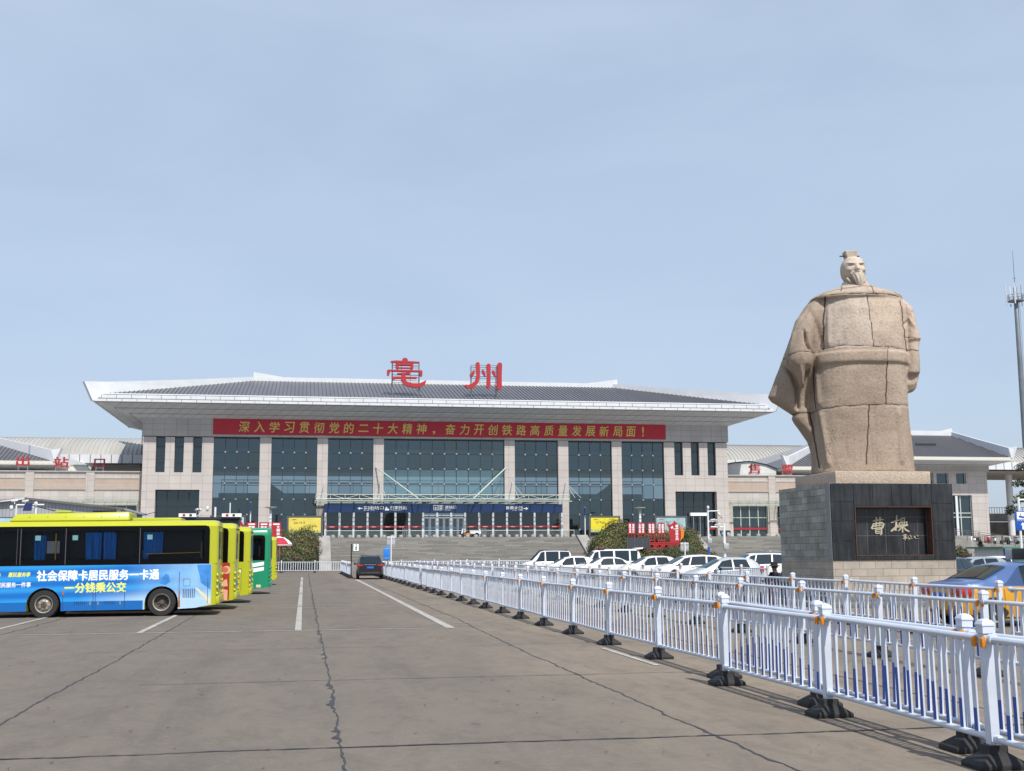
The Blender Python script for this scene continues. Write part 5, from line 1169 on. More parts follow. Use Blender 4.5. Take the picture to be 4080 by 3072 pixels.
def bus(label, rearx, neary, P, mode, H=2.76, L=7.0, W=2.25, tilt=0., ac=True, wr_=-1.60, wf=-4.85):
    t = thing('bus', label, 'bus', (rearx, neary, 0), 0, 'buses parked in a row at the left')
    t.rotation_euler = (0, -tilt, 0)
    r = .405; zb0, zb1 = 1.50, 2.60
    def sidepoly(x0, x1, ztop, zr=.30, zf=.21, rr=.47):
        p = [(x1, ztop), (x1, zr+.02)]
        p += [(wr_+.95, zf+.02)]
        for xc in (wr_, wf):
            a = [(xc+rr*math.cos(PI*k/12), .40+rr*math.sin(PI*k/12)) for k in range(13)]
            p += [(xc+rr, zf)]+a[0:]+[(xc-rr, zf)]
        p += [(x0, zf+.02), (x0, ztop)]
        return p
    # lower shell, roof shell, dark core with cavity for panes
    lo = MB(); lo.prism(sidepoly(-L+.05, -.03, zb0), 'y', .0, W); b = lo.build('body', P, t)
    md = b.data; bm = bmesh.new(); bm.from_mesh(md)
    ed = [e for e in bm.edges if all(abs(v.co.x-(-.03)) < .01 or abs(v.co.x-(-L+.05)) < .01 for v in e.verts) and abs(e.verts[0].co.y-e.verts[1].co.y) < .01 and abs(e.verts[0].co.z-e.verts[1].co.z) > .3]
    bmesh.ops.bevel(bm, geom=ed, offset=.16, segments=5, profile=.5, affect='EDGES'); bm.to_mesh(md); bm.free()
    md.polygons.foreach_set('use_smooth', [True]*len(md.polygons)); md.set_sharp_from_angle(angle=R(30))
    rf = MB(); ring = lambda x, ins: [(x, .0+ins, zb1), (x, .02+ins, H-.14-ins*.5), (x, .10+ins, H-.04-ins), (x, .3+ins, H+.015-ins), (x, W/2, H+.04-ins), (x, W-.3-ins, H+.015-ins), (x, W-.10-ins, H-.04-ins), (x, W-.02-ins, H-.14-ins*.5), (x, W-ins, zb1)]
    rf.loft([ring(-L+.02, .1), ring(-L+.12, .02), ring(-L+.3, 0), ring(-.22, 0), ring(-.09, .025), ring(-.02, .10)]); rf.build('roof', P, t, smooth=45)
    # rear and front uprights
    up = MB()
    pl = [(-.30, 0), (-.16, .0), (-.09, .02), (-.045, .06), (-.03, .14), (-.03, W-.14), (-.045, W-.06), (-.09, W-.02), (-.16, W), (-.30, W)]
    up.prism(pl, 'z', zb0+.001, zb1-.001); up.build('rear_shell', P, t, smooth=40)
    MB().box(-.045, -.022, .35, W-.35, 1.62, 2.45).build('rear_window', BANDB, t, bevel=.01)
    MB().box(-L+.08, -L+.3, .02, W-.02, zb0+.001, zb1-.001).build('front_pillar', BANDB, t)
    MB().box(-L-.0, -L+.06, .12, W-.12, 1.15, 2.55).build('windscreen', BANDB, t, bevel=.02)
    for y in (.3, W-.3): MB().lathe([(.02, -.03), (.11, -.02), (.12, .03), (.02, .04)], (-L+.04, y, .75), 14, 'x').build('headlight', LAMPW, t, smooth=True)
    MB().box(-L+.302, -.302, .24, W-.24, zb0+.01, zb1-.01).build('saloon_core', SEATB, t)
    MB().box(-L+.302, -.302, .03, W-.03, zb0+.0012, zb0+.02).build('window_sill', BANDB, t)
    # window band: black frit frame with three glazed bays
    def rr_poly(x0, x1, z0, z1, rad, right=True):
        p = [(x0, z0), (x1, z0)]
        if right: p += [(x1, z1-rad)]+[(x1-rad+rad*math.cos(a), z1-rad+rad*math.sin(a)) for a in [PI/2*k/5 for k in range(1, 6)]]
        else: p += [(x1, z1)]
        return p+[(x0, z1)]
    xe = -.27
    band = MB(); zs0, zs1 = zb0+.0, zb1-.0
    band.prism([(-L+.2, zs0), (xe, zs0), (xe, zs0+.16), (-L+.2, zs0+.16)], 'y', -.006, .02)
    band.prism(rr_poly(-L+.2, xe, zs1-.13, zs1+.02, .14), 'y', -.006, .02)
    xs = [-L+.25, -5.54, -4.31, -2.25, xe-.16]
    for x in xs[:-1]: band.box(x-.05, x+.05, -.006, .02, zs0+.161, zs1-.131)
    band.box(xe-.16, xe, -.006, .02, zs0+.161, zs1-.131)
    bo = band.build('window_band', BANDB, t)
    if 'band_gap' not in MATS: mat('band_gap', (.10, .10, .11), .4)
    g = MB()
    for x in xs[1:-1]: g.box(x-.008, x+.008, -.0095, -.0065, zs0+.03, zs1-.04)
    g.box(xs[1]-.1, xs[1]-.09, -.0095, -.0065, zs0+.03, zs1-.04)
    g.build('band_joint', MATS['band_gap'], bo)
    for a, c in zip(xs, xs[1:]):
        MB().add([(a+.051, .004, zs0+.161), (c-.051, .004, zs0+.161), (c-.051, .004, zs1-.131), (a+.051, .004, zs1-.131)], [(0, 1, 2, 3)]).build('side_window', BGL, t, recalc=False)
    if mode == 'advert' or mode == 'green':
        cu = [(-3.79, -3.33, 1.62, 2.44), (-3.29, -2.92, 1.62, 2.44), (-2.17, -1.60, 1.8, 2.44), (-2.19, -2.0, 1.64, 1.9), (-5.2, -4.87, 1.6, 2.36)] if mode == 'advert' else [(-.95, -.75, 1.7, 2.3)]
        for a, c, z0, z1 in cu:
            MB().grid(lambda u, v: (a+(c-a)*u+.03*(1-v)*(.5-u), .10+.028*math.sin(u*(c-a)*62)+.01*math.sin(u*40+v*3), z0+(z1-z0)*v), 46, 3).build('curtain', CURT, t, recalc=False, smooth=True)
        if mode == 'advert':
            MB().tube([(-4.6, .07, 1.62), (-4.6, .07, 2.42)], .017, 8).tube([(-4.72, .07, 1.63), (-4.6, .07, 1.63)], .015, 8).build('grab_pole', GRABY, t, smooth=True)
            MB().tube([(-2.1, .08, 1.80), (-.55, .08, 1.83)], .012, 8).build('hand_rail', GRABY, t, smooth=True)
            MB().box(-3.3, -2.4, .05, .09, 1.625, 1.645).box(-1.45, -.75, .05, .09, 1.63, 1.65).box(-4.75, -4.5, .05, .09, 1.605, 1.62).build('window_slide', STEEL, t)
            MB().box(-4.85, -4.5, .12, .14, 1.85, 2.2).build('far_window_light', mat('far_daylight_grey', (.38, .40, .43), .8), t)  # pale panel, its colour stands in for daylight through the far window
            sk = mat('teal_sticker', (.13, .30, .31), .5)
            for x in (-5.15, -4.13, -2.05): MB().box(x, x+.15, -.0095, -.0065, 2.22, 2.36).build('window_sticker', sk, t)
            lettering('fleet_number', '338 -08', WLET, t, -6.5, -6.17, 1.545, 1.60, -.012, ext=.003, world=False)
    # wheels
    for xc, st in ((wr_, 'busrear'), (wf, 'bus')):
        wheel_on(t, xc, .15, r, .26, st, -1); wheel_on(t, xc, W-.15, r, .26, st, 1)
    # outer skin graphics
    pz = [(x, z) for x, z in sidepoly(-L+.22, -.20, zb0-.003)]
    if mode == 'advert':
        a = MB().prism(pz, 'y', -.005, -.0005).build('advert_panel', ADV, t, recalc=False)
        lettering('advert_lettering', '社会保障卡居民服务一卡通', WLET, a, -5.06, -1.69, 1.065, 1.36, -.008, ext=.003, bold=.035, world=False)
        YL = mat('yellow_letter', (.80, .82, .16), .5)
        lettering('advert_lettering', '一分钱乘公交', YL, a, -4.29, -2.6, .72, 1.0, -.008, ext=.003, bold=.035, world=False)
        lettering('advert_lettering', '社会保障卡', YL, a, -6.72, -6.04, 1.18, 1.31, -.008, ext=.003, bold=.03, world=False, shear=.2)
        lettering('advert_lettering', '惠民服务季', YL, a, -5.84, -5.24, 1.19, 1.32, -.008, ext=.003, bold=.03, world=False, shear=.2)
        lettering('advert_lettering', '社会保障卡居民服务一件事', WLET, a, -6.82, -5.22, .90, 1.04, -.008, ext=.003, bold=.025, world=False)
        em = MB().lathe([(.05, -.0085), (.065, -.0085), (.065, -.0055), (.05, -.0055)], (-5.95, 0, 1.25), 14, 'y').lathe([(.012, -.0085), (.034, -.0085), (.034, -.0055)], (-5.95, 0, 1.255), 12, 'y'); em.build('advert_emblem', WLET, a)
        # perspective street scene at the right end of the artwork, figures left out
        art = MB()
        art.add([(-.22, -.0075, .75), (-.22, -.0075, 1.47), (-.62, -.0075, 1.47), (-.52, -.0075, 1.1), (-.5, -.0075, .95)], [(0, 1, 2, 3, 4)], 0)
        art.add([(-1.62, -.0075, 1.08), (-1.5, -.0075, 1.22), (-1.42, -.0075, 1.2), (-1.36, -.0075, 1.0), (-1.5, -.0075, .9), (-1.66, -.0075, .95)], [(0, 1, 2, 3, 4, 5)], 0)
        art.add([(-.22, -.0078, .3), (-.22, -.0078, .48), (-.62, -.0078, .82), (-.66, -.0078, .8)], [(0, 1, 2, 3)], 1)
        art.build('advert_artwork', [mat('art_blue', (.05, .24, .62), .4, var=.3, scale=3), mat('art_cream', (.72, .66, .44), .5)], a, recalc=False)
        gl_ = mat('panel_gap', (.012, .04, .12), .6)
        s = MB()
        for x, z0, z1 in ((-4.33, .24, .72), (-3.50, .24, .80), (-3.44, .24, .80), (-2.63, .24, .80), (-.30, .36, 1.1), (-1.11, .62, 1.28)): s.box(x-.007, x+.007, -.0085, -.0055, z0, z1)
        for x0 in (-4.02, -3.2):
            for k in range(6): s.box(x0+k*.055, x0+k*.055+.022, -.0088, -.0055, .38, .47)
        for k in range(7): s.box(-1.0+k*.052, -1.0+k*.052+.02, -.0088, -.0055, .52, .78)
        for z in (.86, 1.06): s.box(-1.0, -.8, -.0085, -.0055, z, z+.008)
        for x in (-1.0, -.808): s.box(x, x+.008, -.0085, -.0055, .868, 1.06)
        s.build('panel_gap', gl_, a)
        MB().add([(-1.13, -.009, .26), (-1.07, -.009, .26), (-1.085, -.009, .72), (-1.12, -.009, .80)], [(0, 1, 2, 3)]).add([(-4.35, -.009, .66), (-4.31, -.009, .66), (-4.29, -.009, .78), (-4.36, -.009, .77)], [(0, 1, 2, 3)]).build('rust_streak', RUST, a, recalc=False)
        for x, z in ((-5.75, .83), (-4.2, .42), (-1.0, .42)): MB().lathe([(.01, -.03), (.045, -.025), (.055, 0)], (x, -.004, z), 12, 'y').build('side_marker', mat('marker_red', (.5, .06, .03), .2) if 'marker_red' not in MATS else MATS['marker_red'], t, smooth=True)
        h = MB()
        for x in (-3.58, -3.36, -2.75): h.box(x-.02, x+.02, -.013, -.0055, .36, .46)
        h.build('flap_handle', STEEL, a)
    elif mode == 'red':
        a = MB().prism(pz, 'y', -.005, -.0005).build('advert_panel', mat('red_advert', (.36, .035, .02), .35, var=.2, scale=2), t, recalc=False)
        d = MB()
        def blob(pts, mi): d.add([(x, -.0075-.0006*mi, z) for x, z in pts], [tuple(range(len(pts)))], mi)
        circ = lambda x, z, r_, k=16, sq=1: [(x+r_*math.cos(2*PI*i/k), z+sq*r_*math.sin(2*PI*i/k)) for i in range(k)]
        blob(circ(-.62, 1.36, .12), 0); blob(circ(-.30, 1.27, .13)[:], 0); blob(circ(-.62, 1.36, .085), 1); blob(circ(-.34, 1.27, .09), 1)
        blob([(-.95, .30), (-.25, .30), (-.25, .62), (-.45, .68), (-.6, .6), (-.8, .48)], 0); blob([(-.9, .95), (-.7, .97), (-.55, .85), (-.62, .7), (-.85, .72)], 2); blob([(-.55, .95), (-.4, .93), (-.28, .98), (-.25, .75), (-.5, .72)], 0)
        d.build('advert_artwork', [mat('art_peach', (.72, .40, .26), .5), mat('art_coral', (.62, .14, .07), .5), mat('art_plum', (.08, .12, .25), .5)], a, recalc=False)
    elif mode == 'green':
        a = MB()
        for z in (1.05, 1.28): a.add([(-1.35, -.005, z-.18), (-.30, -.005, z), (-.30, -.005, z+.16), (-1.35, -.005, z-.0)], [(0, 1, 2, 3)])
        a.build('white_stripe', WLET, t, recalc=False)
        MB().box(-.62, -.42, -.008, 0, .3, .42).build('plate', mat('pale_plate', (.6, .58, .4), .5), t)
    else:
        s = MB()
        for x in (-.75, -.34): s.box(x-.006, x+.006, -.003, .001, .45, 1.25)
        s.box(-.75, -.34, -.003, .001, 1.25, 1.262); s.build('panel_gap', MATS['panel_gap'] if 'panel_gap' in MATS else FRAME, t)
        MB().box(-.42, -.36, -.006, 0, 1.1, 1.2).build('flap_label', WLET, t)
        MB().box(-.48, -.44, -.012, 0, .5, .6).build('flap_handle', BLKP, t)
    # tail lamps on the rear corners, bumper, exhaust
    for y, s in ((.10, 1), (W-.10, -1)):
        for z in (.62, .80, .98, 1.16): MB().lathe([(.01, .06), (.05, .05), (.062, .0)], (-.055, y, z), 12, 'x').build('tail_lamp', P, t, smooth=True)
        for z in (.72, .98): MB().lathe([(.05, -.006), (.05, 0)], (.008, y, z), 12, 'x').build('tail_lamp', TAIL if z > .8 else AMB, t)
    MB().box(-.10, .03, .06, W-.06, .32, .56).build('rear_bumper', P, t, bevel=.04)
    MB().box(-.026, -.015, .8, 1.35, .75, .9).build('number_plate', MATS['blue_plate'], t)
    if mode != 'green' or True:
        if ac:
            zt = H+.02; A = MB()
            A.hexa([(-5.98, .28, zt), (-2.6, .28, zt), (-2.6, W-.28, zt), (-5.98, W-.28, zt), (-5.78, .38, zt+.21), (-2.62, .38, zt+.27), (-2.62, W-.38, zt+.27), (-5.78, W-.38, zt+.21)])
            A.build('roof_aircon', P, t, bevel=.05, seg=3)
            MB().box(-4.75, -4.3, .5, 1.0, zt+.25, zt+.31).build('roof_hatch', P, t, bevel=.02)
            MB().box(-2.55, -1.15, .45, W-.45, zt-.02, zt+.085).build('roof_battery_cover', P, t, bevel=.03)
            sc = MB()
            for k in range(6): sc.lathe([(.012, -.012), (.012, .0)], (-5.4+k*.5, .315+.012*0, zt+.12), 8, 'y')
            sc.build('roof_fixing', BLKP, t)
        else:
            MB().box(-4.6, -2.2, .4, W-.4, H+.0, H+.2).build('roof_aircon', P, t, bevel=.05, seg=3)
    return t
bus('yellow bus with a blue advert wrap along its side, nearest of the row', -2.45, 35.85, BUSY, 'advert', tilt=R(.35))
def VYx(x, Y):      # ground-plan x for rear ends of the rest of the row
    return x
bus('yellow bus with a red panel at its rear, second in the row', -2.15, 39.4, BUSY, 'red', ac=False)
bus('plain yellow bus between the red-panelled bus and the green bus', -1.9, 44.5, BUSY, 'plain', ac=False)
bus('green bus with white stripes in the row of yellow buses', -1.45, 54.3, BUSG, 'green', H=2.93, ac=False)
bus('yellow bus farthest back in the row, beyond the green bus', -1.55, 70.4, BUSY, 'plain', ac=False)
# ------------------------------------------------------------------ plinth
BRK = tile('grey_granite_brick', (.32, .315, .28), .50, .225, .012, (.10, .10, .09), .5, .75, .22, nvar=.36, nscale=1.5, bump=.012)
BRK2 = tile('beige_granite_brick', (.40, .35, .295), .56, .235, .012, (.22, .18, .15), .5, .75, .10, nvar=.22, nscale=1.3, bump=.008)
def black_granite(name):
    m, n, L, b = nmat(name); tc = n.new('ShaderNodeTexCoord')
    mp = n.new('ShaderNodeMapping'); mp.inputs['Scale'].default_value = (6, 6, .5); L(tc.outputs['Object'], mp.inputs['Vector'])
    nz = n.new('ShaderNodeTexNoise'); nz.inputs['Scale'].default_value = 1.4; nz.inputs['Detail'].default_value = 6; L(mp.outputs['Vector'], nz.inputs['Vector'])
    n2 = n.new('ShaderNodeTexNoise'); n2.inputs['Scale'].default_value = 1.1; n2.inputs['Detail'].default_value = 8; n2.inputs['Roughness'].default_value = .7; L(tc.outputs['Object'], n2.inputs['Vector'])
    ad = n.new('ShaderNodeMath'); ad.operation = 'MULTIPLY'; L(nz.outputs['Fac'], ad.inputs[0]); L(n2.outputs['Fac'], ad.inputs[1])
    rp = n.new('ShaderNodeValToRGB'); e = rp.color_ramp.elements; e[0].position = .17; e[0].color = (.012, .014, .017, 1); e[1].position = .6; e[1].color = (.065, .069, .074, 1); L(ad.outputs[0], rp.inputs[0])
    L(rp.outputs[0], b.inputs['Base Color']); b.inputs['Roughness'].default_value = .32; b.inputs['Specular IOR Level'].default_value = .45
    return m
BG = black_granite('black_granite')
GOLDT = mat('worn_gold', (.42, .375, .28), .6, var=.3, scale=5)
def plinth():
    t = thing('statue_plinth', 'square stone plinth with a black granite front and gold characters under the big statue', 'plinth', (19.07, 38.1, 0))
    x0, x1, y0, y1 = 16.9, 21.24, 36.0, 40.2
    st = mat('plinth_step', (.17, .165, .155), .8, var=.2, scale=3)
    MB().box(x0-1.1, x1+1.1, y0-1.3, y1+1.3, 0, .16).box(x0-.5, x1+.5, y0-.62, y1+.62, .162, .34).build('step', st, t, world=True, bevel=.012)
    MB().box(x0, x1, y0, y1, .342, 1.45).build('lower_course', BRK2, t, world=True)
    MB().box(x0, x1, y0+.34, y1, 1.452, 3.96).build('upper_course', BRK, t, world=True)
    MB().box(x0-.012, x0+.20, y0+.02, y0+.338, 1.453, 3.97).build('corner_stone', mat('grey_quoin', (.24, .24, .235), .7, var=.15), t, world=True)
    # granite facing: slabs round the recess
    rx0, rx1, rz0, rz1 = 17.77, 20.40, 1.63, 3.17; f = MB(); g = .012
    def slab(a, b, c, d): f.box(a+g/2, b-g/2, y0-.03, y0+.02, c+g/2, d-g/2)
    X0, X1 = x0+.005, x1
    for c, d in zip((1.46, 2.08, 2.72, 3.35), (2.08, 2.72, 3.35, 3.96)): slab(X0, 17.70, c, d)
    for c, d in zip((1.46, 2.08, 2.70, 3.30), (2.08, 2.70, 3.30, 3.96)): slab(20.47, X1, c, d)
    for a, b in zip((17.70, 18.38, 19.05, 19.75), (18.38, 19.05, 19.75, 20.47)): slab(a, b, 3.21, 3.96); slab(a, b, 1.46, 1.595)
    f.build('granite_slab', BG, t, world=True, bevel=.004, seg=1)
    MB().box(x0+.21, x1, y0+.021, y0+.338, 1.455, 1.60).box(x0+.21, x1, y0+.021, y0+.338, 3.2, 3.955).box(x0+.21, 17.735, y0+.021, y0+.338, 1.601, 3.199).box(20.435, x1, y0+.021, y0+.338, 1.601, 3.199).build('slab_backing', mat('light_mortar', (.30, .29, .27), .9), t, world=True)
    cp = mat('copper_edge', (.095, .045, .03), .6, .1, var=.3)
    MB().box(17.72, 20.45, y0-.04, y0+.30, 3.178, 3.202).box(17.72, 20.45, y0-.04, y0+.30, 1.60, 1.624).box(17.72, 17.744, y0-.04, y0+.30, 1.6245, 3.1775).box(20.426, 20.45, y0-.04, y0+.30, 1.6245, 3.1775).build('recess_frame', cp, t, world=True)
    # the core is cut back behind the inscription
    MB().box(17.735, 20.435, y0+.330, y0+.338, 1.60, 3.2).build('inscription_panel', BG, t, world=True)
    gx = MB()
    for z in (2.25, 2.86): gx.box(17.75, 20.42, y0+.324, y0+.3295, z, z+.01)
    for x in (18.3, 18.95, 19.6, 20.1): gx.box(x, x+.009, y0+.3245, y0+.3292, 1.65, 3.15)
    gx.build('panel_joint', mat('pale_joint', (.16, .165, .17), .8), t, world=True)
    # brushed inscription
    ux = lambda x: 17.83+(x-860)*(2.66/608); uz = lambda y: 3.185-(y-748)*(1.55/380)
    S1 = [([(1018, 858), (1060, 850), (1100, 846)], [3, 5, 4]), ([(1046, 832), (1044, 880), (1036, 905)], [5, 5, 3]), ([(1076, 830), (1070, 880), (1066, 900)], [5, 5, 3]),
          ([(1022, 880), (1004, 918), (1010, 922)], [4, 6, 3]), ([(1022, 882), (1090, 872), (1104, 882), (1092, 912), (1078, 918)], [4, 5, 6, 6, 3]), ([(1020, 900), (1085, 892)], [3, 4]), ([(1016, 920), (1060, 914), (1082, 912)], [3, 4, 4]),
          ([(1036, 928), (1034, 950)], [4, 4]), ([(1040, 930), (1084, 922), (1082, 962), (1072, 970)], [3, 5, 5, 3]), ([(1038, 944), (1078, 940)], [3, 3]), ([(1036, 958), (1076, 955)], [3, 4])]
    S2 = [([(1168, 870), (1200, 860), (1232, 850)], [4, 5, 3]), ([(1214, 815), (1206, 880), (1198, 935), (1186, 930)], [4, 6, 6, 3]), ([(1165, 938), (1190, 915), (1226, 890)], [6, 5, 3]),
          ([(1246, 842), (1244, 860)], [4, 4]), ([(1246, 840), (1278, 832), (1272, 858), (1248, 862)], [4, 5, 4, 3]), ([(1232, 876), (1230, 892)], [4, 4]), ([(1234, 874), (1256, 870), (1252, 890), (1232, 894)], [3, 4, 4, 3]), ([(1270, 872), (1268, 888)], [4, 4]), ([(1272, 868), (1294, 866), (1290, 886), (1270, 890)], [3, 4, 4, 3]),
          ([(1216, 908), (1260, 900), (1298, 892)], [3, 5, 4]), ([(1258, 892), (1252, 948)], [5, 4]), ([(1252, 905), (1220, 938)], [5, 3]), ([(1260, 905), (1280, 930), (1304, 942)], [4, 6, 5])]
    S3 = [([(1258, 975), (1282, 968)], [2.5, 3]), ([(1262, 985), (1290, 980), (1268, 992)], [2.5, 3, 2]), ([(1274, 970), (1272, 1012)], [3, 2]), ([(1256, 1000), (1290, 994)], [2.5, 3]), ([(1300, 985), (1306, 998), (1296, 1004), (1330, 998)], [2.5, 3, 3, 2]), ([(1316, 975), (1322, 990)], [3, 2.5]), ([(1346, 985), (1352, 995)], [3, 2]), ([(1350, 990), (1378, 978)], [2.5, 3]), ([(1362, 972), (1370, 990), (1356, 998), (1384, 1000)], [2.5, 3, 2.5, 2])]
    for SS in (S1, S2, S3):
        mb = MB()
        for i, (p, r) in enumerate(SS): mb.prism([(ux(a), uz(b)) for a, b in stroke_outline(p, [q*1.25 for q in r])], 'y', y0+.312-.0012*i, y0+.3285)
        mb.build('inscription', GOLDT, t, world=True)
    return t
plinth()

# ------------------------------------------------------------------ granite statue of a robed, bearded man
def statue():
    t = thing('stone_statue', 'huge granite statue of a bearded robed man with a topknot standing on the plinth', 'statue', (19.0, 38.1, 3.962), R(-10))
    Z0 = 3.962
    Zh = lambda zy: 4.68+(1510-zy)*.0054-Z0
    def Xh(zx, zy, y=0.): u = (zx-735)*.00526+.046*(4.68+(1510-zy)*.0054-4.7); return (u+.284*y)/.959
    def ring(zy, Lx, Rx, b, yc=0., n=2.6, k=56, dz=0., fr=1.):
        a0, a1 = Xh(Lx, zy, yc), Xh(Rx, zy, yc); cx = (a0+a1)/2; h = (a1-a0)/2
        a = math.sqrt(max(.0004, h*h-(b*.284/.959)**2*.8))
        pts = []
        for i in range(k):
            w = 2*PI*i/k; c, s = math.cos(w), math.sin(w); e = 2/n
            pts.append((cx+a*math.copysign(abs(c)**e, c), yc+b*(fr if s < 0 else 1)*math.copysign(abs(s)**e, s), Zh(zy)+dz))
        return pts
    mb = MB()
    mb.loft([ring(*q) for q in ((1560, 436, 1086, 1.16), (1500, 438, 1076, 1.13), (1400, 434, 1068, 1.10), (1300, 432, 1058, 1.08), (1150, 434, 1042, 1.12), (1000, 434, 1036, 1.2), (900, 438, 1032, 1.22), (800, 442, 1030, 1.22), (700, 448, 1034, 1.22), (600, 456, 1032, 1.18), (500, 466, 1026, 1.08), (430, 480, 1010, .95), (395, 530, 950, .8), (360, 600, 850, .6), (320, 625, 800, .45), (270, 650, 770, .36))])
    # mantle over the shoulders
    mb.loft([ring(*q) for q in ((424, 412, 1010, 1.02), (408, 420, 1008, 1.04), (390, 446, 985, 1.0), (370, 490, 930, .88), (350, 555, 868, .74), (332, 600, 812, .58), (315, 620, 800, .46))])
    # belt
    mb.loft([ring(*q) for q in ((868, 434, 1036, 1.22), (860, 428, 1042, 1.315), (845, 426, 1044, 1.33), (800, 428, 1042, 1.325), (792, 432, 1038, 1.30), (786, 440, 1034, 1.20))])
    # cloak thrown out to the figure's right
    mb.loft([ring(zy, l, r, b, y, 2.2) for zy, l, r, y, b in ((410, 430, 640, .05, .5), (440, 390, 620, .1, .62), (500, 352, 600, .12, .75), (600, 312, 580, .18, .82), (700, 270, 560, .26, .8), (800, 236, 530, .34, .74), (900, 198, 510, .42, .66), (1000, 162, 490, .48, .56), (1044, 146, 480, .5, .52), (1075, 168, 470, .5, .5), (1110, 222, 462, .48, .48), (1150, 282, 456, .42, .46), (1168, 308, 455, .4, .45), (1190, 300, 455, .38, .46), (1225, 318, 455, .36, .48), (1280, 362, 460, .34, .5), (1340, 404, 470, .3, .5), (1430, 432, 490, .25, .5), (1560, 438, 500, .2, .5))])
    # right sleeve hanging, wide mouth, pointed end
    mb.loft([ring(zy, x-w, x+w, b, y, 2.1) for zy, x, w, y, b in ((425, 470, 50, -.02, .4), (480, 440, 64, -.12, .48), (560, 404, 78, -.25, .5), (650, 380, 80, -.34, .5), (740, 368, 74, -.4, .48), (790, 366, 76, -.44, .46), (830, 366, 80, -.46, .44), (858, 366, 74, -.46, .40), (900, 368, 52, -.42, .30), (950, 370, 30, -.36, .2), (1000, 370, 10, -.3, .1))])
    # left arm, cuffs
    mb.loft([ring(zy, l, r, b, y, 2.3) for zy, l, r, y, b in ((420, 940, 1012, .05, .45), (450, 960, 1042, .03, .55), (500, 975, 1074, 0, .62), (560, 990, 1096, -.06, .62), (640, 1000, 1110, -.12, .6), (690, 1004, 1126, -.16, .58), (702, 1006, 1128, -.18, .58), (708, 1010, 1118, -.18, .5), (780, 1014, 1117, -.24, .48), (850, 1016, 1120, -.3, .46), (915, 1012, 1120, -.34, .46), (925, 1014, 1116, -.34, .44))])
    mb.loft([ring(zy, l, r, b, .12, 2.2) for zy, l, r, b in ((420, 960, 1030, .4), (480, 1000, 1082, .5), (560, 1010, 1104, .5), (630, 1010, 1112, .4), (680, 1030, 1100, .2))])
    # hand: palm, four bent fingers, thumb
    hx = lambda zx, zy, y: (Xh(zx, zy, y), y, Zh(zy))
    mb.tube([hx(1068, 905, -.36), hx(1066, 935, -.40), hx(1062, 962, -.44)], [.28, .29, .25], 14, flat=.75)
    for i, (dx, ly) in enumerate(((-26, 0), (-6, 10), (14, 6), (32, -6))):
        mb.tube([hx(1062+dx, 950, -.52), hx(1062+dx*.95, 985+ly, -.58), hx(1062+dx*.75, 1015+ly, -.5), hx(1060+dx*.5, 1032+ly*.6, -.34)], [.09, .09, .078, .055], 8)
    mb.tube([hx(1040, 915, -.5), hx(1022, 940, -.58), hx(1008, 962, -.6)], [.11, .10, .06], 8)
    # slab under the feet
    sl = MB()
    tmp = mb.build('tmp', FRAME, None)
    md = tmp.modifiers.new('r', 'REMESH'); md.mode = 'VOXEL'; md.voxel_size = .034; md.adaptivity = 0
    sm = tmp.modifiers.new('s', 'SMOOTH'); sm.factor = .5; sm.iterations = 5
    dg = bpy.context.evaluated_depsgraph_get(); me = bpy.data.meshes.new_from_object(tmp.evaluated_get(dg)); bpy.data.objects.remove(tmp)
    nv = len(me.vertices); co = np.zeros(nv*3); me.vertices.foreach_get('co', co); co = co.reshape(-1, 3)
    no = np.zeros(nv*3); me.vertices.foreach_get('normal', no); no = no.reshape(-1, 3)
    x, y, z = co.T
    u = .959*x-.284*y; zx = 735+(u-.046*(z+Z0-4.7))/.00526; zy = 1510-(z+Z0-4.68)/.0054
    rr = np.random.RandomState(3)
    def wob(s, f, a): return a*(np.sin(s*f+1.3)+.6*np.sin(s*f*2.3+.4)+.4*np.sin(s*f*5.1+2))
    seam = np.zeros(nv); 
    def hseam(pts, w, front=True):
        nonlocal seam
        xs_, ys_ = zip(*pts); yy = np.interp(zx, xs_, ys_)+wob(zx, .045, 1.6); g = np.exp(-((zy-yy)/(w*.8))**2)
        g = g*((zx > xs_[0]-6) & (zx < xs_[-1]+6)); seam = np.maximum(seam, g*(.86+.14*np.sin(zx*.05+zy*.07)))
    def vseam(pts, w, ymax=.3):
        nonlocal seam
        ys_, xs_ = zip(*[(b, a) for a, b in pts]); xx = np.interp(zy, ys_, xs_)+wob(zy, .05, 1.6); g = np.exp(-((zx-xx)/(w*.8))**2)
        g = g*((zy > ys_[0]-4) & (zy < ys_[-1]+4) & (y < ymax)); seam = np.maximum(seam, g)
    hseam([(380, 446), (430, 424), (520, 412), (700, 410), (820, 412), (1000, 420), (1060, 440)], 5.5)
    hseam([(500, 762), (640, 752), (830, 762), (1030, 770), (1125, 776)], 5); hseam([(235, 800), (300, 792), (450, 780)], 5)
    hseam([(300, 1166), (440, 1158), (620, 1142), (800, 1136), (1045, 1130)], 6); hseam([(1020, 688), (1128, 700)], 4)
    hseam([(490, 405), (560, 378), (640, 366), (700, 362), (760, 352), (850, 354), (920, 368), (1010, 412)], 5)
    vseam([(522, 425), (512, 560), (505, 765)], 8); vseam([(788, 420), (812, 600), (830, 765)], 4.5); vseam([(1002, 450), (1018, 600), (1040, 775)], 5.5)
    vseam([(448, 866), (446, 1000), (460, 1142)], 6); vseam([(912, 870), (906, 1135)], 6); vseam([(424, 1165), (450, 1320), (486, 1525)], 8); vseam([(800, 1140), (794, 1300), (782, 1512)], 6.5)
    vseam([(606, 330), (628, 352), (620, 385)], 5); vseam([(806, 330), (818, 360), (830, 412)], 5); vseam([(918, 765), (915, 868)], 4)
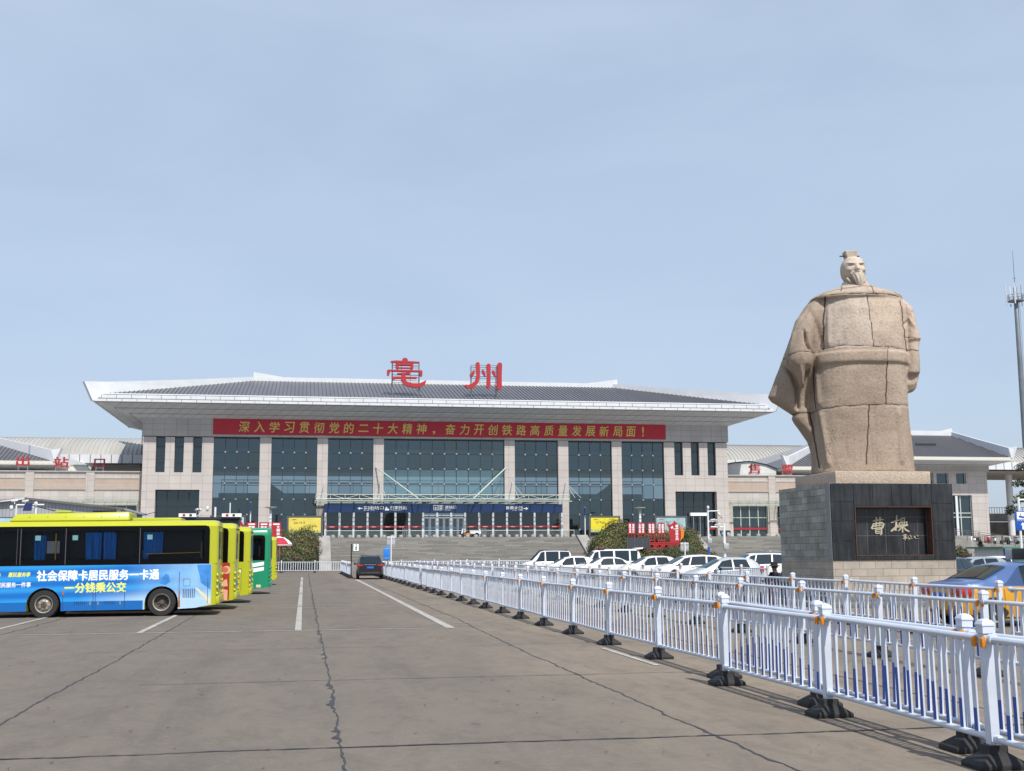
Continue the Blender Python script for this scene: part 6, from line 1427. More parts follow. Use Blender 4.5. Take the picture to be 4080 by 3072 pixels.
    # robe folds and a chiselled, uneven skin
    d = np.zeros(nv); front = (y < .45)
    def ridge(pts, w, amp):
        nonlocal d
        ys_, xs_ = zip(*[(b, a) for a, b in pts]); xx = np.interp(zy, ys_, xs_); lim = np.clip((zy-ys_[0])/40, 0, 1)*np.clip((ys_[-1]-zy)/30, 0, 1)
        d += amp*np.exp(-((zx-xx)/w)**2)*lim*front
    ridge([(495, 1150), (555, 1530)], 16, .10); ridge([(985, 1150), (1000, 1520)], 14, .08); ridge([(468, 880), (490, 1140)], 14, .075); ridge([(640, 1180), (650, 1500)], 50, -.03); ridge([(880, 1180), (890, 1500)], 50, -.025)
    ridge([(385, 630), (405, 730), (440, 790)], 9, -.17); ridge([(425, 500), (470, 600), (505, 770)], 16, -.08); ridge([(372, 860), (376, 1000)], 8, .09); ridge([(415, 860), (405, 1000), (400, 1140)], 12, -.13); ridge([(236, 845), (300, 915), (342, 1005), (346, 1150)], 13, -.22); ridge([(330, 640), (300, 760), (262, 850)], 10, .06); ridge([(1010, 640), (1060, 560), (1085, 500)][::-1], 10, -.06); ridge([(1046, 540), (1096, 640)], 9, .05)
    ridge([(540, 430), (550, 760)], 16, .045); ridge([(700, 880), (640, 1130)], 60, .03); ridge([(300, 560), (320, 520), (440, 480)][:0] or [(430, 470), (310, 660)], 10, -.05)
    d += -.022*seam
    for i in range(0): pass
    nzv = np.array([noise.noise((a*2.1, b*2.1, c*2.1)) for a, b, c in co]) if nv < 200000 else np.zeros(nv)
    d += .018*nzv
    co = co+no*d[:, None]; me.vertices.foreach_set('co', co.reshape(-1))
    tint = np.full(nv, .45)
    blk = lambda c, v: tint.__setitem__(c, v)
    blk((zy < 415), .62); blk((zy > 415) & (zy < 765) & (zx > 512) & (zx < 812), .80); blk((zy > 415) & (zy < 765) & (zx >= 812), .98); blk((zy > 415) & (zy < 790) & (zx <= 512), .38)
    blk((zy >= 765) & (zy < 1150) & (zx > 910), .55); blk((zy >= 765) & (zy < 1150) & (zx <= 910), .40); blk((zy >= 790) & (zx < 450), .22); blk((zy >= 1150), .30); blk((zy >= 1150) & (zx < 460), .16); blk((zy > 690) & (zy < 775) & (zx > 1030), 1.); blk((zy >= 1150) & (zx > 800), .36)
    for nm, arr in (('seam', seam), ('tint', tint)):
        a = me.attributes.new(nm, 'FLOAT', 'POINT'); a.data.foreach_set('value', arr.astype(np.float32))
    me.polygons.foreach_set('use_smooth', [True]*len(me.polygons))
    def stone(name, use):
        m, n, L, b = nmat(name); tc = n.new('ShaderNodeTexCoord')
        def nz(s, dt, r=.6):
            q = n.new('ShaderNodeTexNoise'); q.inputs['Scale'].default_value = s; q.inputs['Detail'].default_value = dt; q.inputs['Roughness'].default_value = r; L(tc.outputs['Object'], q.inputs['Vector']); return q.outputs['Fac']
        def rg(s, a, c, lo, hi): q = n.new('ShaderNodeMapRange'); q.inputs[1].default_value = a; q.inputs[2].default_value = c; q.inputs[3].default_value = lo; q.inputs[4].default_value = hi; L(s, q.inputs[0]); return q.outputs[0]
        def mx(f, A, B):
            q = n.new('ShaderNodeMix'); q.data_type = 'RGBA'
            if isinstance(f, float): q.inputs['Factor'].default_value = f
            else: L(f, q.inputs['Factor'])
            for k, v in (('A', A), ('B', B)):
                if isinstance(v, tuple): q.inputs[k].default_value = (*v, 1)
                else: L(v, q.inputs[k])
            return q.outputs['Result']
        if use:
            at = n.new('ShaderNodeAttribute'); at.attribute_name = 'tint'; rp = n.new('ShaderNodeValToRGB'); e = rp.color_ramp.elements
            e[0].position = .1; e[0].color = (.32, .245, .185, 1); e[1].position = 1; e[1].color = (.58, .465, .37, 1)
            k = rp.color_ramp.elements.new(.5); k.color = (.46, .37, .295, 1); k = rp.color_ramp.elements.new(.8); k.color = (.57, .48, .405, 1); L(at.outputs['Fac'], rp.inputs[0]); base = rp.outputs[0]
        else: base = mx(rg(nz(3, 4), .4, .6, 0, 1), (.57, .495, .42), (.51, .425, .345))
        base = mx(rg(nz(1.1, 6), .42, .68, 0, .35), base, (.22, .165, .12))
        mp = n.new('ShaderNodeMapping'); mp.inputs['Scale'].default_value = (3.2, 3.2, .35); L(tc.outputs['Object'], mp.inputs['Vector'])
        q = n.new('ShaderNodeTexNoise'); q.inputs['Scale'].default_value = 1.6; q.inputs['Detail'].default_value = 5; L(mp.outputs['Vector'], q.inputs['Vector'])
        base = mx(rg(q.outputs['Fac'], .55, .75, 0, .3), base, (.16, .12, .09))
        base = mx(rg(nz(11, 6, .85), .52, .66, 0, .62 if use else .2), base, (.15, .11, .082))
        base = mx(rg(nz(15, 6, .85), .54, .68, 0, .5 if use else .2), base, (.62, .53, .45))
        if use:
            a2 = n.new('ShaderNodeAttribute'); a2.attribute_name = 'seam'; base = mx(rg(a2.outputs['Fac'], .3, .75, 0, .93), base, (.05, .034, .027))
        L(base, b.inputs['Base Color']); b.inputs['Roughness'].default_value = .85; b.inputs['Specular IOR Level'].default_value = .25
        bp = n.new('ShaderNodeBump'); bp.inputs['Distance'].default_value = .055 if use else .008; L(nz(9 if use else 30, 8, .78), bp.inputs['Height']); L(bp.outputs['Normal'], b.inputs['Normal'])
        return m
    GR = stone('rough_granite', True); GS = stone('smooth_granite', False)
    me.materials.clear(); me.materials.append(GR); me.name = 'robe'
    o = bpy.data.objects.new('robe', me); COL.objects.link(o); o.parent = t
    # foot slab
    sb = MB(); a = Xh(735, 1510)
    ob = sb.box(17.27, 20.68, 36.32, 39.6, 3.964, 4.39).build('foot_slab', GS if False else mat('slab_granite', (.44, .355, .285), .85, var=.28, scale=16, bump=.03, bscale=24), t, world=True, bevel=.03)
    # ---- head
    cx, cz, cy = Xh(697, 220, -.12), Zh(220), -.14
    prof = [(.47, .03), (.445, .16), (.40, .255), (.33, .325), (.24, .378), (.12, .41), (0, .418), (-.12, .41), (-.22, .39), (-.30, .355), (-.37, .315), (-.43, .295), (-.55, .30), (-.72, .33)][::-1]
    G = lambda v, c, s: math.exp(-((v-c)/s)**2)
    NZ, NP = 110, 150; rings = []
    for i in range(NZ+1):
        dz = -.72+1.19*i/NZ; a = lerp(prof, dz) if dz < .47 else .03; ring_ = []
        for k in range(NP):
            ph = 2*PI*k/NP; ph = ph if ph <= PI else ph-2*PI; af = abs(ph)   # 0 = front
            s, c = math.sin(ph), math.cos(ph)
            jaw = 1-.10*max(0, c)*max(0, min(1, (-.15-dz)/.2))
            bx, by = a*jaw, a*(1.16 if c > 0 else 1.10)
            r = 1/math.sqrt((s/bx)**2+(c/by)**2)*(1+.03*abs(math.sin(2*ph)))
            f = 0
            if af < 1.6:
                t_ = (dz+.085)/.22
                if -.12 < t_ < 1.15: f += G(ph, 0, .095+.05*(1-max(0, t_)))*(.15*(1-min(1, max(0, t_)))**.9+.035)*min(1, max(0, (t_+.12)/.12))
                f += .055*G(dz, .145+.055*min(af, .7), .032)*(G(af, .42, .30))            # brows
                f += .02*G(dz, .20, .03)*G(ph, 0, .1)
                f -= .075*G(dz, .085, .042)*G(af, .38, .17)                                 # eye sockets
                f += .05*G(dz, .078, .021)*G(af, .37, .11)                                 # eyes
                f -= .022*G(dz, .078, .006)*G(af, .37, .10)
                f += .035*G(dz, -.07, .06)*G(af, .60, .2)                                   # cheekbones
                f -= .03*G(dz, -.16, .05)*G(af, .62, .14)
                zm = -.150-.26*af*af; f += .055*G(dz, zm, .026)*(1 if af < .45 else math.exp(-((af-.45)/.1)**2))   # moustache
                f -= .04*G(dz, -.205-.15*af*af, .012)*(af < .26)                            # mouth
                f += .03*G(dz, -.235, .02)*G(ph, 0, .14)
            f += .055*G(dz, -.02, .085)*G(af, 1.62, .09)-.03*G(dz, -.02, .05)*G(af, 1.58, .04)   # ears
            if af > 1.72 or dz > .33+.1*af*0: f += .018                                      # hair cap
            r += f
            ring_.append((cx+s*r, cy-c*r, cz+dz))
        rings.append(ring_)
    hd = MB(); hd.loft(rings)
    # beard: tapering lobe with strands
    br = []
    for i in range(15):
        q = i/14; zb = cz-.225-.55*q; w = .205*(1-q)**.75+.035; yo = cy-.44-.11*math.sin(q*2.2); th = .16*(1-q)+.05; rg_ = []
        for k in range(40):
            a = 2*PI*k/40; st_ = 1+.10*math.cos(a*9)*(q > .1)
            rg_.append((cx+.02+.05*q+w*st_*math.cos(a), yo+th*st_*math.sin(a), zb))
        br.append(rg_)
    hd.loft(br)
    for sg in (-1, 1): hd.tube([(cx+sg*.33, cy-.30, cz-.36), (cx+sg*.25, cy-.38, cz-.48), (cx+sg*.17, cy-.44, cz-.60)], [.05, .04, .012], 8)
    # topknot
    kx, kz = Xh(675, 120, -.05), Zh(150)
    hd.loft([[(kx-.15, -.28, kz-.1), (kx+.2, -.28, kz-.1), (kx+.2, .16, kz-.1), (kx-.15, .16, kz-.1)], [(kx-.15, -.26, kz+.06), (kx+.19, -.26, kz+.06), (kx+.19, .14, kz+.06), (kx-.15, .14, kz+.06)], [(kx-.22, -.30, kz+.31), (kx+.21, -.30, kz+.31), (kx+.21, .14, kz+.31), (kx-.22, .14, kz+.31)]])
    # turned-up collar
    cl = []
    for dzc, rw in ((-.66, .50), (-.5, .415), (-.44, .385), (-.43, .36), (-.52, .34)): cl.append([(cx+rw*math.sin(2*PI*k/40), cy+.02-rw*1.05*math.cos(2*PI*k/40), cz+dzc-.10*max(0, math.cos(2*PI*k/40))**2) for k in range(40)])
    hd.loft(cl)
    tmp = hd.build('tmp', FRAME, None)
    md = tmp.modifiers.new('r', 'REMESH'); md.mode = 'VOXEL'; md.voxel_size = .0145; md.adaptivity = 0
    sm = tmp.modifiers.new('s', 'SMOOTH'); sm.factor = .5; sm.iterations = 2
    dg = bpy.context.evaluated_depsgraph_get(); me = bpy.data.meshes.new_from_object(tmp.evaluated_get(dg)); bpy.data.objects.remove(tmp)
    me.materials.clear(); me.materials.append(GS); me.polygons.foreach_set('use_smooth', [True]*len(me.polygons)); me.name = 'head'
    o = bpy.data.objects.new('head', me); COL.objects.link(o); o.parent = t
    MB().tube([(kx-.36, -.06, kz+.16), (kx+.34, -.06, kz+.16)], .028, 8).build('hairpin', mat('iron_pin', (.12, .09, .08), .6), t)
    # a tuft of weeds rooted in a joint of the robe
    w = thing('weed_tuft', 'small green weed tuft growing from a joint low on the statue robe', 'plant', (0, 0, 0))
    gm = mat('weed_green', (.10, .13, .035), .8, var=.3); wm = MB(); r2 = random.Random(4)
    p0 = t.matrix_basis @ Vector((Xh(572, 1330, -1.12), -1.09, Zh(1345)))
    w.location = p0
    for i in range(46):
        a, b_, c = r2.uniform(-.2, .2), r2.uniform(-.13, -.02), r2.uniform(-.12, .30); l = r2.uniform(.03, .06)
        d_ = Vector((r2.uniform(-1, 1), r2.uniform(-.4, .2), r2.uniform(-.2, 1))).normalized()*l; e_ = Vector((d_.z, 0, -d_.x))*.35
        p = Vector((a*(.4+abs(c)*2), b_, c)); wm.add([p, p+d_*.5+e_, p+d_, p+d_*.5-e_], [(0, 1, 2, 3)])
    wm.build('foliage', gm, w, recalc=False)
statue()
# ------------------------------------------------------------------ hedges, trees, shrubs
LG = mat('leaf_green', (.060, .085, .016), .6, var=.35, scale=2); LO = mat('leaf_olive', (.105, .10, .02), .6, var=.3, scale=2)
LR_ = mat('leaf_russet', (.095, .052, .025), .65, var=.3, scale=2); LD = mat('leaf_dark', (.03, .045, .014), .6, var=.3, scale=2); LY = mat('leaf_yellow', (.22, .21, .025), .6, var=.25, scale=2)
BARK = mat('bark', (.09, .065, .045), .9, var=.3, scale=6, bump=.01)
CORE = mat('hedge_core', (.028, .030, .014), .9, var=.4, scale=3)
def leaf_cloud(mb, ells, n, size, r, clump=1.1, pal=(0, 1, 2, 3, 4), zmin=-9, jit=.14):
    vol = [e[3]*e[4]*e[5] for e in ells]; tot = sum(v**.67 for v in vol)
    for e, v in zip(ells, vol):
        for _ in range(int(n*v**.67/tot)):
            th = r.uniform(0, 2*PI); cz = r.uniform(-.55, 1); sr = math.sqrt(1-cz*cz)
            q = 1-abs(r.gauss(0, jit)); d = Vector((sr*math.cos(th), sr*math.sin(th), cz))
            p = Vector((e[0]+d.x*e[3]*q, e[1]+d.y*e[4]*q, e[2]+d.z*e[5]*q))
            w = noise.noise(p*clump)+.3*noise.noise(p*clump*3.3)
            p += d*(.22*noise.noise(p*1.9)+.12*noise.noise(p*4.1))*min(1.5, e[5])
            if p.z < zmin: continue
            nn = (d+Vector((r.uniform(-1, 1), r.uniform(-1, 1), r.uniform(-.5, 1)))*.8).normalized(); a = nn.cross(Vector((r.uniform(-1, 1), r.uniform(-1, 1), .3))).normalized(); b = nn.cross(a)
            s = size*r.uniform(.5, 1.3); w2 = w+r.uniform(-.35, .35)
            k = pal[0] if w2 < .08 else pal[1] if w2 < .26 else pal[2]
            if w2 < -.38: k = pal[3]
            if d.z > .55 and r.random() < .16: k = pal[4]
            mb.add([p-a*s*.5, p+b*s*.28, p+a*s*.5, p-b*s*.28], [(0, 1, 2, 3)], k)
def hedge(name, label, cat, ells, n, size, seed, pal=(0, 1, 2, 3, 4), group=None, clump=.8):
    r = random.Random(seed); e0 = ells[0]; t = thing(name, label, cat, (e0[0], e0[1], 0), group=group)
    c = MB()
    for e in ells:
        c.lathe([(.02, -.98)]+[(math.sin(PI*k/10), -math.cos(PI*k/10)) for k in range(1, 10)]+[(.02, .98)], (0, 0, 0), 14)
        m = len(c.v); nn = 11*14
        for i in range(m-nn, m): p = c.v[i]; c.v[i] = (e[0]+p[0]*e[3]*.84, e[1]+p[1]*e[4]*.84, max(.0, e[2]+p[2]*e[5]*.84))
    c.build('filler_core', CORE, t, world=True, smooth=True)  # added solid dark core, stops see-through between the leaves
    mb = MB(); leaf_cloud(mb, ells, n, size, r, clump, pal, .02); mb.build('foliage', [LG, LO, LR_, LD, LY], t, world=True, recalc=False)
    return t
hedge('hedge', 'sloping clipped hedge of green and russet leaves left of the main stairs', 'hedge', [(-6, 131.5, 1.6, 5.2, 4.2, 2.7), (-1.9, 131.2, 2.0, 3.3, 4.0, 2.6), (.2, 132.5, 2.4, 1.7, 3.2, 2.5), (-2.5, 128.2, .8, 3.6, 2.4, 1.8), (-8, 128.5, .9, 3, 2.4, 1.8), (-.1, 129.5, 1.0, 1.6, 3.0, 2.2)], 30000, .18, 11)
hedge('hedge', 'rounded russet and green hedge right of the main stairs, left of the red slogan boards', 'hedge', [(34.2, 131.5, 2.0, 2.3, 3.6, 2.3), (35.9, 133, 3.0, 2.2, 3.0, 2.7), (33.2, 129.5, 1.2, 1.4, 2.6, 2.0), (35, 128.3, .7, 2.2, 2.2, 1.55)], 19000, .18, 12, pal=(0, 2, 1, 3, 4))
hedge('hedge', 'rounded hedge at the right end of the planting, beside the flame-shaped red sign', 'hedge', [(44.0, 132, 2.2, 1.7, 3.0, 2.5), (43.4, 130.6, 1.4, 2.0, 2.8, 1.9), (40.5, 134, 2.4, 3.4, 2.4, 2.3)], 14000, .18, 13)
hedge('hedge', 'low clipped hedge strip in front of the red slogan boards', 'hedge', [(38.4, 126.6, 1.0, 1.7, 1.6, 1.35), (40.6, 126.4, 1.1, 2.0, 1.7, 1.5), (42.9, 126.4, 1.0, 2.0, 1.7, 1.45), (44.4, 126.6, .9, 1.2, 1.6, 1.2), (36.3, 126.6, .8, 1.4, 1.5, 1.1)], 13000, .17, 14, pal=(0, 0, 2, 3, 1))
for i, (x, y, h, l) in enumerate(((45.2, 78, 2.0, 'bushy shrub with russet tips right of the plinth'), (47.6, 77, 1.1, 'low shrub at the foot of the ramp wall by the small pine'))):
    hedge('shrub', l, 'shrub', [(x+1.2, y, h*.55, .75, .7, h*.5), (x+1.6, y, h*.35, .5, .6, h*.35)], 1500, .16, 30+i, pal=(0, 3, 2, 3, 1))
def conifer(label, x, y, h, rad, seed):
    r = random.Random(seed); t = thing('pine_tree', label, 'tree', (x, y, 0))
    MB().tube([(0, 0, 0), (.03, 0, h*.5), (0, .02, h*.98)], [.06, .04, .008], 8).build('trunk', BARK, t, smooth=True)
    tw = MB(); nd = MB()
    for i in range(64):
        q = (i/64)**.9; z = h*(.10+.86*q); L_ = rad*(1-q)**.8*r.uniform(.75, 1.15)+.05; a = i*2.4+r.uniform(-.3, .3)
        e = Vector((math.cos(a)*L_, math.sin(a)*L_, z+L_*r.uniform(-.05, .35))); b0 = Vector((0, 0, z)); tw.tube([b0, e], [.014, .004], 5)
        for k in range(34):
            f = r.uniform(.15, 1.03); p = b0.lerp(e, f); d = Vector((r.gauss(0, 1), r.gauss(0, 1), r.gauss(.3, .8))).normalized()*r.uniform(.07, .17)*(1.2-.4*f); s = d.cross(Vector((r.uniform(-1, 1), r.uniform(-1, 1), 1))).normalized()*.022
            nd.add([p, p+d*.5+s, p+d, p+d*.5-s], [(0, 1, 2, 3)], 0 if r.random() < .6 else 1)
    tw.build('branches', BARK, t); nd.build('needles', [LD, mat('needle_green', (.045, .075, .022), .6) if 'needle_green' not in MATS else MATS['needle_green']], t, recalc=False)
    return t
conifer('small young pine right of the plinth in front of the ramp wall', 46.15, 75, 2.45, .85, 5)
def big_tree(label, x, y, seed):
    r = random.Random(seed); t = thing('broadleaf_tree', label, 'tree', (x, y, 0))
    tr = MB(); tr.tube([(0, 0, 0), (.1, 0, 2), (-.05, .1, 4.2), (.1, 0, 6.6)], [.22, .18, .13, .05], 10)
    mb = MB(); ells = []
    for i in range(19):
        a = i*2.4; z = 3.6+4.2*(i/19); L_ = (2.4-1.7*(i/19))*r.uniform(.7, 1.1); e = Vector((math.cos(a)*L_, math.sin(a)*L_, z+.5)); tr.tube([(0, 0, z-.6), (e.x*.5, e.y*.5, z-.1), e], [.07, .05, .02], 6)
        ells.append((e.x, e.y, e.z, r.uniform(.5, .85), r.uniform(.5, .85), r.uniform(.32, .5)))
    tr.build('trunk', BARK, t, smooth=True); leaf_cloud(mb, ells, 7500, .16, r, .9, (3, 0, 0, 3, 1), jit=.3); mb.build('crown', [LG, LO, LR_, LD, LY], t, recalc=False)
big_tree('dark leafy tree cut by the right edge beside the pavilion', 48.1, 70, 3)

# ------------------------------------------------------------------ boards, slogan signs and other writing
GREYF = mat('grey_frame', (.12, .13, .14), .5, .3); SIGNW = mat('sign_white', (.72, .73, .74), .5, var=.04); PGAL = mat('galvanised_back', (.46, .48, .50), .5, .3, var=.1)
INK = mat('dark_ink', (.05, .05, .045), .7)
def scribble(x0, x1, z, h, seed, y):
    r = random.Random(seed); mb = MB(); x = x0; i = 0
    while x < x1-h:
        for k in range(5):
            a = (x+r.uniform(0, h*.8), z+r.uniform(0, h)); b = (a[0]+r.uniform(-.4, .5)*h, a[1]+r.uniform(-.5, .4)*h); mb.prism(stroke_outline([a, b], [h*.05, h*.07]), 'y', y-.001*k-.02, y)
        x += h*1.15
    return mb
def billboard(label, x0, x1, z0, z1, m, seed, red=True):
    Y = 137.2; t = thing('billboard', label, 'billboard', ((x0+x1)/2, Y, 0))
    MB().box(x0+.08, x1-.08, Y-.05, Y-.001, z0+.08, z1-.08).build('poster', m, t, world=True)
    MB().box(x0, x1, Y, Y+.22, z0, z1).build('case', GREYF, t, world=True)
    MB().box(x0-.12, x0-.002, Y-.06, Y+.2, .0, z1+.12).box(x1+.002, x1+.12, Y-.06, Y+.2, 0, z1+.12).box(x0, x1, Y-.06, Y+.2, z1+.003, z1+.12).build('frame', GREYF, t, world=True)
    w = x1-x0
    MB().box(x0+.45, x0+.95, Y-.06, Y-.052, z1-.34, z1-.27).build('logo_strip', RED, t, world=True)
    scribble(x0+w*.18, x0+w*.55, z1-.75, .22, seed, Y-.055).build('poster_writing', INK, t, world=True); scribble(x0+w*.5, x0+w*.93, z1-1.1, .22, seed+1, Y-.055).build('poster_writing', INK, t, world=True)
    r = random.Random(seed); mb = MB(); x = x0+.1
    for k in range(16): x2 = x+(w-.2)/16; mb.add([(x, Y-.056, z0+.1), (x2, Y-.056, z0+.1), (x2, Y-.056, z0+.1+r.uniform(.1, .4)), (x, Y-.056, z0+.1+r.uniform(.1, .4))], [(0, 1, 2, 3)]); x = x2
    mb.build('poster_skyline', mat('poster_green', (.35, .45, .22), .6) if 'poster_green' not in MATS else MATS['poster_green'], t, world=True, recalc=False)
billboard('yellow poster board above the left hedge beside the main stairs', -1.85, 1.95, 4.1, 6.0, YELL, 1)
billboard('yellow poster board above the right hedge, nearest the lobby', 33.65, 37.25, 4.1, 5.98, mat('lemon_board', (.72, .62, .03), .6, var=.16), 2)
billboard('teal landscape poster board behind the flame-shaped red sign', 41.8, 45.6, 4.1, 5.98, TEAL, 3)
billboard('pale blue poster board partly hidden behind the buses', -10.4, -6.7, 4.1, 6.05, SKYB, 4)
t = thing('billboard', 'pale blue poster board at the left edge above the nearest bus', 'billboard', (-22, 90, 0))
MB().box(-24.5, -20.1, 89.9, 90, 2.4, 4.45).build('poster', SKYB, t, world=True); MB().box(-24.6, -20, 90.002, 90.2, 2.3, 4.55).build('case', GREYF, t, world=True)
MB().box(-24.4, -24.2, 90.01, 90.19, 0, 2.298).box(-20.4, -20.2, 90.01, 90.19, 0, 2.298).build('stand', GREYF, t, world=True); scribble(-22, -20.3, 2.9, .3, 9, 89.9).build('poster_writing', INK, t, world=True)
def slogan(x, Y, z0, zl, cols, label, w=.86, h=1.32, group=None):
    t = thing('slogan_board', label, 'sign', (x, Y, 0), group=group)
    p = [(x-w/2, z0), (x+w/2, z0), (x+w/2, z0+h-.16), (x+w/2-.12, z0+h), (x-w/2+.12, z0+h), (x-w/2, z0+h-.16)]
    MB().prism(p, 'y', Y-.05, Y+.05).build('panel', RED, t, world=True)
    b = MB()
    for q in (-.36, .36): b.box(x+q-.045, x+q+.045, Y-.04, Y+.04, 0, z0-.002)
    b.box(x-.31, x+.31, Y-.03, Y+.03, z0-.75, z0-.65).box(x-.03, x+.03, Y-.03, Y+.03, z0-.64, z0-.004); b.build('stand', RED, t, world=True)
    for k, c in enumerate(cols):
        xc = x+(.19 if k == 0 else -.19); n = len(c); s = min(.27, (h-.3)/n)
        for i, ch in enumerate(c): lettering('slogan_lettering', ch, WLET, t, xc-.12, xc+.12, z0+h-.16-(i+1)*s+.03, z0+h-.16-i*s, Y-.07, ext=.015, bold=.045)
sl = [(36.9, ('诚信热心', '督导考核'), 'red slogan board in two white columns, leftmost of the four in the right hedge'), (38.05, ('团结有爱', '互助友善'), 'red slogan board second from the left of the four in the right hedge'), (39.25, ('爱岗敬业', '自律自强'), 'red slogan board second from the right of the four in the right hedge'), (40.4, ('爱国爱党', '遵纪守法'), 'red slogan board in the right hedge closest to the flame-shaped red sign')]
for x, c, l in sl: slogan(x, 130.6, 3.82, 2.6, c, l, group='red slogan boards in the right hedge')
for x, c, l in ((-5.15, ('富强', ''), 'red slogan board in the left hedge nearest the red star-shaped emblem sign'), (-3.95, ('民主', ''), 'middle red slogan board of the three in the left hedge'), (-2.75, ('文明和谐', ''), 'red slogan board in the left hedge nearest the stairs')):
    t = thing('slogan_board', l, 'sign', (x, 120, 0), group='red slogan boards in the left hedge')
    MB().box(x-.47, x+.47, 119.95, 120.05, 2.9, 4.95).build('panel', RED, t, world=True); MB().box(x-.42, x-.32, 119.97, 120.03, 0, 2.898).box(x+.32, x+.42, 119.97, 120.03, 0, 2.898).build('stand', RED, t, world=True)
    MB().box(x-.32, x+.32, 119.93, 119.948, 4.68, 4.82).build('white_strip', WLET, t, world=True)
    if len(c[0]) == 2: lettering('slogan_lettering', c[0], WLET, t, x-.3, x+.3, 4.3, 4.58, 119.93, ext=.015, bold=.04)
    else:
        for i, ch in enumerate(c[0]): lettering('slogan_lettering', ch, WLET, t, x+.05, x+.33, 4.33-i*.34, 4.6-i*.34, 119.93, ext=.015, bold=.04)
t = thing('emblem_sign', 'red star-shaped sign with a yellow hammer and sickle, partly behind the buses', 'sign', (-6.5, 122, 0))
MB().prism([(-7.3, 3.6), (-5.6, 3.7), (-4.9, 4.3), (-5.35, 4.75), (-6.0, 4.65), (-6.5, 5.5), (-6.95, 4.7), (-7.75, 4.3)], 'y', 121.95, 122.05).build('panel', RED, t, world=True)
em = MB(); cx, cz = -6.5, 4.35
em.prism([(cx+.36*math.cos(a), cz+.36*math.sin(a)) for a in [R(-150)+R(260)*k/14 for k in range(15)]]+[(cx-.05+.27*math.cos(a), cz+.03+.27*math.sin(a)) for a in [R(110)-R(235)*k/14 for k in range(15)]], 'y', 121.9, 121.945)
em.bar((cx-.32, 121.92, cz-.32), (cx+.12, 121.92, cz+.16), .07, .03, up=(0, 1, 0)).bar((cx-.02, 121.91, cz+.26), (cx+.22, 121.91, cz+.04), .13, .03, up=(0, 1, 0)); em.build('emblem', GOLD, t, world=True)
MB().prism([(-5.55, 4.05), (-5.35, 4.4), (-5.2, 4.3), (-5.3, 4.0)], 'y', 121.9, 121.945).build('dove', WLET, t, world=True)
MB().box(-7.0, -6.9, 121.96, 122.04, 0, 3.75).box(-5.9, -5.8, 121.96, 122.04, 0, 3.75).build('stand', RED, t, world=True)
# flame-shaped sign
t = thing('flame_sign', 'tall red flame-shaped sign with white vertical writing and an orange edge', 'sign', (41.9, 130.2, 0))
MB().prism([(41.3, 2.9), (42.45, 2.9), (42.6, 3.7), (42.5, 4.6), (42.2, 5.05), (41.85, 5.35), (41.75, 5.1), (41.45, 4.9), (40.95, 5.0), (41.2, 4.5), (41.25, 3.9)], 'y', 130.15, 130.25).build('panel', RED, t, world=True)
MB().prism([(42.5, 2.95), (42.95, 3.5), (43.02, 4.1), (42.8, 4.6), (42.55, 4.75), (42.66, 4.1), (42.62, 3.5)], 'y', 130.17, 130.27).build('orange_edge', mat('orange_panel', (.75, .22, .015), .5), t, world=True)
for i, ch in enumerate('亳州市民公约'): lettering('sign_lettering', ch, WLET, t, 41.98, 42.3, 4.62-i*.3, 4.88-i*.3, 130.12, ext=.02, bold=.05)
MB().prism([(41.4, 4.55), (41.62, 4.75), (41.72, 4.6), (41.55, 4.4)], 'y', 130.12, 130.145).prism([(41.75, 4.4), (41.82, 4.5), (41.88, 4.38), (41.8, 4.3)], 'y', 130.12, 130.145).build('dove', WLET, t, world=True)
MB().box(41.4, 42.4, 130.16, 130.24, 0, 2.898).build('stand', RED, t, world=True)
t = thing('red_trough', 'low red scalloped trough base below the flame-shaped sign', 'planter base', (40.2, 129.6, 0))
tr = MB(); tr.box(38.4, 42.0, 129.4, 129.8, 2.75, 2.9)
for k in range(4): x = 38.45+k*.9; tr.prism([(x, 2.3), (x+.15, 2.3)]+[(x+.43-.28*math.cos(PI*q/8), 2.3+.3*math.sin(PI*q/8)) for q in range(9)]+[(x+.71, 2.3), (x+.88, 2.3), (x+.88, 2.748), (x, 2.748)], 'y', 129.42, 129.78)
tr.box(38.4, 42.0, 129.45, 129.75, 2.1, 2.298).box(38.6, 38.75, 129.5, 129.7, 0, 2.098).box(41.6, 41.75, 129.5, 129.7, 0, 2.098); tr.build('trough', RED, t, world=True)
t = thing('board_back', 'plain dark blue-grey board standing low in the right hedge', 'board', (36.8, 127.6, 0))
MB().box(35.5, 38.15, 127.6, 127.66, 2.15, 3.4).build('panel', mat('slate_board', (.045, .052, .065), .6, var=.2), t, world=True)
fb = MB()
for x in (35.5, 36.35, 37.25, 38.1): fb.box(x-.03, x+.03, 127.55, 127.598, 2.1, 3.45)
fb.box(35.6, 35.68, 127.61, 127.65, 0, 2.14).box(37.9, 37.98, 127.61, 127.65, 0, 2.14); fb.build('frame', GREYF, t, world=True)
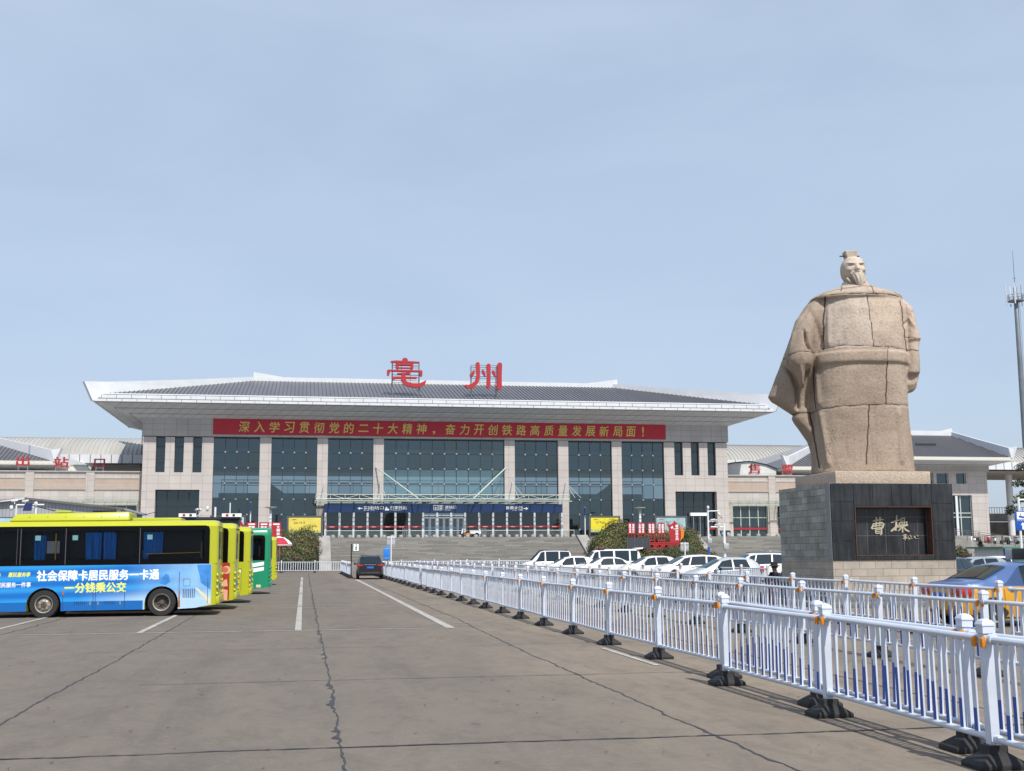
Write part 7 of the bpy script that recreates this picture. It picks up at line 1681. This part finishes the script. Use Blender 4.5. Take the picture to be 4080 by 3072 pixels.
# umbrella
t = thing('parasol', 'red and white parasol beside the last bus, in front of the left hedge', 'parasol', (-2.35, 118, 0)); um = MB()
n = 24
for k in range(n):
    a, b = 2*PI*k/n, 2*PI*(k+1)/n; rr_ = (.02, .5, .95, 1.22); zz = (3.5, 3.38, 3.08, 2.78)
    for j in range(3):
        um.add([(rr_[j]*math.cos(a), rr_[j]*math.sin(a), zz[j]), (rr_[j]*math.cos(b), rr_[j]*math.sin(b), zz[j]), (rr_[j+1]*math.cos(b), rr_[j+1]*math.sin(b), zz[j+1]), (rr_[j+1]*math.cos(a), rr_[j+1]*math.sin(a), zz[j+1])], [(0, 1, 2, 3)], 1 if j < 1 or (k//3) % 4 == 3 else 0)
    um.add([(1.22*math.cos(a), 1.22*math.sin(a), 2.78), (1.22*math.cos(b), 1.22*math.sin(b), 2.78), (1.23*math.cos(b), 1.23*math.sin(b), 2.62), (1.23*math.cos(a), 1.23*math.sin(a), 2.62)], [(0, 1, 2, 3)], 0)
    um.add([(1.232*math.cos(a), 1.232*math.sin(a), 2.70), (1.232*math.cos(b), 1.232*math.sin(b), 2.70), (1.237*math.cos(b), 1.237*math.sin(b), 2.64), (1.237*math.cos(a), 1.237*math.sin(a), 2.64)], [(0, 1, 2, 3)], 1)
um.build('canopy', [mat('parasol_red', (.42, .02, .045), .7), WLET], t, recalc=False); MB().tube([(0, 0, 0), (0, 0, 3.45)], .025, 8).build('pole', STEEL, t)

# ------------------------------------------------------------------ poles, cameras, lamps, road signs
CAMW = mat('camera_white', (.72, .72, .70), .4)
def camera_part(t, x, y, z, az, kind):
    if kind == 'dome':
        MB().lathe([(.02, .22), (.09, .2), (.11, .15), (.11, .03), (.10, 0), (.075, -.08), (.02, -.12)], (x, y, z), 12).build('dome_camera', CAMW, t, smooth=True)
    else:
        c, s = math.cos(az), math.sin(az); b = MB(); b.bar((x-c*.2, y-s*.2, z+.03), (x+c*.2, y+s*.2, z-.03), .12, .11); o = b.build('bullet_camera', CAMW, t, bevel=.02)
        MB().bar((x, y, z-.04), (x, y, z-.22), .05).build('camera_bracket', CAMW, t)
def cctv_pole(label, x, y, h, arms, r0=.09, box_z=None, extra=None, seedm=None):
    t = thing('camera_pole', label, 'camera pole', (x, y, 0)); 
    MB().lathe([(r0*1.5, 0), (r0*1.5, .05), (r0, .06), (r0*.85, h), (.01, h+.02)], n=12).build('pole', SIGNW, t, smooth=40)
    for (z, dx, cams) in arms:
        MB().tube([(0, 0, z), (dx, -.05, z+.02)], .05, 8).build('arm', SIGNW, t, smooth=True)
        for (cx_, cz_, k, a) in cams: camera_part(t, cx_, -.08, cz_, a, k)
    if box_z: MB().box(-.16, .2, -.34, -.1, box_z, box_z+.42).build('control_box', PGAL, t, bevel=.01)
    return t
t = cctv_pole('white camera pole with two arms rising behind the right hedge end', 35.29, 100, 5.5, [(5.35, 1.05, [(0, 5.6, 'dome', 0), (1.0, 5.02, 'dome', 0), (1.25, 4.85, 'bullet', 2)]), (4.45, .75, [(.4, 4.6, 'bullet', 3), (.75, 4.55, 'bullet', 1)])], .09, 2.55)
MB().lathe([(.12, .8), (.12, 2.2)], n=12).build('blue_sleeve', mat('blue_sleeve', (.03, .10, .36), .5), t)
cctv_pole('white camera pole with one left arm behind the silver hatchback', 29.4, 80, 3.72, [(3.5, -1.0, [(-.5, 3.68, 'bullet', 2.5)])], .11, 1.95)
t = cctv_pole('white camera pole with a dome camera and lamps above the nearest bus', -18.25, 80, 4.95, [(5.0, 1.7, [(-.28, 4.75, 'dome', 0), (-.1, 5.28, 'bullet', 3.0), (.55, 5.26, 'bullet', 3.0)])], .06)
t = cctv_pole('short white camera pole with a round head above the nearest bus', -17.05, 80, 4.95, [(4.85, -.4, [(0, 5.0, 'dome', 0)])], .09)
MB().hexa([(-.75, -.3, 4.62), (-.25, -.3, 4.62), (-.25, -.1, 4.62), (-.75, -.1, 4.62), (-.65, -.12, 5.12), (-.18, -.12, 5.12), (-.18, .0, 5.12), (-.65, 0, 5.12)]).build('solar_panel', mat('solar_blue', (.012, .02, .09), .2), t)
cb = thing('overhead_cable', 'thin black cable slung from the left camera poles towards the station', 'cable', (-17, 80, 4.9))
MB().tube([(-17+(-14.6+17)*k/14, 80+(123-80)*k/14, 4.9+(6.1-4.9)*k/14-.75*math.sin(PI*k/14)) for k in range(15)], .035, 5).build('cable', BLKP, cb, world=True)
for x, l in ((40.25, 'slim terrace lamp with a flat disc top above the red slogan boards'), (-3.85, 'slim terrace lamp with a flat disc top above the left hedge')):
    t = thing('terrace_lamp', l, 'lamp', (x, 138.6, TZ)); MB().box(-.14, .14, -.1, .1, 0, 3.3).build('column', PGAL, t, bevel=.02); MB().lathe([(.14, 3.3), (.2, 3.36), (.7, 3.48), (.7, 3.55), (.02, 3.58)], n=20).build('disc_shade', mat('lamp_disc', (.36, .35, .30), .5), t, smooth=40)
    mk = MB()
    for k in range(4): mk.box(-.1, .1, -.118, -.102, 1.4+k*.42, 1.62+k*.42)
    mk.build('column_panel', WLET, t)
for x, y, h, l in ((33.2, 137.9, 3.55, 'thin white post with a narrow blue sign right of the main stairs'), (-8.4, 138.2, 4.0, 'thin pale post behind the buses on the left terrace'), (-6.1, 138.2, 4.1, 'thin white post with a narrow blue sign behind the buses')):
    t = thing('sign_post', l, 'sign post', (x, y, TZ)); MB().tube([(0, 0, 0), (0, 0, h)], .07, 8).build('post', SIGNW, t, smooth=True)
    if 'blue' in l: MB().box(-.1, .1, -.35, -.08, h-1.0, h-.05).build('plate', NAVY, t)
t = thing('road_sign', 'grey back of a square road sign on a white post behind the parked cars', 'road sign', (26.45, 80, 0))
MB().tube([(0, -.05, 0), (0, -.05, 2.45)], .05, 8).build('post', SIGNW, t, smooth=True); MB().box(-.3, .3, 0, .03, 1.82, 2.43).build('plate', PGAL, t, bevel=.008); MB().box(-.27, .27, -.035, -.002, 2.28, 2.32).box(-.27, .27, -.035, -.002, 1.92, 1.96).build('brace', PGAL, t)
t = thing('road_sign', 'grey back of a square road sign on a white post right of the black car', 'road sign', (6.52, 90, 0))
MB().tube([(0, -.05, 0), (0, -.05, 3.1)], .05, 8).build('post', SIGNW, t, smooth=True); MB().box(-.31, .31, 0, .03, 2.3, 3.08).build('plate', PGAL, t, bevel=.008); MB().box(-.29, .29, -.04, -.002, 2.9, 2.94).box(-.29, .29, -.04, -.002, 2.45, 2.49).build('brace', PGAL, t)
t = thing('payment_sign', 'small upright blue sign beside the white post right of the black car', 'sign', (6.2, 89.8, 0))
MB().box(-.26, .22, 0, .05, 1.3, 2.28).build('panel', mat('sign_blue', (.02, .20, .62), .45, var=.1), t, bevel=.01); MB().box(.0, .05, .01, .04, 0, 1.298).build('post', BLKP, t)
scribble(-.2, .2, 2.1, .07, 21, -.003).build('sign_writing', WLET, t); scribble(-.2, .2, 1.4, .07, 22, -.003).build('sign_writing', WLET, t)
t = thing('drop_off_sign', 'small white sign with three black characters on a dark post left of the black car', 'sign', (3.42, 87.0, 0))
MB().tube([(0, 0, 0), (0, 0, 2.5)], .045, 8).build('post', BLKP, t, smooth=True); MB().box(.06, .1, -.02, .02, 2.3, 2.34).build('bracket', BLKP, t)
MB().box(.1, .56, -.03, .03, 1.92, 2.5).build('sign_back', mat('dark_green_edge', (.03, .12, .06), .5), t, bevel=.01); MB().box(.14, .53, -.045, -.032, 1.97, 2.48).build('sign_face', WLET, t)
for i, ch in enumerate('下客区'): lettering('sign_lettering', ch, INK, t, .28, .40, 2.32-i*.135, 2.43-i*.135, -.055, ext=.008, bold=.04, world=False)
# camera sign at the right edge
t = thing('camera_sign', 'blue camera sign with white panel and arrow on a pole at the right edge', 'sign', (39.45, 60, 0))
MB().tube([(0, .06, 0), (0, .06, 4.7)], .07, 8).tube([(0, .06, 4.55), (1.4, .06, 4.6)], .05, 8).build('post', SIGNW, t, smooth=True)
MB().box(-.3, .55, -.03, .02, 2.85, 3.92).build('panel', mat('sign_deep_blue', (.012, .10, .46), .4), t, bevel=.01); MB().box(-.22, .47, -.045, -.031, 3.46, 3.87).build('white_panel', WLET, t)
MB().hexa([(-.12, -.056, 3.58), (.2, -.056, 3.52), (.2, -.047, 3.52), (-.12, -.047, 3.58), (-.1, -.056, 3.68), (.24, -.056, 3.62), (.24, -.047, 3.62), (-.1, -.047, 3.68)]).box(.0, .03, -.056, -.047, 3.66, 3.8).box(.25, .33, -.056, -.047, 3.53, 3.59).build('camera_symbol', MATS['sign_deep_blue'], t)
MB().prism([(.12, 3.3), (.26, 3.15), (.17, 3.15), (.17, 2.9), (.07, 2.9), (.07, 3.15), (-.02, 3.15)], 'y', -.045, -.031).build('arrow', WLET, t)
scribble(-.22, .5, 3.36, .05, 31, -.032).build('sign_writing', WLET, t)

# ------------------------------------------------------------------ security booth, kiosk, ramp, parked scooters
t = thing('security_booth', 'blue security booth with light bars and cameras on its roof behind the buses', 'booth', (-6.2, 80, 0))
BB = mat('booth_blue', (.02, .05, .22), .4)
MB().box(-8.0, -4.4, 80, 82.4, 0, 1.0).build('base_panel', BB, t, world=True); MB().box(-7.95, -4.45, 80.05, 82.35, 1.002, 3.2).build('glazed_body', BANDB, t, world=True)
MB().hexa([(-8.1, 79.3, 3.2), (-5.7, 79.3, 3.2), (-5.7, 82.5, 3.2), (-8.1, 82.5, 3.2), (-7.95, 79.9, 4.05), (-5.8, 79.9, 4.05), (-5.8, 82.4, 4.05), (-7.95, 82.4, 4.05)]).build('awning', BB, t, world=True)
MB().box(-5.69, -4.3, 79.9, 82.5, 3.202, 4.0).build('roof_box', FRAME, t, world=True); MB().box(-8.05, -4.2, 79.8, 82.4, 4.06, 4.22).build('roof', FRAME, t, world=True)
for a, b in ((-8.1, -7.0), (-5.35, -4.1)):
    l = MB().box(a, b, 79.6, 79.9, 4.225, 4.45).build('light_bar', WLET, t, world=True); MB().box(a+.25, a+.42, 79.58, 79.598, 4.27, 4.41).build('red_lamp', RED, l, world=True); MB().box(a+.68, a+.84, 79.58, 79.598, 4.27, 4.41).build('camera_eye', BLKP, l, world=True)
for x, k in ((-7.1, 'bullet'), (-6.9, 'bullet'), (-6.4, 'dome')): camera_part(t, x+6.2, 1, 4.75, 2, k)
MB().tube([(.35, .5, 3.2), (.35, .5, 4.9)], .07, 8).tube([(-1, 1, 4.2), (-.2, 1, 4.8)], .03, 6).build('roof_pole', SIGNW, t)
t = thing('kiosk', 'small kiosk with a green roof and blue front cut by the right edge', 'kiosk', (43.5, 64, 0))
MB().box(40.8, 47, 64, 67, 0, 1.86).build('body', mat('kiosk_pale', (.55, .58, .58), .5), t, world=True); MB().box(40.85, 42.4, 63.97, 63.998, .6, 1.85).build('blue_panel', mat('kiosk_blue', (.015, .10, .40), .5), t, world=True)
MB().box(40.45, 47.4, 63.4, 67.4, 1.862, 1.97).build('roof', mat('kiosk_green', (.05, .22, .16), .5), t, world=True); scribble(40.95, 42.3, 1.42, .2, 41, 63.96).build('kiosk_writing', WLET, t, world=True)
t = thing('access_ramp', 'stained concrete ramp wall with grey railings descending to the right', 'ramp', (71, 112, 0))
prof = [(62, 0), (62, 3.25), (64.5, 3.1), (66.2, 2.95), (70.9, 2.35), (74, 2.02), (84, 1.0), (84, 0)]
MB().prism(prof, 'y', 112, 112.5).build('wall', mat('stained_concrete', (.27, .26, .25), .9, var=.45, scale=.8, stretch=(1.6, 1, .25), detail=7), t, world=True)
MB().prism(prof, 'y', 112.52, 116).build('ramp_body', CONC, t, world=True)
rl = MB(); GR_ = mat('railing_grey', (.17, .16, .155), .45, .4); ztop = lambda x: lerp([(62, 3.25), (64.5, 3.1), (66.2, 2.95), (70.9, 2.35), (74, 2.02), (84, 1.0)], x)
x = 62.2
while x < 84:
    x2 = x+1.35; rl.bar((x, 112.2, ztop(x)-.05), (x, 112.2, ztop(x)+1.08), .07); 
    for d in (1.05, .85, .12): rl.bar((x, 112.2, ztop(x)+d), (x2, 112.2, ztop(x2)+d), .045)
    for k in range(1, 7): xx = x+k*1.35/7; rl.bar((xx, 112.2, ztop(xx)+.12), (xx, 112.2, ztop(xx)+.85), .022)
    x = x2
rl.build('railing', GR_, t, world=True)
def scooter(x, y, z, rz, m, label):
    t = thing('scooter', label, 'scooter', (x, y, z), rz, 'scooters parked behind the ramp')
    for xx in (-.6, .6): MB().lathe([(.15, -.05), (.24, -.05), (.25, 0), (.24, .05), (.15, .05)], (xx, 0, .25), 14, 'y').build('wheel', TYRE, t, smooth=True)
    MB().prism([(-.8, .45), (-.3, .25), (.2, .22), (.35, .3), (.5, .9), (.42, .95), (.15, .4), (-.15, .45), (-.25, .75), (-.75, .72)], 'y', -.13, .13).build('body', m, t, bevel=.03)
    MB().box(-.75, -.15, -.13, .13, .75, .84).build('seat', BLKP, t, bevel=.03); MB().tube([(.46, -.32, 1.02), (.46, .32, 1.02)], .02, 6).tube([(.5, 0, .8), (.46, 0, 1.02)], .025, 6).build('handlebar', BLKP, t)
    return t
cols = [PW, PB, RED, PW, PDK, PS, PW, PB, PW]
for i in range(9): scooter(74.6+i*.98+rnd.uniform(-.15, .15), 123+rnd.uniform(-.6, .6), TZ-1.2 if False else 2.4, rnd.uniform(1.0, 2.0), cols[i], ['white scooter', 'black scooter', 'red scooter', 'white scooter', 'dark blue scooter', 'silver scooter', 'white scooter', 'black scooter', 'white scooter'][i]+' parked in the row behind the ramp railing')
struct(MB().box(72.2, 90, 119, 126, 0, 2.4).build('parking_deck', PAVER))
# terrace guard rail, queue gates, bins
t = thing('guard_rail', 'low steel and glass guard rail along the front of the entrance lobby', 'railing', (17.4, 141.0, TZ))
g = MB(); g.tube([(2.4, 141, 4.5), (32.6, 141, 4.5)], .03, 8); x = 2.5
while x < 32.6: g.bar((x, 141, TZ), (x, 141, 4.5), .05); x += 1.67
g.build('rail', mat('rail_steel', (.42, .45, .43), .5, .4), t, world=True); MB().add([(2.5, 141.03, TZ+.08), (32.5, 141.03, TZ+.08), (32.5, 141.03, 4.4), (2.5, 141.03, 4.4)], [(0, 1, 2, 3)]).build('glass_panel', glass('rail_glass', (.8, .86, .86), .05, .08, .05, (.3, .33, .33)), t, world=True, recalc=False)
for x, l in ((11.55, 'steel queue gate of five posts left of the lobby doors'), (20.65, 'steel queue gate of five posts right of the lobby doors')):
    t = thing('queue_gate', l, 'gate', (x+.45, 140.3, TZ))
    for k in range(5): MB().tube([(x+k*.22, 140.3, TZ), (x+k*.22, 140.3, TZ+1.08)], .045, 8).build('post', STEEL, t, world=True, smooth=True)
for x, l, m in ((52.35, 'blue litter bin left of the pair on the right terrace', mat('bin_blue', (.03, .06, .14), .5)), (53.05, 'dark litter bin right of the pair on the right terrace', BLKP)):
    t = thing('litter_bin', l, 'bin', (x, 143, TZ)); MB().box(-.3, .3, -.2, .2, .05, .72).build('body', m, t, bevel=.03); MB().box(-.33, .33, -.23, .23, .724, .8).build('lid', BLKP, t, bevel=.02); MB().box(-.16, .16, -.212, -.202, .35, .55).build('label_plate', SKYB, t)

# ------------------------------------------------------------------ people and what they ride
SKIN = mat('skin', (.28, .15, .09), .6, var=.06); HAIR = mat('dark_hair', (.012, .010, .009), .7)
def person(label, loc, rz, J, cl, hat=None, ride=None):
    """J: joint name -> (x, y, z, radius); the figure faces +x; one skinned surface, coloured by the bone each face hangs on"""
    t = thing('person', label, 'person', loc, rz)
    order = ['pelvis', 'waist', 'chest', 'neck', 'head', 'crown', 'shl', 'ell', 'wrl', 'shr', 'elr', 'wrr', 'hil', 'knl', 'anl', 'tol', 'hir', 'knr', 'anr', 'tor']
    E = [('pelvis', 'waist', 'top'), ('waist', 'chest', 'top'), ('chest', 'neck', 'top'), ('neck', 'head', 'skin'), ('head', 'crown', 'skin'), ('chest', 'shl', 'top'), ('shl', 'ell', 'top'), ('ell', 'wrl', 'top'), ('chest', 'shr', 'top'), ('shr', 'elr', 'top'), ('elr', 'wrr', 'top'),
         ('pelvis', 'hil', 'leg'), ('hil', 'knl', 'leg'), ('knl', 'anl', 'leg'), ('anl', 'tol', 'shoe'), ('pelvis', 'hir', 'leg'), ('hir', 'knr', 'leg'), ('knr', 'anr', 'leg'), ('anr', 'tor', 'shoe')]
    me = bpy.data.meshes.new('body'); me.from_pydata([J[k][:3] for k in order], [(order.index(a), order.index(b)) for a, b, _ in E], [])
    tmp = bpy.data.objects.new('tmp', me); COL.objects.link(tmp); sk = tmp.modifiers.new('s', 'SKIN'); sk.use_smooth_shade = True
    for k, v in zip(order, me.skin_vertices[0].data): r_ = J[k][3]; v.radius = (r_, r_*(.78 if k in ('pelvis', 'waist', 'chest') else 1)); v.use_root = k == 'pelvis'
    sb = tmp.modifiers.new('b', 'SUBSURF'); sb.levels = 2; sb.render_levels = 2
    dg = bpy.context.evaluated_depsgraph_get(); m2 = bpy.data.meshes.new_from_object(tmp.evaluated_get(dg)); bpy.data.objects.remove(tmp)
    m2.materials.clear(); idx = {'top': 0, 'leg': 1, 'skin': 2, 'shoe': 3}
    for k in ('top', 'leg', 'skin', 'shoe'): m2.materials.append(cl[k])
    for p in m2.polygons:
        best = (9, 0)
        for a, b, k in E:
            A, B = Vector(J[a][:3]), Vector(J[b][:3]); ab = B-A; f = max(0, min(1, (p.center-A).dot(ab)/ab.length_squared)); d = (p.center-A-ab*f).length-(J[a][3]*(1-f)+J[b][3]*f)*.6
            if d < best[0]: best = (d, idx[k])
        p.material_index = best[1]; p.use_smooth = True
    m2.name = 'body'; o = bpy.data.objects.new('body', m2); COL.objects.link(o); o.parent = t
    hx, hy, hz = J['head'][:3]
    f = MB(); f.lathe([(.004, .03), (.014, .012), (.018, -.012), (.004, -.016)], (hx+.098, hy, hz), 8, 'z'); f.build('nose', SKIN, t, smooth=True)
    for s in (-1, 1): MB().lathe([(.002, -.008), (.011, 0), (.002, .008)], (hx+.088, hy+s*.034, hz+.028), 8, 'x').build('eye', HAIR, t); MB().lathe([(.005, -.012), (.03, 0), (.005, .012)], (hx-.005, hy+s*.093, hz+.0), 8, 'y').build('ear', SKIN, t)
    MB().box(hx+.085, hx+.096, hy-.026, hy+.026, hz-.052, hz-.044).build('mouth', mat('lip', (.2, .08, .06), .6) if 'lip' not in MATS else MATS['lip'], t)
    MB().lathe([(.108, -.03), (.112, .03), (.1, .085), (.06, .12), (.005, .128)], (hx-.018, hy, hz+.02), 14).build('hair', HAIR, t, smooth=True)
    if hat: MB().lathe([(.118, .07), (.19, .045), (.195, .05), (.12, .085), (.115, .15), (.1, .185), (.01, .19)], (hx, hy, hz), 20).build('hat', hat, t, smooth=40)
    for w, e in (('wrl', 'ell'), ('wrr', 'elr')):
        W_, d = Vector(J[w][:3]), (Vector(J[w][:3])-Vector(J[e][:3])).normalized(); sd = d.cross(Vector((0, 0, 1))).normalized(); dn = Vector((0, 0, -1))
        hm = MB(); hm.tube([W_-d*.01, W_+d*.04, W_+d*.085], [.026, .040, .036], 8, flat=.55)
        for i, l in enumerate((.060, .072, .068, .052)): 
            p0 = W_+d*.085+sd*(i-1.5)*.019; hm.tube([p0, p0+d*l*.45, p0+d*l*.6+dn*l*.4, p0+d*l*.3+dn*l*.7], [.0095, .009, .008, .006], 6)
        s_ = 1 if w == 'wrl' else -1; p0 = W_+d*.03-sd*.034*s_; hm.tube([p0, p0+d*.03-sd*.02*s_, p0+d*.06-sd*.012*s_+dn*.02], [.012, .011, .008], 6); hm.build('hand', cl.get('hand', SKIN), t, smooth=True)
    return t
SIT = dict(pelvis=(0, 0, .80, .15), waist=(.02, 0, .98, .145), chest=(.06, 0, 1.18, .155), neck=(.08, 0, 1.36, .055), head=(.11, 0, 1.50, .09), crown=(.10, 0, 1.585, .085),
  shl=(.06, .19, 1.28, .07), ell=(.20, .27, 1.06, .05), wrl=(.44, .25, 1.03, .034), shr=(.06, -.19, 1.28, .07), elr=(.20, -.27, 1.06, .05), wrr=(.44, -.25, 1.03, .034),
  hil=(.06, .10, .78, .10), knl=(.44, .13, .72, .068), anl=(.38, .13, .34, .048), tol=(.52, .14, .30, .038), hir=(.06, -.10, .78, .10), knr=(.44, -.13, .72, .068), anr=(.38, -.13, .34, .048), tor=(.52, -.14, .30, .038))
navy_c = mat('navy_cloth', (.012, .014, .03), .85, var=.2); maroon = mat('maroon_cloth', (.14, .012, .02), .85, var=.2); blackc = mat('black_cloth', (.012, .012, .014), .85)
dS = {k: (v[0], v[1], v[2]-.27, v[3]) for k, v in SIT.items()}
for k in ('anl', 'anr', 'tol', 'tor'): dS[k] = (SIT[k][0], SIT[k][1], SIT[k][2]-.24, SIT[k][3])
px, py, prz = 15.62, 37.6, R(205)
sc = scooter(px, py, 0, prz, PDK, 'dark scooter at the left foot of the plinth carrying a rider in a hat'); del sc['group']
for c in kids(sc):
    if c.name.startswith('seat'): c.location.z = -.26; 
for c in kids(sc):
    if c.name.startswith('handlebar'): c.location.z = -.22
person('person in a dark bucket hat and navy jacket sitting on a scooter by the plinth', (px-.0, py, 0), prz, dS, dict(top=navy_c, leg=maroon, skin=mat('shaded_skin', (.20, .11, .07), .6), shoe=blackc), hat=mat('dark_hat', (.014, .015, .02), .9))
# cargo tricycle with driver at the top of the stairs
t = thing('cargo_tricycle', 'white flatbed cargo tricycle in front of the lobby doors', 'tricycle', (19.5, 140.2, TZ))
MB().box(.15, 1.35, -.5, .5, .42, .48).box(.15, 1.35, -.5, -.46, .481, .78).box(.15, 1.35, .46, .5, .481, .78).box(1.31, 1.35, -.458, .458, .481, .78).build('cargo_bed', WHITE, t)
for x, y in ((-.85, 0), (.85, -.45), (.85, .45)): MB().lathe([(.16, -.05), (.27, -.05), (.28, 0), (.27, .05), (.16, .05)], (x, y, .28), 16, 'y').build('wheel', TYRE, t, smooth=True)
MB().tube([(-.85, 0, .3), (-.72, 0, 1.0)], .03, 8).tube([(-.72, -.3, 1.0), (-.72, .3, 1.0)], .02, 8).build('fork', STEEL, t); MB().box(-.6, .1, -.18, .18, .3, .4).box(-.35, .12, -.16, .16, .401, .56).build('frame', mat('tricycle_orange', (.5, .2, .03), .5), t)
MB().hexa([(-1.0, -.2, .45), (-.85, -.2, .45), (-.85, .2, .45), (-1.0, .2, .45), (-.85, -.2, 1.05), (-.74, -.2, 1.05), (-.74, .2, 1.05), (-.85, .2, 1.05)]).build('front_shield', SIGNW, t)
dT = {k: (v[0], v[1], v[2]-.16, v[3]) for k, v in SIT.items()}
person('person in dark clothing driving the white cargo tricycle before the doors', (19.4, 140.2, TZ), PI, dT, dict(top=blackc, leg=navy_c, skin=SKIN, shoe=blackc))
